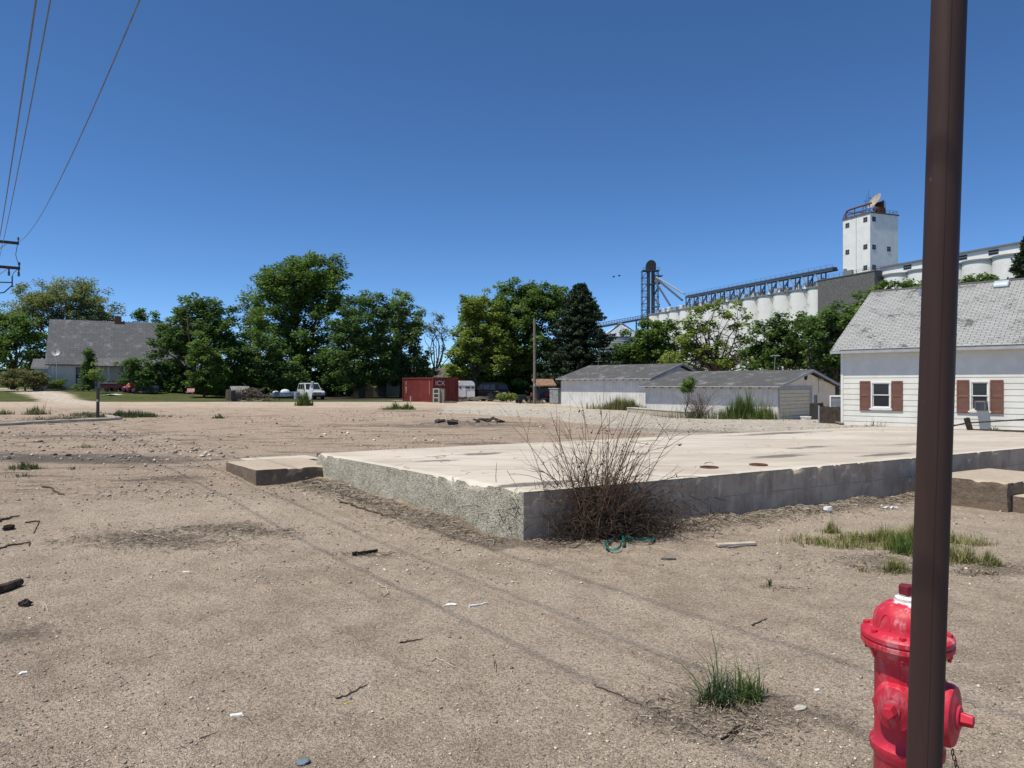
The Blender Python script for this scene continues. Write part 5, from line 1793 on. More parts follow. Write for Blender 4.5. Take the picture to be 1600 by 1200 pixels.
def clump(name, label, c, rx, ry, n, h, mat, seed, cat='grass', width=0.005, lean=0.5, straw=0, group=None, dry_h=None):
    rng = np.random.default_rng(seed)
    r = thing(name, label, cat, c, 0, group)
    def pts(k):
        q = rng.normal(size=(k, 2)) * np.array((rx, ry)) * 0.55
        q = q + np.array((rx, ry)) * 0.5 * np.stack([noise(q[:, 0] * 3 / rx, q[:, 1] * 2 / ry, seed=seed), noise(q[:, 0] * 3 / rx + 9, q[:, 1] * 2 / ry, seed=seed)], -1)
        z = gz(c[0] + q[:, 0], c[1] + q[:, 1]) + fine_z(c[0] + q[:, 0], c[1] + q[:, 1]) - c[2] - 0.01
        return np.column_stack([q, z])
    b = pts(n)
    edge = 1 - 0.55 * np.clip(np.hypot(b[:, 0] / rx, b[:, 1] / ry) / 1.2, 0, 1)
    edge = edge * (0.72 + 0.5 * noise(b[:, 0] * 5 / rx, b[:, 1] * 3 / ry, seed=seed + 3))
    V, f, t = blades(b, h * edge * rng.uniform(0.35, 1.25, n), rng, width, lean)
    np_mesh('blades', V, f, mat, r, {'tint': t})
    if straw:
        b = pts(straw)
        V, f, t = blades(b, (dry_h or h * 0.5) * rng.uniform(0.3, 1.0, straw), rng, width * 0.8, 1.6, 1.2)
        np_mesh('dead_blades', V, f, G_STRAW, r, {'tint': t})
    return r


def gpt(px, py):
    g = G(px, py)
    return np.array((g[0], g[1], ground_z(g[0], g[1])))


clump('grass_tuft', 'spiky dark green grass tuft on bare dirt near the hydrant', gpt(1120, 1098), 0.085, 0.05, 190, 0.36, G_DARKGRASS, 61, width=0.0036, lean=0.8, straw=120, dry_h=.09)
clump('grass_tuft', 'spiky green grass tuft with lit yellow blades, right of its darker twin', gpt(1165, 1094), 0.085, 0.05, 190, 0.34, G_GREEN, 62, width=0.0036, lean=0.8, straw=60, dry_h=.08)
clump('grass_clump', 'short yellow green grass clump just left of the post, nearest the hydrant', gpt(1402, 893), 0.13, 0.08, 600, 0.19, G_DRY, 63, width=.003, lean=0.5, straw=60)
clump('grass_clump', 'short grass clump right of the post beside the dry straw', gpt(1545, 884), 0.11, 0.07, 560, 0.18, G_DRY, 64, width=.003, lean=0.5, straw=50)
clump('grass_clump', 'grass clump against the right side of the post', gpt(1498, 878), 0.16, 0.10, 800, 0.25, G_DRY, 65, width=.0032, lean=0.45, straw=80)
clump('grass_clump', 'small upright yellow grass clump at the left end of the grass patch', gpt(1296, 832), 0.10, 0.07, 440, 0.2, G_DRY, 66, width=.003, lean=0.35)
clump('grass_patch', 'wide green grass patch growing on the dirt left of the post', gpt(1390, 848), 0.75, 0.24, 4200, 0.27, G_DRY, 67, width=.003, lean=0.75, straw=160)
clump('grass_patch', 'thick green grass right beside the post, above the yellow clump', gpt(1432, 862), 0.30, 0.18, 1500, 0.28, G_GREEN, 68, width=.003, lean=0.7)
clump('weed_sprig', 'tiny dark weed sprig on bare dirt below the slab', gpt(1202, 915), 0.03, 0.02, 14, 0.13, G_DARKGRASS, 69, cat='weed', straw=30, dry_h=.05)
clump('weed_sprig', 'small curled weed left of the yellow grass clump', gpt(1345, 892), 0.04, 0.03, 22, 0.14, G_DRY, 70, cat='weed', straw=10)
clump('straw_tuft', 'flat bleached straw tuft below the small right grass clump', gpt(1530, 897), 0.22, 0.06, 30, 0.06, G_STRAW, 71, cat='grass', straw=160, dry_h=.07)
# left part of the lot
clump('tall_weed', 'bushy green weed behind the broken kerb at the left', gpt(55, 648), 0.45, 0.3, 420, 0.62, G_GREEN, 72, cat='weed', width=0.02, lean=0.45, straw=90, dry_h=.5)
clump('dry_weeds', 'tall dry stalks rising from the bushy weed by the kerb', gpt(62, 646), 0.7, 0.4, 60, 0.95, G_STRAW, 73, cat='weed', width=0.010, lean=0.25)
clump('weed_patch', 'small weed at the left photo edge by the kerb', gpt(4, 648), 0.4, 0.3, 160, 0.5, G_GREEN, 74, cat='weed', width=0.015)
clump('grass_patch', 'long dark green grass patch right of the steel post', gpt(198, 652), 1.6, 0.9, 2600, 0.42, G_DARKGRASS, 75, width=0.012, lean=0.4, straw=200)
clump('grass_patch', 'grey green grass around the foot of the steel post', gpt(140, 649), 0.9, 0.8, 700, 0.34, G_DARKGRASS, 76, width=0.012, lean=0.4, straw=400, dry_h=.3)
clump('dry_weeds', 'low brown dry weeds inside the broken kerb', gpt(95, 656), 1.4, 0.5, 120, 0.3, G_STRAW, 77, cat='weed', width=0.012, straw=500, dry_h=.3)
clump('grass_tuft', 'grey green grass tuft at the old asphalt on the left', gpt(36, 733), 0.22, 0.14, 320, 0.24, G_DARKGRASS, 78, width=0.008, lean=0.7, straw=80)
clump('grass_tuft', 'small sparse grass tuft below the larger tuft at left', gpt(38, 745), 0.18, 0.08, 90, 0.10, G_DARKGRASS, 79, width=0.006, lean=0.7, straw=60)
clump('weed_sprig', 'small brown weed alone on the dirt left of the landing', gpt(114, 733), 0.06, 0.05, 60, 0.12, G_STRAW, 80, cat='weed', width=0.005)
clump('weed_sprig', 'little dry weed at the edge of the old asphalt', gpt(135, 700), 0.25, 0.15, 90, 0.16, G_DRY, 81, cat='weed', width=0.008)
clump('tall_weed', 'tall green weed standing before the silver car', gpt(475, 634), 0.50, 0.4, 620, 1.25, G_GREEN, 82, cat='weed', width=0.03, lean=0.6)
clump('weed_patch', 'green weed pair in the gravel left of the container, wider one', gpt(617, 640), 0.8, 0.4, 420, 0.55, G_GREEN, 83, cat='weed', width=0.025, lean=0.4)
clump('weed_patch', 'small round weed in the gravel in front of the container', gpt(638, 640), 0.3, 0.3, 260, 0.6, G_GREEN, 84, cat='weed', width=0.025, lean=0.4)
clump('weed_sprig', 'lone dark weed in the gravel below the brush pile', gpt(341, 654), 0.25, 0.2, 180, 0.32, G_GREEN, 85, cat='weed', width=0.014, lean=0.6)
clump('reed_grass', 'tall pale green grass against the wall of the long shed', gpt(972, 641), 1.35, 0.3, 2200, 1.25, G_DRY, 86, width=0.016, lean=0.3)
clump('reed_grass', 'tall dark green grass growing beside the garage wall', pos(1166, 37.5), 1.1, 0.45, 2400, 1.75, G_GREEN, 87, width=0.013, lean=0.3)
clump('reed_grass', 'loose dry grass at the right end of the garage wall', pos(1192, 38.0), 0.7, 0.3, 700, 1.5, G_DRY, 88, width=0.010, lean=0.3)
clump('dry_weeds', 'dry weeds at the foot of the white house left of the post', gpt(1368, 668), 0.35, 0.15, 50, 0.75, G_STRAW, 89, cat='weed', width=0.008, lean=0.4, straw=60, dry_h=.2)
clump('weed_sprig', 'dark little weed at the base of the white house wall', gpt(1392, 664), 0.15, 0.1, 40, 0.32, G_DRY, 90, cat='weed', width=0.010)
clump('weed_sprig', 'low green weed under the wooden rail by the white house', gpt(1552, 673), 0.22, 0.12, 120, 0.26, G_GREEN, 91, cat='weed', width=0.008, lean=0.7)
clump('dry_weeds', 'pale dry weeds in front of the wooden pole', pos(836, 62), 1.3, 0.5, 300, 0.75, G_STRAW, 92, cat='weed', width=0.02)
clump('weed_row', 'line of dark weeds along the rear edge of the slab', np.array((*((SA + SL * 5.45 + SF * 10.2)), 0.3)), 1.2, 0.25, 700, 0.30, G_DARKGRASS, 93, cat='weed', width=0.006, lean=0.7, straw=400, dry_h=.25)


def dead_shrub(name, label, c, stems, tangle, hgt, spread, tr, seed, long_bias=(0.0, 0.0), green=None, r0=0.006):
    """bare shrub: arching stems with side twigs above a matted heap"""
    rng = np.random.default_rng(seed)
    root = thing(name, label, 'shrub', c)
    Vs, Fs, Ts = [], [], []
    o = 0

    def add_tube(P, r, tint, n=4):
        nonlocal o
        P = np.asarray(P); m = len(P)
        d = np.gradient(P, axis=0); d /= np.linalg.norm(d, axis=1, keepdims=True) + 1e-9
        ref = np.array((0.3, 0.5, 0.8)); s = np.cross(d, ref); s /= np.linalg.norm(s, axis=1, keepdims=True) + 1e-9
        u = np.cross(d, s)
        a = np.arange(n) * 2 * np.pi / n
        ring = P[:, None] + (s[:, None] * np.cos(a)[None, :, None] + u[:, None] * np.sin(a)[None, :, None]) * np.asarray(r)[:, None, None]
        Vs.append(ring.reshape(-1, 3))
        i, k = np.meshgrid(np.arange(m - 1), np.arange(n), indexing='ij'); k2 = (k + 1) % n
        Fs.append(np.stack([i * n + k, i * n + k2, (i + 1) * n + k2, (i + 1) * n + k], -1).reshape(-1, 4) + o)
        Ts.append(np.full(m * n, tint)); o += m * n

    def flush(nm, mat):
        nonlocal o, Vs, Fs, Ts
        ob = np_mesh(nm, np.concatenate(Vs), np.concatenate(Fs), mat, root, {'tint': np.concatenate(Ts)})
        Vs, Fs, Ts, o = [], [], [], 0
        return ob
    leafp = []
    for k in range(stems):
        az = rng.uniform(0, 2 * np.pi); tilt = abs(rng.normal()) * spread
        L = hgt * rng.uniform(0.55, 1.12)
        b = np.array((rng.normal() * 0.10 * hgt, rng.normal() * 0.06 * hgt, 0.02))
        d = np.array((np.cos(az) * math.sin(tilt) + long_bias[0], np.sin(az) * math.sin(tilt) * 0.6 + long_bias[1], math.cos(tilt)))
        d /= np.linalg.norm(d)
        m = 12
        P = [b]; dd = d.copy()
        dr = np.array((np.cos(az), np.sin(az) * .6, -0.55)) * rng.uniform(0.0, 0.10) + rng.normal(size=3) * 0.03
        for j in range(m):
            dd = dd + dr * (0.25 + j / m) + rng.normal(size=3) * 0.018; dd /= np.linalg.norm(dd)
            P.append(P[-1] + dd * L / m)
        P = np.array(P); P[:, 2] = np.maximum(P[:, 2], 0.02)
        rr = r0 * rng.uniform(0.6, 1.2)
        add_tube(P, np.linspace(rr, rr * 0.3, len(P)), rng.random())
        for s in range(rng.integers(3, 8)):
            j = rng.integers(3, m - 1)
            d2 = (P[j + 1] - P[j]); d2 /= np.linalg.norm(d2); d2 = d2 + rng.normal(size=3) * 0.55; d2 /= np.linalg.norm(d2)
            l2 = L * rng.uniform(0.12, 0.38); q = [P[j]]; dd2 = d2
            for jj in range(5):
                dd2 = dd2 + rng.normal(size=3) * 0.08; dd2 /= np.linalg.norm(dd2); q.append(q[-1] + dd2 * l2 / 5)
            add_tube(np.array(q), np.linspace(rr * 0.45, rr * 0.16, 6), rng.random(), 3)
            if rng.random() < 0.10:
                leafp.append(q[-1])
    st = flush('stems', M_TWIG)
    for k in range(tangle):
        p = np.array((rng.normal() * tr[0] * 0.5, rng.normal() * tr[1] * 0.45, abs(rng.normal()) * tr[2] * 0.42 + 0.01))
        d = rng.normal(size=3) * np.array((1, 0.7, 0.8)); d /= np.linalg.norm(d)
        L = rng.uniform(0.15, 0.5) * hgt * 0.55
        q = [p]; cur = rng.normal(size=3) * 0.28
        for j in range(7):
            d = d + cur * 0.5 + rng.normal(size=3) * 0.12 - np.array((0, 0, 0.04)); d /= np.linalg.norm(d); q.append(q[-1] + d * L / 7)
        q = np.array(q); q[:, 2] = np.maximum(q[:, 2], 0.005)
        rr = r0 * rng.uniform(0.32, 0.75)
        add_tube(q, np.linspace(rr, rr * 0.4, 8), rng.random(), 3)
    if tangle:
        flush('tangled_twigs', M_TWIGDARK)
    if leafp:
        lp = np.repeat(np.array(leafp), 3, 0) + rng.normal(size=(len(leafp) * 3, 3)) * 0.015
        V, f = leaf_cards(lp, 0.018, rng, 0.1, 0.5)
        np_mesh('dry_leaves', V, f, M_TWIGDARK, root, {'tint': np.repeat(rng.random(len(lp)), 4)})
    if green is not None:
        b = np.column_stack([rng.normal(size=(260, 2)) * np.array((tr[0], tr[1])) * 0.6, np.zeros(260)])
        V, f, t = blades(b, green * rng.uniform(0.3, 1, 260), rng, 0.012, 0.5)
        np_mesh('green_shoots', V, f, G_GREEN, root, {'tint': t})
    return root


# the bare bush that grows in front of the slab's near corner
bc = SA + SF * 0.80 + np.array((SF[1], -SF[0])) * 0.16
dead_shrub('dead_shrub', 'bare reddish brown shrub with arching stems at the slab corner', (bc[0], bc[1], ground_z(*bc)), 84, 1450, 1.42, 0.39, (0.80, 0.32, 0.55), 101, long_bias=(0.08, 0.06), r0=0.0072)
bc = SA + SF * 1.38 + np.array((SF[1], -SF[0])) * 0.12
dead_shrub('bramble_heap', 'low dark heap of matted dry brambles against the slab wall', (bc[0], bc[1], ground_z(*bc)), 16, 1000, 0.75, 0.7, (0.80, 0.24, 0.52), 102, r0=0.0072)
p = pos(1093, 37.0)
dead_shrub('dead_shrub', 'reddish bare shrub in front of the garage wall', (p[0], p[1], p[2]), 110, 260, 1.7, 0.55, (1.6, 0.5, 0.7), 103, green=0.7, r0=0.008)


# ------------------------------------------------------------------ things across the lot
def container():
    Y = 66.0
    a = W(677, 629, Y); zb = float(gz(a[0], a[1]))
    d1 = np.array((-0.58, 0.815)); d1 /= np.linalg.norm(d1)
    rz = math.atan2(-d1[1], -d1[0])            # local x runs from the far end of the long side to the near corner
    Lc, Wc, Hc = 6.1, 2.62, 2.32
    far = a[:2] + d1 * Lc
    r = thing('shipping_container', 'red corrugated shipping container with faint white letters', 'container', (far[0], far[1], zb), rz)
    Mr = Mat('faded red container paint', 0.6, 0.25)
    f = Mr.noise(0.9, 6, 0.7); g = Mr.noise(7, 5, 0.7, Mr.coord((1, 1, .3)))
    c = Mr.mix(Mr.ramp(f, 0.3, 0.7), (0.125, 0.020, 0.016), (0.175, 0.034, 0.026))
    c = Mr.mix(Mr.ramp(g, 0.60, 0.78, 0, 0.5), c, (0.12, 0.05, 0.035))
    Mr.color(c); Mr = Mr.m

    def corr(p0, p1, out, n, z0, z1):
        """corrugated sheet between two plan points"""
        p0, p1, out = np.array(p0), np.array(p1), np.array(out)
        V = []; pat = (0, 0, 1, 1)
        m = n * 4
        for k in range(m + 1):
            q = p0 + (p1 - p0) * k / m - out * 0.06 * pat[k % 4]
            V += [(q[0], q[1], z0), (q[0], q[1], z1)]
        mb = MB(); mb.add(V, [(2 * k, 2 * k + 2, 2 * k + 3, 2 * k + 1) for k in range(m)])
        return mb
    corr((0.06, 0), (Lc - .06, 0), (0, -1), 15, 0.18, Hc - 0.1).build('side_wall', Mr, r, fix=False)
    corr((Lc, 0.06), (Lc, Wc - .06), (1, 0), 7, 0.18, Hc - 0.1).build('end_wall', Mr, r, fix=False)
    corr((0.06, Wc), (Lc - .06, Wc), (0, 1), 22, 0.18, Hc - 0.1).build('side_wall', Mr, r, fix=False)
    MB().bx(0, .05, 0.06, Wc - .06, .18, Hc - .1).build('end_wall', Mr, r)
    MB().bx(0.05, Lc - .05, 0.05, Wc - .05, Hc - .06, Hc - .01).build('roof', Mr, r)
    fr = MB()
    for x in (0, Lc):
        for y in (0, Wc):
            fr.box((x, y, Hc / 2), (0.14, 0.14, Hc))
    for z in (0.09, Hc - .055):
        h = 0.18 if z < 1 else 0.11
        for y in (0, Wc):
            fr.box((Lc / 2, y, z), (Lc - .14, .10, h))
        for x in (0, Lc):
            fr.box((x, Wc / 2, z), (.10, Wc - .14, h))
    fr.build('frame', Mr, r)
    Mw = plain('faded white lettering', (0.62, 0.58, 0.54), 0.8, 0.1, var=0.25, scale=9)
    cu = bpy.data.curves.new('lettering', 'FONT'); cu.body = 'ICX'; cu.size = 0.62; cu.extrude = 0.004; cu.align_x = 'CENTER'
    t = bpy.data.objects.new('lettering', cu); COL.objects.link(t); t.parent = r
    t.rotation_euler = (math.radians(90), 0, math.radians(90)); t.location = (Lc + .008, 0.72, Hc - .74)
    cu.materials.append(Mw)
    bpy.context.view_layer.update()
    me = bpy.data.meshes.new_from_object(t.evaluated_get(bpy.context.evaluated_depsgraph_get()))
    t2 = bpy.data.objects.new('lettering', me); COL.objects.link(t2); t2.parent = r
    t2.rotation_euler = t.rotation_euler; t2.location = t.location
    bpy.data.objects.remove(t); t2.name = 'lettering'
    # vertical row of worn characters on the long side
    s = 0.0
    mk = MB()
    for k, (kind_, z) in enumerate((('i', 1.80), ('i', 1.62), ('n', 1.28), ('n', 1.08), ('u', 0.86))):
        x = 0.62
        if kind_ == 'i':
            mk.bx(x - .03, x + .03, -.012, -.004, z, z + .15)
        elif kind_ == 'n':
            mk.bx(x - .08, x - .03, -.012, -.004, z, z + .17); mk.bx(x + .03, x + .08, -.012, -.004, z, z + .12); mk.bx(x - .03, x + .03, -.012, -.004, z + .12, z + .165)
        else:
            mk.bx(x + .03, x + .08, -.012, -.004, z, z + .18); mk.bx(x - .08, x + .03, -.012, -.004, z, z + .05)
    mk.bx(5.35, 5.38, -.012, -.004, 0.7, 2.0)
    mk.build('worn_markings', Mw, r)
    # stripped vending-like cabinet leaning on the corner
    b = W(683.5, 629, 64.2)
    c_ = thing('old_cabinet', 'pale green gutted metal cabinet standing at the container corner', 'cabinet', (b[0], b[1], float(gz(b[0], b[1]))), math.radians(-18))
    m = MB(); w, h = 0.62, 1.30
    m.bx(-w / 2, -w / 2 + .07, -.3, .25, 0, h); m.bx(w / 2 - .07, w / 2, -.3, .25, 0, h); m.bx(-w / 2 + .07, w / 2 - .07, -.3, .25, h - .08, h); m.bx(-w / 2 + .07, w / 2 - .07, -.3, .25, 0, .08); m.bx(-w / 2 + .07, w / 2 - .07, .2, .25, .08, h - .08)
    for z in (.42, .8): m.bx(-w / 2 + .07, w / 2 - .07, -.28, .2, z, z + .09)
    m.build('case', plain('pale green enamel', (0.47, 0.48, 0.40), 0.6, 0.3, var=0.2), c_)
    MB().bx(w / 2 + .02, w / 2 + .38, -.1, .2, 0, h * .98).build('side_panel', M_GREYWOOD, c_)
    b = W(701, 630, 64.5)
    k = thing('wooden_pallet', 'grey wooden pallet lying against the dark end of the container', 'pallet', (b[0], b[1], float(gz(b[0], b[1]))), math.radians(35))
    for y in (-.45, 0, .45): MB().bx(-.6, .6, y - .05, y + .05, 0, .1).build('bearer', M_GREYWOOD, k)
    m = MB()
    for q in range(7): m.bx(-.6 + q * .172, -.6 + q * .172 + .12, -.5, .5, .101, .13)
    m.build('deck', M_GREYWOOD, k)
    b = W(641.5, 629, 63.5)
    s = thing('fence_stake', 'short pale stake in front of the red container', 'stake', (b[0], b[1], float(gz(b[0], b[1]))))
    MB().box((0, 0, .28), (.09, .06, .66), rx=.06).build('stake', M_PALEWOOD, s)


container()


def horse_trailer():
    Y = 70.0
    a = W(728, 629, Y)
    r = thing('horse_trailer', 'white rounded horse trailer between container and dark car', 'trailer', (a[0], a[1], float(gz(a[0], a[1]))), math.radians(8))
    w = 0.86; H = 2.02
    prof = [(-w, .42), (w, .42), (w, H - .42)]
    prof += [(w - .42 + .42 * math.cos(t), H - .42 + .42 * math.sin(t)) for t in np.linspace(0.2, math.pi / 2, 7)]
    prof += [(-w + .42 - .42 * math.cos(t), H - .42 + .42 * math.sin(t)) for t in np.linspace(math.pi / 2, 0.2, 7)]
    prof += [(-w, H - .42)]
    MB().prism(prof, -.2, 3.6, 'xz').build('body', M_WHITEPLASTIC, r, smooth=True)
    MB().bx(-w - .02, w + .02, -.235, -.201, H - .50, H - .46).build('seam', M_GREYPAINT, r)
    for x0, x1 in ((-.06, .40), (.52, .80)):
        MB().bx(x0, x1, -.24, -.201, 1.26, 1.44).build('window', M_GLASS, r)
    MB().lathe([(.09, 0), (.09, .02)], 12, (-.56, -.201, 1.34), (0, -1, 0)).build('round_vent', M_GLASS, r)
    MB().bx(-.03, .03, -.23, -.201, .45, 1.1).build('door_seam', M_GREYPAINT, r)
    for sx in (-1, 1):
        for y in (1.3, 2.1):
            wh = MB().lathe([(.2, -.09), (.34, -.09), (.36, 0), (.34, .09), (.2, .09)], 20, (sx * .78, y, .36), (1, 0, 0)).build('wheel', M_BLACK, r)
            MB().lathe([(.19, -.08), (.05, -.06), (.05, .06), (.19, .08)], 16, (sx * .78, y, .36), (1, 0, 0)).build('rim', M_GALV, wh)
        m = MB(); m.bx(sx * .78 - .14, sx * .78 + .14, .85, 2.55, .74, .80); m.build('mudguard', M_GREYPAINT, r)
    m = MB(); m.bar((-.5, 3.6, .45), (0, 4.8, .45), .09); m.bar((.5, 3.6, .45), (0, 4.8, .45), .09); m.bar((0, 4.6, 0), (0, 4.6, .6), .08); m.build('drawbar', M_STEELDARK, r)
    m = MB(); m.bar((-.5, -.15, .41), (.5, -.15, .41), .08); m.build('rear_bumper', M_STEELDARK, r)
    # cut branches in front
    rng = np.random.default_rng(4)
    b = W(731, 630, 68)
    k = thing('branch_pile', 'grey cut branches lying before the white horse trailer', 'branches', (b[0], b[1], float(gz(b[0], b[1]))))
    m = MB()
    for q in range(22):
        x = rng.uniform(-1.2, 1.0); ang = rng.uniform(-.9, .9)
        L = rng.uniform(.5, 1.5)
        m.tube([(x, rng.uniform(-.3, .3), .06 + .3 * rng.random()), (x + L * .5 * math.cos(ang), 0, .25 + .3 * rng.random()), (x + L * math.cos(ang), rng.uniform(-.3, .3), .08 + .35 * rng.random())], [.03, .022, .008], 5)
    m.build('branches', M_GREYWOOD, k)


horse_trailer()


def wheel_at(parent, x, y, r=0.37, w=0.24, rim=None):
    wh = MB().lathe([(r * .62, -w / 2), (r * .93, -w / 2), (r, -w * .3), (r, w * .3), (r * .93, w / 2), (r * .62, w / 2)], 24, (x, y, r), (0, 1, 0)).build('wheel', M_BLACK, parent, smooth=True)
    s = 1 if y > 0 else -1
    MB().lathe([(r * .61, s * w * .30), (r * .5, s * w * .42), (r * .2, s * w * .34), (r * .08, s * w * .44), (.005, s * w * .44)], 20, (x, y, r), (0, 1, 0), closed=False).build('rim', rim or M_GALV, wh)


def loft(sections, cap=True):
    """join cross-sections (same number of points) into one shell"""
    mb = MB(); n = len(sections[0]); V = [p for s in sections for p in s]
    f = []
    for i in range(len(sections) - 1):
        for k in range(n):
            k2 = (k + 1) % n
            f.append((i * n + k, i * n + k2, (i + 1) * n + k2, (i + 1) * n + k))
    if cap:
        f.append(tuple(range(n))[::-1]); f.append(tuple((len(sections) - 1) * n + k for k in range(n)))
    mb.add(V, f)
    return mb


def suv(name, label, loc, rz, paint, lower, L=4.9, Wd=1.86, H=1.82, rear_spare=False):
    """x forward, y left"""
    r = thing(name, label, 'car', loc, rz)
    h = Wd / 2
    # body: sections along x with rounded shoulders
    def sec(x, zb, zt, w, sh=0.06):
        return [(x, -w, zb + .08), (x, -w * .96, zb), (x, w * .96, zb), (x, w, zb + .08), (x, w, zt - sh * 1.6), (x, w - sh, zt - sh * .4), (x, w - sh * 2.6, zt), (x, -w + sh * 2.6, zt), (x, -w + sh, zt - sh * .4), (x, -w, zt - sh * 1.6)]
    belt = 1.06
    S = [sec(-L / 2, .52, .98, h * .93), sec(-L / 2 + .12, .38, belt + .0, h * .985), sec(-L / 2 + .8, .34, belt, h), sec(.2, .34, belt, h), sec(.75, .34, belt - .005, h), sec(1.0, .34, belt - .03, h),
         sec(L / 2 - .45, .36, belt - .08, h * .985), sec(L / 2 - .16, .40, belt - .14, h * .95), sec(L / 2, .50, belt - .30, h * .90)]
    b = loft(S); body = b.build('body', paint, r, smooth=True)
    # cabin
    def cs(x, z, w):
        return x, z, w
    wt, wb = h * .80, h * .965
    cab = MB()
    zb = belt - .02
    A = [(-L / 2 + .10, zb), (-L / 2 + .34, H - .06), (-L / 2 + .6, H), (.05, H), (.25, H - .05), (.98, zb)]
    V = []
    for (x, z) in A:
        t = (z - zb) / (H - zb)
        w = wb + (wt - wb) * t
        V += [(x, -w, z), (x, w, z)]
    n = len(A)
    f = [(2 * k, 2 * k + 1, 2 * k + 3, 2 * k + 2) for k in range(n - 1)]
    f += [tuple(2 * k for k in range(n)), tuple(2 * k + 1 for k in range(n))[::-1], (0, 1, 2 * n - 1, 2 * n - 2)]
    cab.add(V, f); cab.build('cabin', paint, r, bevel=0.03)
    # glass panes slightly proud of the cabin
    def wside(z):
        t = (z - zb) / (H - zb)
        return wb + (wt - wb) * t + .012
    z0, z1 = belt + .08, H - .13
    for s in (-1, 1):
        for (xa, xb_, ta, tb) in ((-L / 2 + .38, -1.20, -L / 2 + .52, -1.20), (-1.10, -.28, -1.10, -.28), (-.18, .66, -.18, .16)):
            g = MB(); y0, y1 = wside(z0) * s, wside(z1) * s
            g.add([(xa, y0, z0), (xb_, y0, z0), (tb, y1, z1), (ta, y1, z1)], [(0, 1, 2, 3)])
            g.build('side_window', M_GLASS, r)
        MB().box((.72, s * (h + .09), belt + .10), (.16, .17, .14)).build('mirror', lower, r, bevel=.02)
        for xx in (-1.15, -.23):
            MB().bx(xx - .004, xx + .004, s * h - .003 * s, s * (h + .004), .42, belt - .09).build('door_seam', M_BLACK, r)
            MB().bx(xx + .12, xx + .30, s * (h + .002), s * (h + .03), .90, .93).build('handle', M_BLACK, r)
        MB().bx(-1.2, 1.15, s * (h - .01), s * (h + .03), .36, .52).build('sill_cladding', lower, r)
        for x in (-L / 2 + 1.0, L / 2 - .95):
            MB().lathe([(.43, -.02), (.47, 0), (.43, .02), (.0, .02)], 24, (x, s * (h - .012), .40), (0, s, 0), closed=False).build('wheel_arch', M_BLACK, r)
            wheel_at(r, x, s * (h - .10))
    def on_ws(t, w):                                   # windscreen plane
        x = .98 + (.25 - .98) * t; z = zb + (H - .05 - zb) * t
        return x + .012, w, z + .012
    g = MB(); g.add([on_ws(.10, -wb * .90), on_ws(.10, wb * .90), on_ws(.92, wt * .93), on_ws(.92, -wt * .93)], [(0, 1, 2, 3)]); g.build('windscreen', M_GLASS, r)
    g = MB(); xr0, xr1 = -L / 2 + .12, -L / 2 + .31
    g.add([(xr0 - .01, -wb * .86, zb + .12), (xr0 - .01, wb * .86, zb + .12), (xr1 - .012, wt * .9, H - .12), (xr1 - .012, -wt * .9, H - .12)], [(0, 1, 2, 3)]); g.build('rear_window', M_GLASS, r)
    xf = L / 2
    MB().bx(xf - .10, xf + .06, -h * .9, h * .9, .44, .62).build('front_bumper', lower, r, bevel=.03)
    MB().bx(-xf - .06, -xf + .10, -h * .9, h * .9, .42, .60).build('rear_bumper', lower, r, bevel=.03)
    gr = MB(); gr.bx(xf - .06, xf + .014, -.42, .42, .63, .80); gr.build('grille', M_BLACK, r)
    cr = MB(); cr.bx(xf + .015, xf + .03, -.42, .42, .70, .73); cr.bx(xf + .015, xf + .032, -.03, .03, .63, .80); cr.build('grille_bar', M_CHROME, r)
    for s in (-1, 1):
        MB().bx(xf - .10, xf + .012, s * .45, s * .78, .65, .80).build('headlight', plain('lamp glass', (.55, .56, .56), .2, .6), r, bevel=.02)
        MB().bx(-xf - .012, -xf + .12, s * .70, s * .86, .70, 1.0).build('tail_light', plain('red lamp', (.25, .02, .02), .3, .5), r, bevel=.015)
        m = MB(); m.bar((-L / 2 + .7, s * .62, H + .05), (.0, s * .62, H + .05), .035); m.bar((-L / 2 + .8, s * .62, H), (-L / 2 + .8, s * .62, H + .05), .03); m.bar((-.1, s * .62, H), (-.1, s * .62, H + .05), .03); m.build('roof_rail', M_BLACK, r)
    MB().bx(-xf - .02, -xf + .02, -.26, .26, .72, .88).build('number_plate', M_WHITEPLASTIC, r)
    return r


def carpaint(name, c, metal=0.0, coat=0.3, spec=0.45):
    M = Mat(name, 0.32, spec, metal)
    f = M.noise(1.5, 5, 0.6)
    M.color(M.mix(M.ramp(f, .3, .7), tuple(v * .82 for v in c), c))
    M.b.inputs['Coat Weight'].default_value = coat
    return M.m


a = pos(490, 79.0)
suv('parked_car', 'silver white older off-road car parked in tree shade at the left', (a[0] - .3, a[1], a[2]), math.radians(-58), carpaint('dusty silver white paint', (0.55, 0.57, 0.58)), plain('grey bumper plastic', (0.22, 0.225, 0.23), .6), L=4.9)
a = pos(759, 70.0)
suv('parked_car', 'dark off-road car parked under the maple beside the white trailer', (a[0] + .1, a[1] + .6, a[2]), math.radians(140), carpaint('black paint', (0.006, 0.006, 0.008), 0.0, 0.02, 0.18), plain('dark bumper', (0.05, 0.05, 0.055), .6), L=4.5, H=1.78)


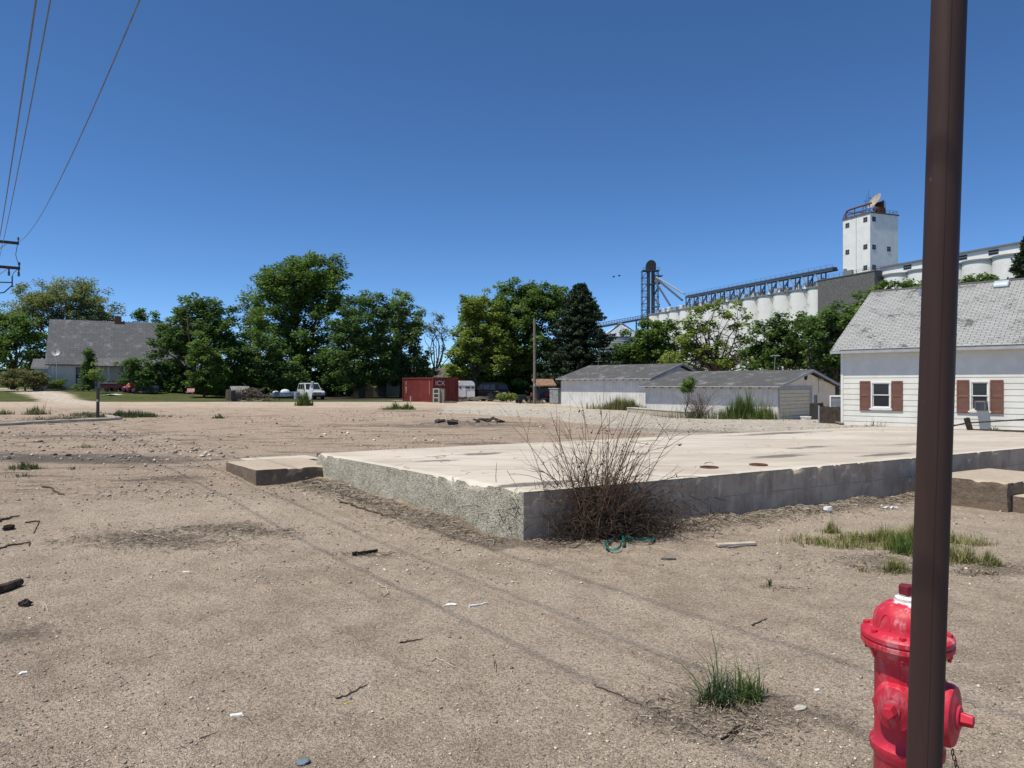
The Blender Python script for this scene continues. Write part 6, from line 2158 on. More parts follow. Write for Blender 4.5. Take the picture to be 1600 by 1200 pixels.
def yard_things():
    # white board leaning on the silver car
    b = pos(485.5, 75.5)
    o = thing('white_board', 'long white board leaning in front of the silver car', 'board', b, math.radians(-15))
    MB().box((0, 0, .78), (.42, .05, 1.62), ry=math.radians(11)).build('board', M_WHITEPLASTIC, o)
    m = MB(); m.box((.17, .02, 1.7), (.28, .22, .55), ry=math.radians(11)); m.build('grey_cap', M_GREYPAINT, o, bevel=.03)
    # small boat under a blue-white cover
    b = pos(444, 80.0)
    o = thing('covered_boat', 'small white boat with blue trim on the lawn beside the silver car', 'boat', b, math.radians(8))
    S = []
    for x, w, z0, z1 in ((-1.45, .55, .25, .72), (-.9, .68, .18, .74), (.3, .68, .18, .78), (1.0, .5, .24, .84), (1.5, .2, .42, .92), (1.68, .03, .62, .95)):
        S.append([(x, 0, z0), (x, w * .8, z0 + .12), (x, w, z1 - .1), (x, w * .96, z1), (x, -w * .96, z1), (x, -w, z1 - .1), (x, -w * .8, z0 + .12)])
    loft(S).build('hull', plain('pale blue white hull', (0.52, 0.58, 0.66), .4), o, smooth=True)
    m = MB(); m.sphere((.1, 0, .82), .4, 14, (1.3, .9, .75)); m.sphere((-.9, 0, .75), .3, 12, (1.2, 1.2, .6)); m.build('cover', plain('white cover', (0.66, 0.69, 0.72), .6), o, smooth=True)
    m = MB(); m.bx(-1.4, .9, -.7, -.66, .66, .74); m.build('blue_stripe', plain('blue stripe', (0.03, 0.06, 0.15), .4), o)
    m = MB(); m.bar((-1.2, -.5, 0), (-1.2, -.4, .3), .08); m.bar((-1.2, .5, 0), (-1.2, .4, .3), .08); m.bar((.9, 0, 0), (.9, 0, .3), .1); m.bar((-1.2, -.5, .22), (-1.2, .5, .22), .06); m.bar((-1.2, 0, .2), (.9, 0, .2), .06); m.build('cradle', M_STEELDARK, o)
    b = pos(463, 79.0)
    o = thing('white_barrel', 'pale barrel between the covered boat and the silver car', 'barrel', b)
    MB().lathe([(.22, 0), (.25, .03), (.25, .4), (.27, .42), (.25, .44), (.24, .75), (.21, .78)], 20).build('barrel', plain('pale blue plastic', (0.32, 0.36, 0.40), .5), o, smooth=True)
    b = pos(433, 72.5)
    o = thing('garden_chair', 'little dark metal garden chair on the lawn before the boat', 'chair', b, .4)
    for x, y in ((-.22, -.22), (.22, -.22), (-.22, .22), (.22, .22)):
        MB().bar((x, y, 0), (x * .9, y * .9, .45), .035).build('leg', M_STEELDARK, o)
    MB().bx(-.25, .25, -.25, .25, .45, .48).build('seat', M_STEELDARK, o); MB().box((0, .25, .72), (.5, .03, .42), rx=-.15).build('backrest', M_STEELDARK, o)
    # stump, culvert and brush pile
    b = pos(360, 69.5)
    o = thing('tree_stump', 'large cut tree stump with a pale sawn side at the lawn edge', 'stump', b)
    rng = np.random.default_rng(9)
    n = 28; V = []
    for z, k in ((-.1, 1.15), (.15, 1.0), (.7, .93), (1.06, .9)):
        for j in range(n):
            a_ = 2 * math.pi * j / n; rr = .48 * k * (1 + .07 * math.sin(5 * a_) + .04 * math.sin(11 * a_ + 1))
            V.append((rr * math.cos(a_), rr * math.sin(a_), z + (.06 * math.sin(3 * a_) if z > 1 else 0)))
    m = MB(); m.add(V, [(i * n + j, i * n + (j + 1) % n, (i + 1) * n + (j + 1) % n, (i + 1) * n + j) for i in range(3) for j in range(n)] + [tuple(3 * n + j for j in range(n))])
    m.build('bark', plain('stump bark', (0.13, 0.10, 0.08), .95, .1, var=.4, scale=9, bump=.5), o)
    m = MB(); m.lathe([(.40, 0), (.40, .012)], 24, (0, 0, 1.11)); m.build('sawn_face', plain('sawn wood', (.34, .29, .22), .9, var=.2), o)
    b = pos(374, 71.5)
    o = thing('culvert_pipe', 'grey round drum lying between the stump and brush pile', 'pipe', b, math.radians(20))
    pr = []
    for k in range(25):
        pr.append((.72 + (.03 if k % 2 else 0), -.9 + k * .075))
    m = MB(); m.lathe(pr, 28, (0, 0, .74), (1, .25, 0), closed=False); m.lathe([(q[0] - .05, q[1]) for q in pr[::-1]], 28, (0, 0, .74), (1, .25, 0), closed=False)
    m.build('pipe', plain('dull grey metal', (.25, .25, .235), .7, .3, .2), o)
    b = pos(391, 71.0)
    o = thing('brush_pile', 'heap of cut branches and boards piled beside the stump', 'brush pile', b)
    m = MB()
    for k in range(190):
        x, y = rng.normal() * .85, rng.normal() * .5
        z = max(.05, 1.35 * math.exp(-(x / 1.3) ** 2) * rng.random())
        a_ = rng.uniform(0, 6.28); e = rng.normal() * .35; L = rng.uniform(.4, 1.3)
        d = np.array((math.cos(a_) * math.cos(e), math.sin(a_) * math.cos(e) * .6, math.sin(e)))
        p = np.array((x, y, z)); q = p + d * L; q[2] = max(q[2], .03)
        m.tube([p, (p + q) / 2 + rng.normal(size=3) * .06, q], [rng.uniform(.02, .055), .03, .012], 5)
    m.build('branches', plain('grey brown branches', (.16, .13, .105), .95, .1, var=.5, scale=4), o, fix=False)
    m = MB()
    for k in range(9):
        m.box((rng.uniform(-.9, .6), rng.uniform(-.5, .2), rng.uniform(.5, 1.35)), (rng.uniform(.5, 1.2), .14, .035), rz=rng.uniform(-.6, .6), ry=rng.uniform(-.5, .5))
    m.build('loose_boards', plain('yellowed boards', (.38, .31, .20), .9, var=.3), o)
    MB().bx(-1.5, 1.5, -.95, -.75, .0, .10).build('pale_plank', M_PALEWOOD, o)
    # red trailer bed, toys and boxes before the left house
    b = pos(178, 82.0)
    o = thing('red_utility_trailer', 'dark red low trailer loaded with junk before the left house porch', 'trailer', b, math.radians(3))
    Mr = plain('dark red paint', (0.07, 0.008, 0.010), .5, .3, var=.3)
    m = MB(); m.bx(-1.25, 1.25, -.6, -.55, .42, .98); m.bx(-1.25, 1.25, .55, .6, .42, .98); m.bx(-1.25, -1.2, -.55, .55, .42, .98); m.bx(1.2, 1.25, -.55, .55, .42, .98); m.bx(-1.2, 1.2, -.55, .55, .42, .47)
    m.build('bed', Mr, o)
    MB().bx(-1.3, 1.3, -.63, -.6, .93, 1.0).build('rim_rail', M_GREYPAINT, o)
    for x in (-.5, .5):
        for s in (-1, 1):
            wheel_at(o, x, s * .62, .27, .16)
    MB().bar((-1.25, 0, .42), (-2.0, 0, .40), .08).build('drawbar', M_STEELDARK, o)
    ln = thing('wooden_crate', 'brown crate standing on the red trailer bed', 'crate', (b[0] + .25, b[1], b[2] + .471), .2)
    m = MB()
    for k in range(5):
        m.bx(-.36, .36, -.31, -.29, .02 + .16 * k, .15 + .16 * k); m.bx(-.36, .36, .29, .31, .02 + .16 * k, .15 + .16 * k)
    m.build('slats', M_RUST, ln)
    MB().bx(-.35, .35, -.288, .288, 0, .72).build('box', M_DARKWOOD, ln)
    ln = thing('grey_bin', 'small blue grey bin on the red trailer left of the crate', 'bin', (b[0] - .7, b[1], b[2] + .471))
    MB().lathe([(.2, 0), (.26, .7), (.28, .72)], 16).build('bin', plain('blue grey plastic', (.22, .27, .31), .6), ln)
    b = pos(206, 81.0)
    o = thing('toy_heap', 'bright heap of red, pink and orange plastic ride-on toys on the lawn', 'toys', b)
    cs = [plain('pink red plastic', (.42, .03, .09), .45, .4), plain('red plastic', (.48, .035, .03), .45, .4), plain('orange plastic', (.62, .22, .10), .45, .4), plain('dark purple plastic', (.10, .015, .05), .45, .4), plain('pale pink plastic', (.62, .33, .33), .45, .4)]
    sp = [(-.75, 0, .35, .40, 3, (1, .9, .95)), (-.35, .1, .5, .42, 0, (1, .9, 1.1)), (-.1, -.1, .85, .30, 2, (1.3, .9, .7)), (.3, 0, .55, .38, 1, (1, .8, .9)), (.75, -.15, .38, .34, 1, (1.1, .9, 1)), (.5, -.4, .25, .25, 4, (1.4, .8, .8)), (.0, -.35, .25, .26, 0, (1.2, .8, .9)), (.8, -.3, .66, .16, 4, (1, 1, 1)), (-.2, -.42, .55, .14, 4, (2, .6, .5))]
    for x, y, z, rr, ci, sc in sp:
        m = MB(); m.sphere((x, y, z), rr, 12, sc); m.box((x, y - rr * .4, z - rr * .5), (rr * 1.5, rr, rr * .7), rz=x)
        m.build('toy_shell', cs[ci], o, smooth=True)
    for x in (-.6, .1, .75):
        MB().lathe([(.1, -.05), (.15, -.04), (.15, .04), (.1, .05)], 14, (x, -.55, .15), (0, 1, 0)).build('toy_wheel', M_BLACK, o)
    b = pos(178, 76.5)
    o = thing('white_tarp', 'flat white sheet lying on the lawn below the red trailer', 'sheet', b)
    rng2 = np.random.default_rng(3); V = []; nx, ny = 14, 6
    for i in range(nx + 1):
        for j in range(ny + 1):
            x, y = -.85 + 1.7 * i / nx, -.5 + j / ny
            V.append((x, y, .05 + .13 * max(0, 1 - abs(x) / .9) * (.5 + rng2.random() * .5)))
    m = MB(); m.add(V, [(i * (ny + 1) + j, (i + 1) * (ny + 1) + j, (i + 1) * (ny + 1) + j + 1, i * (ny + 1) + j + 1) for i in range(nx) for j in range(ny)])
    o2 = m.build('sheet', M_WHITEPLASTIC, o, smooth=True); so = o2.modifiers.new('th', 'SOLIDIFY'); so.thickness = .02
    b = pos(233, 80.5)
    o = thing('grey_cooler', 'grey box-shaped cabinet with a white edge beside the toys', 'cabinet', b, math.radians(-4))
    MB().bx(-.62, .55, -.4, .4, .02, .98).build('case', plain('dark grey enamel', (.14, .15, .165), .5), o, bevel=.02)
    MB().bx(-.71, -.622, -.42, .42, .02, 1.0).build('white_edge', M_WHITEPLASTIC, o)
    m = MB(); m.bx(.56, .96, -.3, .3, .05, .85); m.build('side_bin', plain('pale grey bin', (.38, .40, .41), .6), o, bevel=.03)
    o = thing('red_toy_car', 'red toy car on top of the grey box', 'toy', (b[0] + .1, b[1], b[2] + .985))
    S = [[(x, -.22, z0), (x, .22, z0), (x, .2, z1), (x, -.2, z1)] for x, z0, z1 in ((-.5, .1, .3), (-.3, .06, .5), (.1, .06, .52), (.3, .06, .36), (.55, .1, .28))]
    loft(S).build('shell', cs[1], o, bevel=.03)
    for x in (-.3, .33):
        for s in (-1, 1):
            MB().lathe([(.04, -.04), (.11, -.04), (.11, .04), (.04, .04)], 12, (x, s * .24, .11), (0, 1, 0)).build('toy_wheel', M_BLACK, o)
    # white chair in the deep shade
    b = pos(297, 76.0)
    o = thing('garden_bench', 'pale pink garden seat in deep shade left of the stump', 'seat', b)
    for x in (-.3, .3): MB().bar((x, 0, 0), (x, 0, .6), .05).build('leg', M_GREYPAINT, o)
    MB().bx(-.4, .4, -.2, .2, .6, .66).build('seat', cs[4], o); MB().box((0, .2, .85), (.8, .04, .35), rx=-.2).build('backrest', cs[4], o)
    # pole, leaning roof cart, panel and wheels near the long shed
    b = pos(835, 61.0)
    o = thing('wooden_pole', 'tall plain wooden pole standing before the big maple', 'pole', b)
    H = CH + (600 - 498) / F * 61
    MB().tube([(0, 0, -.3), (.02, 0, H * .5), (.0, 0, H)], [.125, .115, .10], 12).build('shaft', plain('grey pole wood', (.20, .165, .14), .9, .1, var=.35, scale=7, bump=.3), o, smooth=True)
    MB().bx(-.06, .06, -.16, -.125, 1.5, 1.75).build('meter_tag', M_GALV, o)
    b = pos(850, 64.0)
    o = thing('canopy_cart', 'dark cart with a rusty sloping metal roof right of the wooden pole', 'cart', b, math.radians(10))
    m = MB(); m.prism([(-.85, 1.58), (.65, 2.16), (.65, 2.08), (-.85, 1.50)], -1.0, .95, 'yz'); m.build('roof', plain('rusty roof sheet', (.27, .165, .11), .9, .1, var=.4, scale=5), o)
    for y, zt in ((-.6, 1.60), (.55, 2.05)):
        for x in (-.85, .7):
            MB().bar((x, y, .3), (x, y, zt), .06).build('post', M_STEELDARK, o)
    m = MB(); m.bx(-.9, .75, -.6, .6, .35, .45); m.bx(-.9, .75, .55, .6, .45, 1.3); m.build('bed', M_STEELDARK, o)
    MB().bx(.0, .5, -.4, .2, .451, .95).build('seat', plain('dark red vinyl', (.12, .02, .025), .6), o, bevel=.04)
    for x in (-.6, .5):
        for s in (-1, 1): wheel_at(o, x, s * .62, .28, .16)
    b = pos(869.5, 60.0)
    o = thing('metal_panel', 'grey mottled metal tank standing against the end of the long shed', 'tank', b, GRID_RZ)
    m = MB(); m.bx(-.55, .45, -.3, .3, .05, 1.28); m.build('tank', plain('blotched grey metal', (.28, .285, .28), .7, .3, .2, var=.4, scale=5), o, bevel=.06)
    MB().bx(-.6, .5, -.34, .34, 1.285, 1.34).build('lid', plain('pale blue lid', (.42, .47, .5), .5), o)
    for x, y in ((-.45, -.2), (.35, -.2), (-.45, .2), (.35, .2)): MB().bx(x - .03, x + .03, y - .03, y + .03, -.05, .05).build('leg', M_STEELDARK, o)
    b = pos(820, 62.5)
    o = thing('garden_tractor', 'old dark garden tractor with red seat behind the wooden pole', 'tractor', b, math.radians(200))
    MB().bx(-.1, .75, -.22, .22, .35, .75).build('bonnet', plain('dark green enamel', (.03, .045, .03), .5), o, bevel=.06)
    MB().bx(-.75, -.1, -.35, .35, .38, .5).build('deck', M_STEELDARK, o, bevel=.03)
    m = MB(); m.bx(-.6, -.25, -.2, .2, .52, .6); m.bx(-.68, -.6, -.2, .2, .52, .92); m.build('seat', plain('red brown seat', (.22, .05, .03), .6), o, bevel=.04)
    m = MB(); m.bar((.0, 0, .7), (-.18, 0, 1.0), .03); m.lathe([(.17, 0), (.19, .015), (.17, .03)], 16, (-.18, 0, 1.0), (-.6, 0, .8)); m.build('steering_wheel', M_BLACK, o)
    for s in (-1, 1): wheel_at(o, -.5, s * .4, .33, .22); wheel_at(o, .55, s * .35, .2, .15)
    # clutter by the garage door and house corner
    b = pos(1250, 39.0)
    b = np.array((*pos(1259, 37.0)[:2], 0)); b[2] = float(gz(b[0], b[1]))
    o = thing('white_basin', 'white flat plastic tub on the gravel before the garage door', 'tub', b)
    MB().lathe([(.22, 0), (.27, .2), (.29, .21), (.29, .23), (.25, .22), (.2, .03)], 24, closed=False).build('tub', M_WHITEPLASTIC, o, smooth=True)
    b = pos(1275, 39.5)
    o = thing('old_stove', 'dark rusted stove and scrap leaning by the garage door', 'scrap', b, GRID_RZ + 1.57)
    m = MB(); m.bx(-.3, .25, -.25, .25, .0, 1.05); m.build('body', plain('sooty iron', (.035, .032, .03), .8), o, bevel=.03)
    m = MB(); m.lathe([(.09, 0), (.09, .45)], 14, (-.05, 0, 1.05)); m.build('flue', M_STEELDARK, o)
    m = MB(); m.bar((.35, -.4, 0), (.15, -.28, 1.1), .06); m.bar((.55, -.3, 0), (.3, -.28, .9), .08); m.bar((.28, -.3, .5), (.5, -.35, .52), .05); m.build('scrap_bars', M_RUST, o)
    # dark board fence between garage and white house, air cooler above it
    R = Matrix.Rotation(HOUSE_RZ, 3, 'Z')
    f0 = R @ Vector((-1.10, 0.5, 0)) + Vector(HOUSE_LOC); fz = -.28
    o = thing('board_fence', 'short dark upright board fence between garage and white house corner', 'fence', (f0[0], f0[1], fz), HOUSE_RZ)
    for k in range(8):
        MB().bx(k * .137, k * .137 + .128, -.02, .0, 0, 1.0 + .012 * (k % 3)).build('board', M_DARKWOOD, o)
    MB().bx(0, 1.09, .001, .05, .7, .8).build('rail', M_DARKWOOD, o)
    MB().bx(-.06, -.005, -.03, .04, -.1, 1.05).build('post', M_GALV, o)
    c0 = R @ Vector((-.48, 1.6, .82)) + Vector(HOUSE_LOC)
    o = thing('evaporative_cooler', 'white air cooler box mounted on the side wall of the white house', 'cooler', c0, HOUSE_RZ)
    m = MB(); s = .46
    for x in (-s, s - .05):
        for y in (-.4, .35):
            m.bx(x, x + .05, y, y + .05, -.3, .34)
    m.bx(-s, s, -.4, .4, .34, .40); m.bx(-s, s, -.4, .4, -.36, -.3); m.build('case', M_WHITEPLASTIC, o)
    lv = MB()
    for k in range(12):
        lv.bx(-s + .05, s - .05, -.37, -.34, -.29 + .05 * k, -.265 + .05 * k)
    lv.bx(-s + .05, s - .05, -.33, .32, -.3, .34); lv.build('louvre', M_GREYPAINT, o)
    p0, p1 = pos(1284, 33.5), pos(1316, 29.2)
    o = thing('fallen_plank', 'grey plank lying on the gravel at the white house corner', 'plank', (p0[0], p0[1], float(gz(p0[0], p0[1])) + .02))
    MB().bar((0, 0, .06), (p1[0] - p0[0], p1[1] - p0[1], float(gz(p1[0], p1[1]) - gz(p0[0], p0[1])) + .04), .14, .05).build('plank', M_GREYWOOD, o)
    # low rail before the white house, at the right
    p0, p1 = G(1482, 669), G(1640, 667)
    q = G(1512, 671.5)
    o = thing('timber_rail', 'low leaning dark timber post with rails before the right window', 'railing', q)
    z = lambda px, py, Y: CH - (py - 600) / F * Y
    Yq = q[1]
    A = W(1478, 668, Yq + .3) - q; B = W(1510, 661, Yq) - q; C_ = W(1640, 653, Yq - 2.0) - q
    MB().bar(tuple(A), tuple(B), .06, .05).build('rail', M_DARKWOOD, o)
    MB().bar(tuple(B), tuple(C_), .07, .05).build('rail', M_DARKWOOD, o)
    tp = W(1508.5, 653, Yq) - q; bt = W(1515, 672, Yq) - q
    MB().bar((bt[0], bt[1] - .06, bt[2] - .05), (tp[0], tp[1] - .06, tp[2]), .15, .14).build('post', M_DARKWOOD, o)
    D0 = W(1520, 671.5, Yq - .2) - q; D1 = W(1640, 675, Yq - 2.0) - q
    MB().bar(tuple(D0), tuple(D1), .10, .06).build('ground_beam', M_DARKWOOD, o)
    # steel post by the kerb
    b = gpt(153, 654)
    o = thing('steel_post', 'thin dark square steel post beside the broken kerb', 'post', b)
    H = (654 - 606) / F * b[1]
    MB().box((0, 0, H / 2), (.10, .10, H), ry=.01).build('post', plain('rusty dark steel', (.045, .038, .035), .7, .3, var=.4), o)
    MB().bx(-.05, .05, -.056, -.051, H * .55, H * .62).build('hole_plate', M_GALV, o)


yard_things()


# ------------------------------------------------------------------ power pole and wires at the left
def power_line():
    n = np.array((0.8, 0.6)); d = np.array((0.6, -0.8))
    K = 0.83                                   # keeps the wires' shadows where they fall on the dirt
    pc = np.array((-27.34, 37.25)) * K
    Hp = 1.7 + 8.6 * K
    r = thing('utility_pole', 'wooden power pole cut off by the left photo edge with two crossarms', 'utility pole', (pc[0], pc[1], float(gz(*pc))))
    MB().tube([(0, 0, -.3), (0, 0, Hp)], [.17, .11], 12).build('shaft', M_DARKWOOD, r)
    zk = lambda z: 1.7 + (z - 1.7) * K
    for z0_, L in ((9.12, 1.25), (7.79, 1.30)):
        z = zk(z0_); L *= K
        a = MB(); a.bar((-n[0] * L, -n[1] * L, z), (n[0] * L, n[1] * L, z), .09, .12); arm = a.build('crossarm', M_DARKWOOD, r)
        for s in (-1, 1):
            b = MB(); b.bar((n[0] * s * L * .6, n[1] * s * L * .6, z - .04), (0, 0, z - .65), .03); b.build('brace', M_GALV, r)
        for t in ((.97, -.97, .25) if z0_ > 9 else (.97, -.97)):
            if True:
                i = MB(); i.lathe([(.02, 0), (.02, .08), (.055, .09), (.03, .12), (.055, .14), (.03, .17), (.05, .19), (.01, .22)], 10, (n[0] * L * t, n[1] * L * t, z + .06)); i.build('insulator', M_STEELDARK, arm)
        if z0_ < 8:
            for t in (.62, .95, .25):
                i = MB(); i.lathe([(.045, 0), (.045, .16), (.03, .2), (.03, .3)], 10, (n[0] * L * t, n[1] * L * t, z - .36)); i.bar((n[0] * L * t, n[1] * L * t, z - .1), (n[0] * L * t, n[1] * L * t, z), .05); i.build('fuse_cutout', M_STEELDARK, arm)
    m = MB(); m.bar((0, 0, 6.058), (n[0] * 0.788, n[1] * 0.788, 6.099), .05); m.bar((n[0] * 0.788, n[1] * 0.788, 5.891), (n[0] * 0.788, n[1] * 0.788, 6.389), .04); m.tube([(0, 0, 5.518), (n[0] * 0.498, n[1] * 0.498, 5.643), (n[0] * 0.788, n[1] * 0.788, 5.974)], .03, 6); m.build('bracket', M_STEELDARK, r)
    jw = MB()
    jw.tube([(n[0] * 0.996, n[1] * 0.996, 7.925), (n[0] * 0.913, n[1] * 0.913, 7.344), (n[0] * 1.021, n[1] * 1.021, 6.888)], .012, 5); jw.tube([(n[0] * 1.021, n[1] * 1.021, 6.763), (n[0] * 0.830, n[1] * 0.830, 6.514), (n[0] * 0.788, n[1] * 0.788, 6.348)], .012, 5)
    jw.tube([(n[0] * 1.021, n[1] * 1.021, 6.888), (n[0] * 1.029, n[1] * 1.029, 6.804), (n[0] * 1.021, n[1] * 1.021, 6.763)], .012, 5)
    jw.build('jumper_wire', M_BLACK, r)
    Mw = plain('dull aluminium wire', (0.16, 0.17, 0.19), .6, .3)
    labs = ('overhead wire rightmost in the sky, ending at the end of the upper crossarm', 'overhead wire in the middle of three crossing the upper left sky', 'overhead wire nearest the left photo edge, of the three in the sky')
    for lab, off, z0, zm, tm in zip(labs, (1.25, .30, .02), (9.30, 7.9, 7.0), (6.85, 6.9, 5.85), (36, 34, 34)):
        P = []
        for t in np.linspace(0, 75, 60):
            z = zk(zm + (z0 - zm) * ((t - tm) / tm) ** 2)
            q = pc + (n * off + d * t) * K
            P.append((q[0] - pc[0], q[1] - pc[1], z))
        w = MB().tube(P, .0085, 6).build('overhead_wire', Mw, None, smooth=True)
        w.location = (pc[0], pc[1], 0)
        tag(w, lab, 'wire', 'overhead power wires')
    # the next pole of the line, behind the viewer
    q = pc + d * 72 * K
    r2 = thing('utility_pole', 'plain wooden pole holding the far end of the overhead wires', 'utility pole', (q[0], q[1], 0))
    MB().tube([(0, 0, -.3), (0, 0, 8.2)], [.17, .11], 12).build('shaft', M_DARKWOOD, r2)


power_line()


def birds():
    for px, py, lab in ((959, 432.5, 'tiny dark bird flying in the sky, the left and lower of two'), (967.5, 431, 'tiny dark bird flying in the sky, the right and higher of two')):
        p = W(px, py, 120)
        m = MB()
        m.sphere((0, 0, 0), .16, 10, (1.5, .7, .6))
        m.add([(-.05, 0, .02), (.14, 0, .02), (.02, .42, .14), (-.08, .40, .14)], [(0, 1, 2, 3)]); m.add([(-.05, 0, .02), (.14, 0, .02), (.02, -.42, .16), (-.08, -.40, .16)], [(0, 1, 2, 3)])
        m.add([(-.2, -.05, 0), (-.2, .05, 0), (-.38, .08, 0), (-.38, -.08, 0)], [(0, 1, 2, 3)])
        o = m.build('bird', M_BLACK, None); o.location = tuple(p); tag(o, lab, 'bird', 'birds in the sky')


birds()


# ------------------------------------------------------------------ foreground: post and hydrant
def sign_post():
    Y = 2.2
    zt = CH + 600 / F * Y; xt = 683 / F * Y
    zb = CH - 500 / F * Y; xb = 647 / F * Y
    k = (xt - xb) / (zt - zb)
    x = lambda z: xb + k * (z - zb)
    M = Mat('dark brown painted steel', 0.5, 0.16)
    f = M.noise(2.0, 6, 0.65, M.coord((6, 6, .35))); g = M.noise(60, 3, 0.6)
    c = M.mix(M.ramp(f, .3, .7), (0.044, 0.026, 0.022), (0.058, 0.036, 0.031))
    sp = M.ramp(M.voro(14, 'F1', M.coord((1, 1, .6))), .06, .035)
    c = M.mix(M.math('MULTIPLY', sp, .45), c, (.16, .12, .11))
    scr = M.ramp(M.noise(5, 6, 0.75, M.coord((9, 9, .8))), .66, .74, 0, .55)
    c = M.mix(scr, c, (.105, .068, .055))
    c = M.mix(M.ramp(M.noise(7, 6, 0.7), .68, .76, 0, .5), c, (.022, .014, .012))
    M.link(M.ramp(f, .3, .7, .42, .7), M.b.inputs['Roughness'])
    M.color(c); M.bump(f, .12, .01); M.bump(g, .06, .003)
    g0 = ground_z(x(0), Y)
    r = thing('steel_sign_post', 'tall dark brown steel post in the foreground before the red hydrant', 'post', (x(0), Y, g0))
    n = 40; rad = .0490
    V = []
    zs = [-.4] + list(np.linspace(0.0, 3.7, 12))
    for z in zs:
        for j in range(n):
            a = 2 * math.pi * j / n
            V.append((x(z) - x(0) + rad * math.cos(a), rad * math.sin(a), z - g0))
    m = MB(); m.add(V, [(i * n + j, i * n + (j + 1) % n, (i + 1) * n + (j + 1) % n, (i + 1) * n + j) for i in range(len(zs) - 1) for j in range(n)] + [tuple((len(zs) - 1) * n + j for j in range(n))])
    m.build('shaft', M.m, r, smooth=True)
    cp = MB().lathe([(rad + .004, 0), (rad + .004, .03), (rad * .6, .05), (.004, .055)], 32, (x(3.7) - x(0), 0, 3.70 - g0)); cp.build('cap', M.m, r, smooth=True)
    s = MB(); a = math.radians(-112)
    p0 = (rad * 1.0 * math.cos(a), rad * 1.0 * math.sin(a))
    s.bar((p0[0] + x(0.05) - x(0), p0[1], .05), (p0[0] + x(3.65) - x(0), p0[1], 3.65), .0022, .0016); s.build('weld_seam', M.m, r)


sign_post()


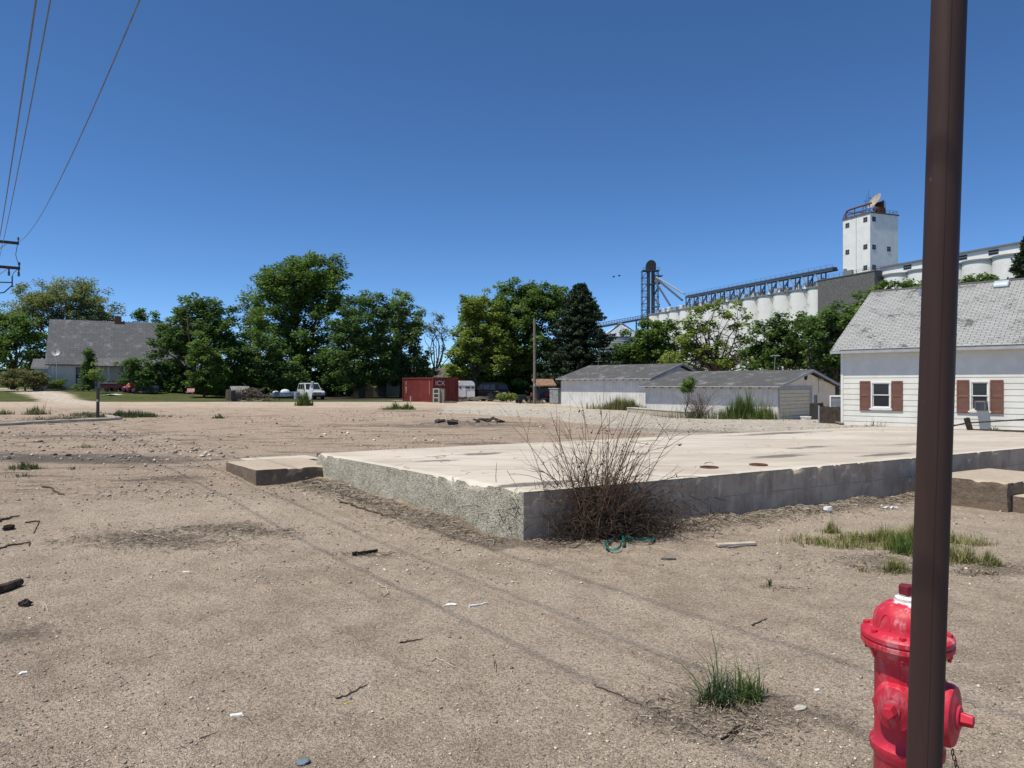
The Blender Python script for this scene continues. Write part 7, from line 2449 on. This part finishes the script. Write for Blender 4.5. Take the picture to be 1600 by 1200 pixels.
def hydrant():
    Y = 2.6
    X = 617 / F * Y
    z = lambda py: CH - (py - 600) / F * Y
    g0 = ground_z(X, Y)
    r = thing('fire_hydrant', 'red fire hydrant with worn white patches behind the brown post', 'fire hydrant', (X, Y, g0))
    r.scale = (0.87, 0.87, 1.0)
    M = Mat('red hydrant paint', 0.38, 0.45)
    f = M.noise(5, 6, 0.65); g = M.noise(22, 6, 0.75, M.coord((1, 1, .45)))
    c = M.mix(M.ramp(f, .3, .7), (0.45, 0.014, 0.034), (0.60, 0.028, 0.058))
    wear = M.ramp(M.math('ADD', g, M.math('MULTIPLY', M.math('SUBTRACT', M.noise(3.2, 3), .5), .7)),   .50, .66)
    at = M.attr('wear')
    c = M.mix(M.math('MULTIPLY', M.math('MULTIPLY', wear, at), .8), c, (.70, .50, .50))
    ring = M.ramp(M.math('ADD', M.attr('chalk'), M.math('MULTIPLY', M.math('SUBTRACT', g, .5), 1.6)), .45, .6)
    c = M.mix(ring, c, (.74, .70, .68))
    c = M.mix(M.ramp(M.voro(75), .10, .04, 0, .6), c, (.12, .02, .02))
    ch = M.noise(34, 6, .75)
    c = M.mix(M.ramp(ch, .66, .70, 0, .8), c, (.10, .035, .025))
    c = M.mix(M.ramp(M.noise(9, 5, .7), .58, .75, 0, .45), c, (.60, .12, .13))
    M.color(c)
    ro = M.ramp(g, .3, .7, .36, .68); M.link(ro, M.b.inputs['Roughness'])
    M.bump(M.noise(70, 4), .22, .004); M.bump(M.noise(16, 4), .12, .01)

    def lz(prof, axis=(0, 0, 1), c=(0, 0, 0), n=48, name='part', wear=None, chalk=None, parent=r, bevel=0):
        o = MB().lathe(prof, n, c, axis, closed=True).build(name, M.m, parent, smooth=True)
        me = o.data
        zz = np.array([v.co.z for v in me.vertices])
        me.attributes.new('wear', 'FLOAT', 'POINT').data.foreach_set('value', (np.full(len(zz), .25) if wear is None else wear(zz)).astype(np.float32))
        me.attributes.new('chalk', 'FLOAT', 'POINT').data.foreach_set('value', (np.zeros(len(zz)) if chalk is None else chalk(zz)).astype(np.float32))
        return o
    h = lambda py: z(py) - g0
    rb = .123
    # barrel and base flange
    lz([(.15, -.2), (.15, .07), (.185, .08), (.185, .115), (.15, .125), (.128, .14), (.125, h(1180)), (.140, h(1172)), (.142, h(1160)), (.125, h(1152)), (rb, h(1140)), (rb, h(1030)), (.13, h(1022)), (.145, h(1017))], name='barrel')
    # bonnet flange and dome
    zf = h(1003)
    lz([(.146, h(1018)), (.166, zf - .012), (.176, zf - .004), (.176, zf + .010), (.170, zf + .012), (.170, zf + .018), (.176, zf + .020), (.176, zf + .034), (.168, zf + .042), (.134, zf + .052)], name='bonnet_flange', wear=lambda q: np.full(len(q), .45))
    R0 = .126; zd = zf + .052; Hd = h(938) - zd
    prof = [(R0 + .006, zd - .002), (R0, zd + .012)]
    for t in np.linspace(.06, 1.0, 12):
        a = t * math.pi / 2 * .86
        prof.append((R0 * math.cos(a) ** .8, zd + .012 + (Hd - .012) * math.sin(a) / math.sin(math.pi / 2 * .86)))
    top = prof[-1]
    lz(prof, name='bonnet', wear=lambda q: np.clip((q - zd) / Hd * 1.0 + .15, 0, 1), chalk=lambda q: np.clip((q - (zd + Hd * .86)) / (Hd * .14), 0, 1) * .75)
    rt = top[0]
    lz([(rt + .006, top[1] - .006), (rt + .008, top[1] + .010), (rt - .002, top[1] + .016), (rt - .016, top[1] + .020), (.03, top[1] + .022)], name='bonnet_collar', chalk=lambda q: np.full(len(q), .7))
    MB().prism([(.034 * math.cos(2 * math.pi * k / 5 + .5), .034 * math.sin(2 * math.pi * k / 5 + .5)) for k in range(5)], top[1] + .0225, h(914), 'xy').build('operating_nut', plain('dull maroon nut', (.17, .018, .03), .6, .3, var=.3, scale=20), r, bevel=.004)
    # raised arches cast into the dome
    for k in range(6):
        a = 2 * math.pi * k / 6 + .35
        pts = []
        for t in np.linspace(-1, 1, 9):
            aa = a + t * .22; zz = zd + .05 * math.sqrt(max(0, 1 - t * t)) + .008
            tt = min(1, max(.0, (zz - zd - .012) / (Hd - .012))) * math.sin(math.pi / 2 * .86)
            rr = R0 * max(.05, math.cos(math.asin(tt))) ** .8
            pts.append((rr * math.cos(aa), rr * math.sin(aa), zz))
        MB().tube(pts, .0045, 6).build('cast_rib', M.m, r, smooth=True)
    # flange bolts
    for k in range(8):
        a = 2 * math.pi * k / 8 + .18
        cx, cy = .153 * math.cos(a), .153 * math.sin(a)
        m = MB(); m.prism([(cx + .014 * math.cos(q * math.pi / 3 + a), cy + .014 * math.sin(q * math.pi / 3 + a)) for q in range(6)], zf + .042, zf + .056, 'xy'); m.lathe([(.008, zf - .045), (.008, zf + .050)], 8, (cx, cy, 0)); m.prism([(cx + .014 * math.cos(q * math.pi / 3), cy + .014 * math.sin(q * math.pi / 3)) for q in range(6)], zf - .032, zf - .014, 'xy')
        m.build('bolt', M.m, r, bevel=.002)

    def nozzle(d, zc, r0, r1, L, nm):
        d = Vector((d[0], d[1], 0)).normalized()
        c = Vector((0, 0, zc))
        # neck
        o = lz([(r0 * .92, .06), (r0 * .92, L * .50), (r0 * 1.0, L * .52), (r0 * 1.0, L * .60)], axis=d, c=c, name=nm)
        cap = lz([(r1 * .98, L * .60), (r1 * 1.06, L * .62), (r1 * 1.06, L * .70), (r1 * .98, L * .73), (r1 * .96, L * .90), (r1 * .90, L * .955), (r1 * .62, L * .985), (r1 * .58, L * 1.0), (r1 * .40, L * 1.01), (r1 * .36, L * 1.06), (r1 * .32, L * 1.065)], axis=d, c=c, name='cap', parent=o)
        q = Vector((0, 0, 1)).rotation_difference(d).to_matrix()
        mb = MB(); s = .026
        V = []
        for hh, k in ((L * 1.06, 1.05), (L * 1.06 + .045, .85)):
            for j in range(5):
                a = 2 * math.pi * j / 5 + .3
                V.append(c + q @ Vector((s * k * math.cos(a), s * k * math.sin(a), hh)))
        mb.add(V, [tuple(range(4, -1, -1)), tuple(range(5, 10))] + [(j, (j + 1) % 5, 5 + (j + 1) % 5, 5 + j) for j in range(5)])
        mb.build('cap_nut', M.m, cap, bevel=.003)
        for k in range(4):
            a = math.pi / 4 + k * math.pi / 2
            e = c + q @ Vector((r1 * 1.03 * math.cos(a), r1 * 1.03 * math.sin(a), L * .66))
            MB().box(e, (.02, .02, .02), rz=a).build('cap_lug', M.m, cap, bevel=.004)
        return c + d * L * .68
    p1 = nozzle((-.731, -.681), h(1090), .077, .084, .165, 'hose_nozzle')
    p2 = nozzle((.70, -.714), h(1098), .106, .112, .186, 'pumper_nozzle')
    # chain from the big cap
    ch = Vector((.70, -.714, 0)).normalized()
    st = ch * .165 + Vector((0, 0, h(1098) - .118))
    en = ch * .127 + Vector((0, 0, h(1098) - .32))
    N = 20
    for k in range(N):
        t = (k + .5) / N
        p = st.lerp(en, t) + Vector((ch.x, ch.y, 0)) * (.05 * math.sin(math.pi * t)) + Vector((0, 0, -.05 * math.sin(math.pi * t)))
        a = math.pi / 2 * (k % 2) + .4
        u = Vector((math.cos(a), math.sin(a), 0)); w = Vector((0, 0, 1))
        pts = [p + u * .0065 * math.cos(q) + w * .0115 * math.sin(q) for q in np.linspace(0, 2 * math.pi, 11)]
        MB().tube(pts, .0022, 5, cap=False).build('chain_link', plain('red rust chain', (.14, .02, .02), .7, .3) if k == 0 else bpy.data.materials['red rust chain'], r, smooth=True)


hydrant()


# ------------------------------------------------------------------ loose things on the dirt
def stones():
    rng = np.random.default_rng(77)
    n = 36000
    v = rng.uniform(0.045, 0.56, n) ** 1.0
    Y = CH / v * rng.uniform(.97, 1.03, n)
    Y = np.where(Y > 30, rng.uniform(3, 18, n), Y)
    x = rng.uniform(-.78, .78, n) * Y
    a, b = slab_ab(x, Y)
    keep = ~((a > -.03) & (b > -.03))
    x, Y = x[keep], Y[keep]; n = len(x)
    s = np.clip(rng.lognormal(math.log(.0032), .48, n), .002, .012) * (1 + (Y > 6) * .4 + (Y > 9) * .5)
    s = np.where(Y > 14, np.clip(rng.lognormal(math.log(.016), .5, n), .008, .06), s)
    cl = noise(x * .9, Y * .9, seed=88)
    s *= 1 + .25 * cl
    m2 = 19000
    Y2 = 9.5 * (46 / 9.5) ** rng.random(m2)
    x2 = rng.uniform(-.78, .5, m2) * Y2
    s2 = np.clip(rng.lognormal(math.log(.0095), .6, m2), .004, .045) * (Y2 / 16) ** .6
    a2, b2 = slab_ab(x2, Y2)
    k2 = ~((a2 > -.03) & (b2 > -.03) & (a2 < 5.45)) & (noise(x2 * .45, Y2 * .45, seed=91) > -.25)
    x, Y, s = np.concatenate([x, x2[k2]]), np.concatenate([Y, Y2[k2]]), np.concatenate([s, s2[k2]])
    n = len(x)
    z = gz(x, Y) + fine_z(x, Y) + s * .25
    U = np.array([(1, 0, 0), (-1, 0, 0), (0, 1, 0), (0, -1, 0), (0, 0, .7), (0, 0, -.7), (.6, .6, .45), (-.6, .6, .4), (.6, -.6, .4), (-.6, -.6, .45)], float)
    Fc = np.array([(4, 0, 6), (4, 6, 2), (4, 2, 7), (4, 7, 1), (4, 1, 9), (4, 9, 3), (4, 3, 8), (4, 8, 0), (5, 6, 0), (5, 2, 6), (5, 7, 2), (5, 1, 7), (5, 9, 1), (5, 3, 9), (5, 8, 3), (5, 0, 8)])
    P = U[None] * (1 + .35 * rng.normal(size=(n, 10, 1)) * .6) * s[:, None, None] * rng.uniform(.6, 1.3, (n, 1, 3))
    an = rng.uniform(0, 6.28, n); ca, sa = np.cos(an), np.sin(an)
    Q = np.stack([P[..., 0] * ca[:, None] - P[..., 1] * sa[:, None], P[..., 0] * sa[:, None] + P[..., 1] * ca[:, None], P[..., 2]], -1)
    Q += np.stack([x, Y, z], -1)[:, None]
    f = (Fc[None] + (np.arange(n) * 10)[:, None, None]).reshape(-1, 3)
    t = rng.random(n)
    t = np.where(t < np.where(Y > 9.5, .13, .05), rng.uniform(0, .2, n), np.where(t > .82, rng.uniform(.75, 1, n), rng.uniform(.26, .5, n)))
    M = Mat('small stones', .9, .15)
    M.color(M.mix(M.attr('tint'), (.09, .068, .05), (.78, .69, .56)))
    o = np_mesh('pebbles', Q.reshape(-1, 3), f, M.m, None, {'tint': np.repeat(t, 10)})
    kind(tag(o, 'small stones scattered over the sandy dirt', 'pebbles'), 'stuff')


stones()


def litter():
    """dry twigs, straw and bark crumbs lying in drifts"""
    rng = np.random.default_rng(78)
    pts = []
    out = np.array((SF[1], -SF[0])); lft = -SF
    for k in range(5200):                               # along the front of the slab
        b = rng.uniform(-.2, 9.5); e = abs(rng.normal()) * .32 + .02
        if .0 < b < 9.0 and rng.random() < .8 * (1 - .5 * (b > 6)):
            pts.append(SA + SF * b + out * e)
    for k in range(2600):                               # along the left side
        a = rng.uniform(0, 5.2); e = abs(rng.normal()) * .28 + .1
        pts.append(SA + SL * a - SF * e)
    for (px, py, rx, ry, n) in ((240, 848, .55, .16, 750), (375, 828, .6, .14, 450), (300, 838, .8, .2, 300), (1110, 1125, .22, .13, 420), (1170, 1135, .16, .08, 140), (1060, 1095, .14, .08, 60), (20, 985, .25, .2, 150),
                                (210, 770, .6, .3, 120), (570, 868, .22, .06, 120), (1225, 918, .14, .03, 70), (1400, 878, .6, .2, 350), (1530, 890, .4, .15, 200), (700, 664, 2.0, .6, 200), (390, 652, 2, .8, 160), (90, 660, 2.0, .6, 250), (1150, 676, 1.5, .4, 150), (830, 1060, .8, .5, 60), (400, 1000, 1, .7, 60)):
        c = G(px, py)
        q = rng.normal(size=(n, 2)) * np.array((rx, ry)) + c[:2]
        pts += list(q)
    p = np.array(pts)
    a_, b_ = slab_ab(p[:, 0], p[:, 1])
    p = p[~((a_ > -.02) & (b_ > -.02))]
    n = len(p)
    far = np.clip(p[:, 1] / 8, .6, 3)
    L = rng.lognormal(math.log(.040), .65, n) * far; L = np.clip(L, .015, .30)
    w = rng.uniform(.0016, .0048, n) * far
    an = rng.uniform(0, np.pi, n); el = rng.normal(size=n) * .12
    d = np.stack([np.cos(an) * np.cos(el), np.sin(an) * np.cos(el), np.sin(el)], -1)
    s = np.stack([-np.sin(an), np.cos(an), np.zeros(n)], -1)
    z = gz(p[:, 0], p[:, 1]) + fine_z(p[:, 0], p[:, 1]) + w * 1.2 + rng.random(n) * .006
    c = np.column_stack([p, z])
    bend = np.array((0, 0, 1.0))[None] * (L * rng.uniform(0, .12, n))[:, None]
    A = c - d * L[:, None] / 2; B = c + d * L[:, None] / 2; C_ = c + bend + s * (L * rng.normal(size=n) * .06)[:, None]
    up = np.array((0, 0, 1.0))
    def ring(q, k):
        ww = (w * k)[:, None]
        return [q + s * ww, q + up * ww * 1.3, q - s * ww]
    V = np.stack(ring(A, .8) + ring(C_, 1.0) + ring(B, .6), 1).reshape(-1, 3)
    Fq = np.array([(0, 1, 4, 3), (1, 2, 5, 4), (3, 4, 7, 6), (4, 5, 8, 7)])
    f = (Fq[None] + (np.arange(n) * 9)[:, None, None]).reshape(-1, 4)
    M = tinted('dry litter', (.035, .027, .022), (.40, .34, .27))
    t = rng.random(n) ** 1.5
    o = np_mesh('dry_litter', V, f, M, None, {'tint': np.repeat(t, 9)})
    kind(tag(o, 'dry twigs and straw lying in drifts on the dirt', 'litter'), 'stuff')


litter()


def stick(name, label, pix, r0, mat, cat='stick', wob=.012, taper=.45, twig=0, seed=1, n=7):
    rng = np.random.default_rng(seed)
    P = [gpt(*q) for q in pix]
    o0 = P[0]
    pts = []
    for a, b in zip(P[:-1], P[1:]):
        for t in np.linspace(0, 1, n)[:-1]:
            q = a + (b - a) * t + np.array((rng.normal() * wob, rng.normal() * wob, 0))
            q[2] = ground_z(q[0], q[1]) + r0 * .75 + rng.random() * wob * .5
            pts.append(q - o0)
    pts.append(P[-1] - o0 + np.array((0, 0, r0 * .8)))
    rs = [r0 * (1 - (1 - taper) * i / (len(pts) - 1)) * rng.uniform(.85, 1.12) for i in range(len(pts))]
    m = MB(); m.tube(pts, rs, 8)
    for k in range(twig):
        i = rng.integers(1, len(pts) - 1); e = pts[i] + np.array((rng.normal() * .05, rng.normal() * .05, rng.uniform(0.005, .03)))
        m.tube([pts[i], (pts[i] + e) / 2, e], [r0 * .45, r0 * .3, r0 * .15], 5)
    o = m.build(name, mat, None, smooth=True)
    o.location = tuple(o0)
    tag(o, label, cat)
    return o


M_CHAR = plain('charred wood', (.030, .024, .021), .95, .1, var=.5, scale=20, bump=.6)
M_STK = plain('dry brown stick', (.095, .070, .052), .9, .1, var=.4, scale=25)
M_PSTK = plain('bleached stick', (.44, .38, .30), .9, .1, var=.3, scale=25)
stick('charred_stick', 'short charred piece of wood lying alone on the dirt left of the slab corner', [(551, 870), (572, 867), (590, 863)], .022, M_CHAR, wob=.003, taper=.6, seed=1)
stick('broken_log', 'thick dark broken log end at the left photo edge', [(-12, 932), (10, 925), (32, 916)], .042, plain('dark log', (.075, .055, .043), .95, .1, var=.5, scale=15, bump=.7), cat='log', wob=.004, taper=.8, seed=2)
stick('dark_branch', 'dark fallen branch at the left photo edge above the forked twig', [(-15, 820), (8, 814), (30, 809)], .016, M_STK, cat='branch', wob=.01, twig=3, seed=3)
stick('forked_twig', 'small forked dark twig right of the dark branch on the left', [(40, 818), (62, 815), (52, 834)], .008, M_STK, cat='twig', wob=.006, twig=2, seed=4)
stick('thin_branch', 'long thin branch with a hooked end at the left edge, below the forked twig', [(-10, 862), (20, 853), (48, 849), (46, 856)], .010, M_STK, cat='branch', wob=.01, twig=3, seed=5)
stick('bleached_stick', 'long bleached crooked stick lying over the dry litter patch', [(203, 831), (210, 835), (238, 837), (265, 844)], .009, M_PSTK, wob=.012, twig=4, seed=6)
stick('bleached_straw', 'pale forked straw on bare dirt at the lower left', [(71, 945), (76, 957), (85, 972)], .005, M_PSTK, cat='straw', wob=.004, twig=2, seed=7)
stick('fallen_twig', 'brown twig on the dirt left of the concrete landing', [(70, 762), (85, 769), (100, 775)], .016, M_STK, cat='twig', wob=.012, seed=8)
stick('fallen_twig', 'thin brown twig midway between the hydrant and the charred wood', [(625, 1006), (642, 1002), (661, 998)], .006, M_STK, cat='twig', wob=.004, seed=9)
stick('dry_stalk', 'long pale stalk with a dark knot right of the thin twig', [(675, 1033), (682, 1028), (704, 1040), (735, 1055)], .005, M_PSTK, cat='stalk', wob=.004, seed=10)
stick('curved_twig', 'curved dark twig in the middle of the lower foreground', [(525, 1095), (545, 1089), (560, 1077), (573, 1070)], .005, M_STK, cat='twig', wob=.005, twig=3, seed=11)
stick('forked_twig', 'pale and dark forked twig below the charred piece of wood', [(588, 914), (604, 921), (607, 929), (600, 934)], .007, M_PSTK, cat='twig', wob=.006, twig=3, seed=12)
stick('white_splinter', 'bright white splinter of wood, longer and right of the white chip', [(732, 950), (745, 948), (761, 945)], .009, M_WHITEPLASTIC, cat='splinter', wob=.003, seed=13)
stick('fallen_twig', 'short dark twig on bare dirt right of the spiky grass', [(1176, 979), (1184, 974), (1198, 967)], .006, M_STK, cat='twig', wob=.004, seed=14)
stick('dark_branch', 'dark stick on the slope below the left side of the slab', [(535, 786), (555, 793), (590, 802), (620, 812)], .012, M_STK, cat='branch', wob=.02, twig=2, seed=15)
stick('fallen_twig', 'dark twig lying by the front of the concrete landing', [(488, 758), (500, 757), (510, 756)], .016, M_STK, cat='twig', wob=.01, seed=16)
stick('dry_stalk', 'long thin dry stalk left of the spiky grass tuft', [(928, 1070), (960, 1082), (1003, 1101)], .004, M_STK, cat='stalk', wob=.005, seed=17)
stick('pale_stick', 'short pale stick on the dirt above the bleached crooked stick', [(275, 826), (290, 824), (301, 821)], .006, M_PSTK, wob=.004, seed=18)
stick('pale_stick', 'pale curved splinter near the bottom edge at the left', [(312, 1157), (328, 1150), (341, 1146)], .005, M_PSTK, wob=.003, seed=19)
stick('forked_twig', 'dark forked twigs lying below the spiky grass tuft', [(1128, 1157), (1142, 1147), (1157, 1137), (1190, 1143)], .006, M_CHAR, cat='twig', wob=.006, twig=5, seed=20)


def chips():
    rng = np.random.default_rng(5)
    def chip(name, label, px, py, sx, sy, h, mat, cat, rz):
        p = gpt(px, py)
        m = MB(); n = 9; V = []
        for zz, k in ((0, 1), (h, .8)):
            for j in range(n):
                a = 2 * math.pi * j / n; rr = (1 + .28 * rng.normal()) if zz == 0 else 1
                V.append((sx * math.cos(a) * k * (1 + .15 * math.sin(3 * a)), sy * math.sin(a) * k * (1 + .2 * math.cos(2 * a)), zz + .002 * rng.normal()))
        m.add(V, [tuple(range(n - 1, -1, -1)), tuple(range(n, 2 * n))] + [(j, (j + 1) % n, n + (j + 1) % n, n + j) for j in range(n)])
        if h > .009 and cat != 'scrap':                       # lumps: a dented, uneven ball
            t = MB().sphere((0, 0, 0), 1.0, 18)
            q = np.array(t.v); sd = int(px) % 50
            k = 1 + .55 * fbm(q[:, 0] * 1.3 + sd, q[:, 1] * 1.3, q[:, 2] * 1.3, seed=sd, octv=3) + .10 * rng.normal(size=len(q)) * (h > .03)
            q = q * k[:, None] * np.array((sx, sy, h * .62))
            q[:, 2] = np.maximum(q[:, 2], -h * .22) + h * .25
            m = MB(); m.add(q, t.f)
        o = m.build(name, mat, None); o.location = tuple(p + np.array((0, 0, h * .1))); o.rotation_euler = (0, 0, rz)
        tag(o, label, cat)
    W_ = M_WHITEPLASTIC
    chip('white_chip', 'flat white chip on the dirt, left of the white splinter', 705, 947, .045, .022, .012, W_, 'chip', .1)
    chip('white_chip', 'small white paper scrap at the lower left, alone on bare dirt', 37, 1054, .026, .018, .008, W_, 'scrap', .7)
    chip('pale_stone', 'largest pale flat stone right of the spiky grass tuft', 1250, 1108, .040, .020, .018, plain('cream stone', (.62, .57, .46), .85, var=.15), 'stone', .5)
    chip('white_pebble', 'small bright white pebble above the pale flat stone', 1277, 1080, .014, .010, .012, W_, 'stone', 0)
    chip('white_chip', 'thin white chip on the dirt at the lower left, farther down than the paper scrap', 370, 1120, .035, .012, .008, W_, 'stone', .05)
    chip('white_chip', 'thin white chip on the dirt just below the dark litter patch', 291, 893, .035, .014, .008, W_, 'chip', .05)
    chip('dark_clod', 'dark clod of earth right of the broken log', 40, 948, .045, .028, .05, plain('dark clod', (.05, .04, .033), .95, var=.5, scale=30), 'clod', .4)
    chip('dark_clod', 'black clod of earth just above the thin branch at the left edge', 14, 828, .06, .045, .055, M_CHAR, 'clod', .4)
    chip('yellow_scrap', 'tiny yellow scrap below the curved twig', 541, 1101, .012, .008, .004, plain('yellow scrap', (.55, .50, .08), .7), 'scrap', .2)
    chip('bluish_stone', 'smooth blue grey stone at the bottom edge of the photo', 474, 1196, .03, .026, .02, plain('blue grey stone', (.15, .19, .22), .7), 'stone', .2)
    chip('white_debris', 'crumpled white scrap at the foot of the slab wall above the grass patch', 1294, 800, .07, .04, .05, W_, 'scrap', .3)
    chip('pale_chunk', 'pale flat concrete chunk at the grass patch beside the post', 1410, 858, .07, .05, .04, M_PALEWOOD, 'chunk', .3)
    chip('tan_chunk', 'tan flat chunk on the dirt right of the green strap', 1045, 876, .075, .035, .03, M_GREYWOOD, 'chunk', .1)
    # asphalt heaps out on the gravel
    for px, py, sx, sy, h, lab in ((705, 664, 1.9, .9, .22, 'low heap of dark broken asphalt on the reddish gravel, the wider one'), (766, 660, 1.0, .55, .20, 'low heap of dark broken asphalt, smaller and right of the wider heap')):
        g = G(px, py)
        r = thing('asphalt_heap', lab, 'heap', (g[0], g[1], float(gz(g[0], g[1]))))
        nx, ny = 60, 30; V = []
        for i in range(nx + 1):
            for j in range(ny + 1):
                u, v = -1 + 2 * i / nx, -1 + 2 * j / ny
                q = max(0, 1 - u * u - v * v)
                x, y = u * sx, v * sy
                V.append((x, y, -.06 + h * q ** .8 * (.75 + .9 * float(fbm(np.array([x * 2.2 + px]), np.array([y * 2.2]), seed=6)[0]))))
        m = MB(); m.add(V, [(i * (ny + 1) + j, (i + 1) * (ny + 1) + j, (i + 1) * (ny + 1) + j + 1, i * (ny + 1) + j + 1) for i in range(nx) for j in range(ny)])
        m.build('heap', plain('broken asphalt', (.21, .17, .14), .95, .1, var=.5, scale=5, bump=1.0, bscale=14), r)
        m = MB()
        for k in range(6):
            m.box((rng.uniform(-sx, sx) * .6, rng.uniform(-sy, .2) * .7, h * .55 * rng.random() + .05), (rng.uniform(.2, .6), rng.uniform(.15, .35), .07), rz=rng.uniform(0, 3), ry=rng.normal() * .25, rx=rng.normal() * .25)
        m.build('slabs', plain('asphalt pieces', (.115, .098, .088), .9, .1, var=.4), r)
    # plank by the slab
    a, b = gpt(1120, 856), gpt(1180, 853)
    o = thing('weathered_plank', 'weathered split plank lying on the litter before the slab wall', 'plank', a)
    MB().bar((0, 0, .022), (b[0] - a[0], b[1] - a[1], b[2] - a[2] + .024), .075, .028).build('plank', M_PALEWOOD, o, bevel=.004)
    MB().bar((.1, -.05, .008), (b[0] - a[0] - .1, b[1] - a[1] - .05, b[2] - a[2] + .01), .02, .014).build('splinter', M_GREYWOOD, o)
    # crumpled white paper at the right steps
    for px, py, lab in ((1525, 786, 'crumpled white paper flattened on the ground by the brown steps'), (1390, 797, 'pale strip of paper under the slab wall just left of the post')):
        g = gpt(px, py); V = []; nx, ny = 12, 6
        w = .24 if px > 1500 else .22; d_ = .08 if px > 1500 else .02
        for i in range(nx + 1):
            for j in range(ny + 1):
                V.append((-w / 2 + w * i / nx + .012 * rng.normal(), -d_ + 2 * d_ * j / ny + .006 * rng.normal(), .012 + abs(rng.normal()) * .014))
        m = MB(); m.add(V, [(i * (ny + 1) + j, (i + 1) * (ny + 1) + j, (i + 1) * (ny + 1) + j + 1, i * (ny + 1) + j + 1) for i in range(nx) for j in range(ny)])
        o = m.build('paper_scrap', M_WHITEPLASTIC, None); o.location = tuple(g); s = o.modifiers.new('t', 'SOLIDIFY'); s.thickness = .002
        tag(o, lab, 'paper')
    # green plastic strap by the shrub
    pts = [(1020, 848), (1012, 851), (995, 850), (978, 847), (988, 853), (1012, 854), (1022, 846), (1005, 833), (985, 832), (965, 835), (972, 843), (975, 858), (970, 846), (955, 849), (946, 858), (955, 866), (968, 864), (972, 853)]
    P = [gpt(*q) + np.array((0, 0, .02 + .03 * abs(math.sin(i * 1.7)))) for i, q in enumerate(pts)]
    o0 = P[0]; fine = []
    for i in range(len(P) - 1):
        p0, p1, p2, p3 = P[max(i - 1, 0)], P[i], P[i + 1], P[min(i + 2, len(P) - 1)]
        for t in np.linspace(0, 1, 6)[:-1]:
            fine.append(.5 * ((2 * p1) + (-p0 + p2) * t + (2 * p0 - 5 * p1 + 4 * p2 - p3) * t * t + (-p0 + 3 * p1 - 3 * p2 + p3) * t ** 3))
    fine = np.array(fine); V = []; hw = .013
    for i, q in enumerate(fine):
        d = fine[min(i + 1, len(fine) - 1)] - fine[max(i - 1, 0)]; s = np.array((-d[1], d[0], 0)); s /= np.linalg.norm(s) + 1e-9
        s = s * math.cos(i * .13) + np.array((0, 0, 1)) * math.sin(i * .13)
        V += [q - o0 + s * hw, q - o0 - s * hw]
    m = MB(); m.add(V, [(2 * k, 2 * k + 1, 2 * k + 3, 2 * k + 2) for k in range(len(fine) - 1)])
    o = m.build('plastic_strap', plain('green plastic', (.015, .16, .13), .35, .5, var=.3, scale=12), None); o.location = tuple(o0)
    s = o.modifiers.new('t', 'SOLIDIFY'); s.thickness = .0025
    tag(o, 'looped green plastic strap on the ground before the bare shrub', 'strap')


chips()
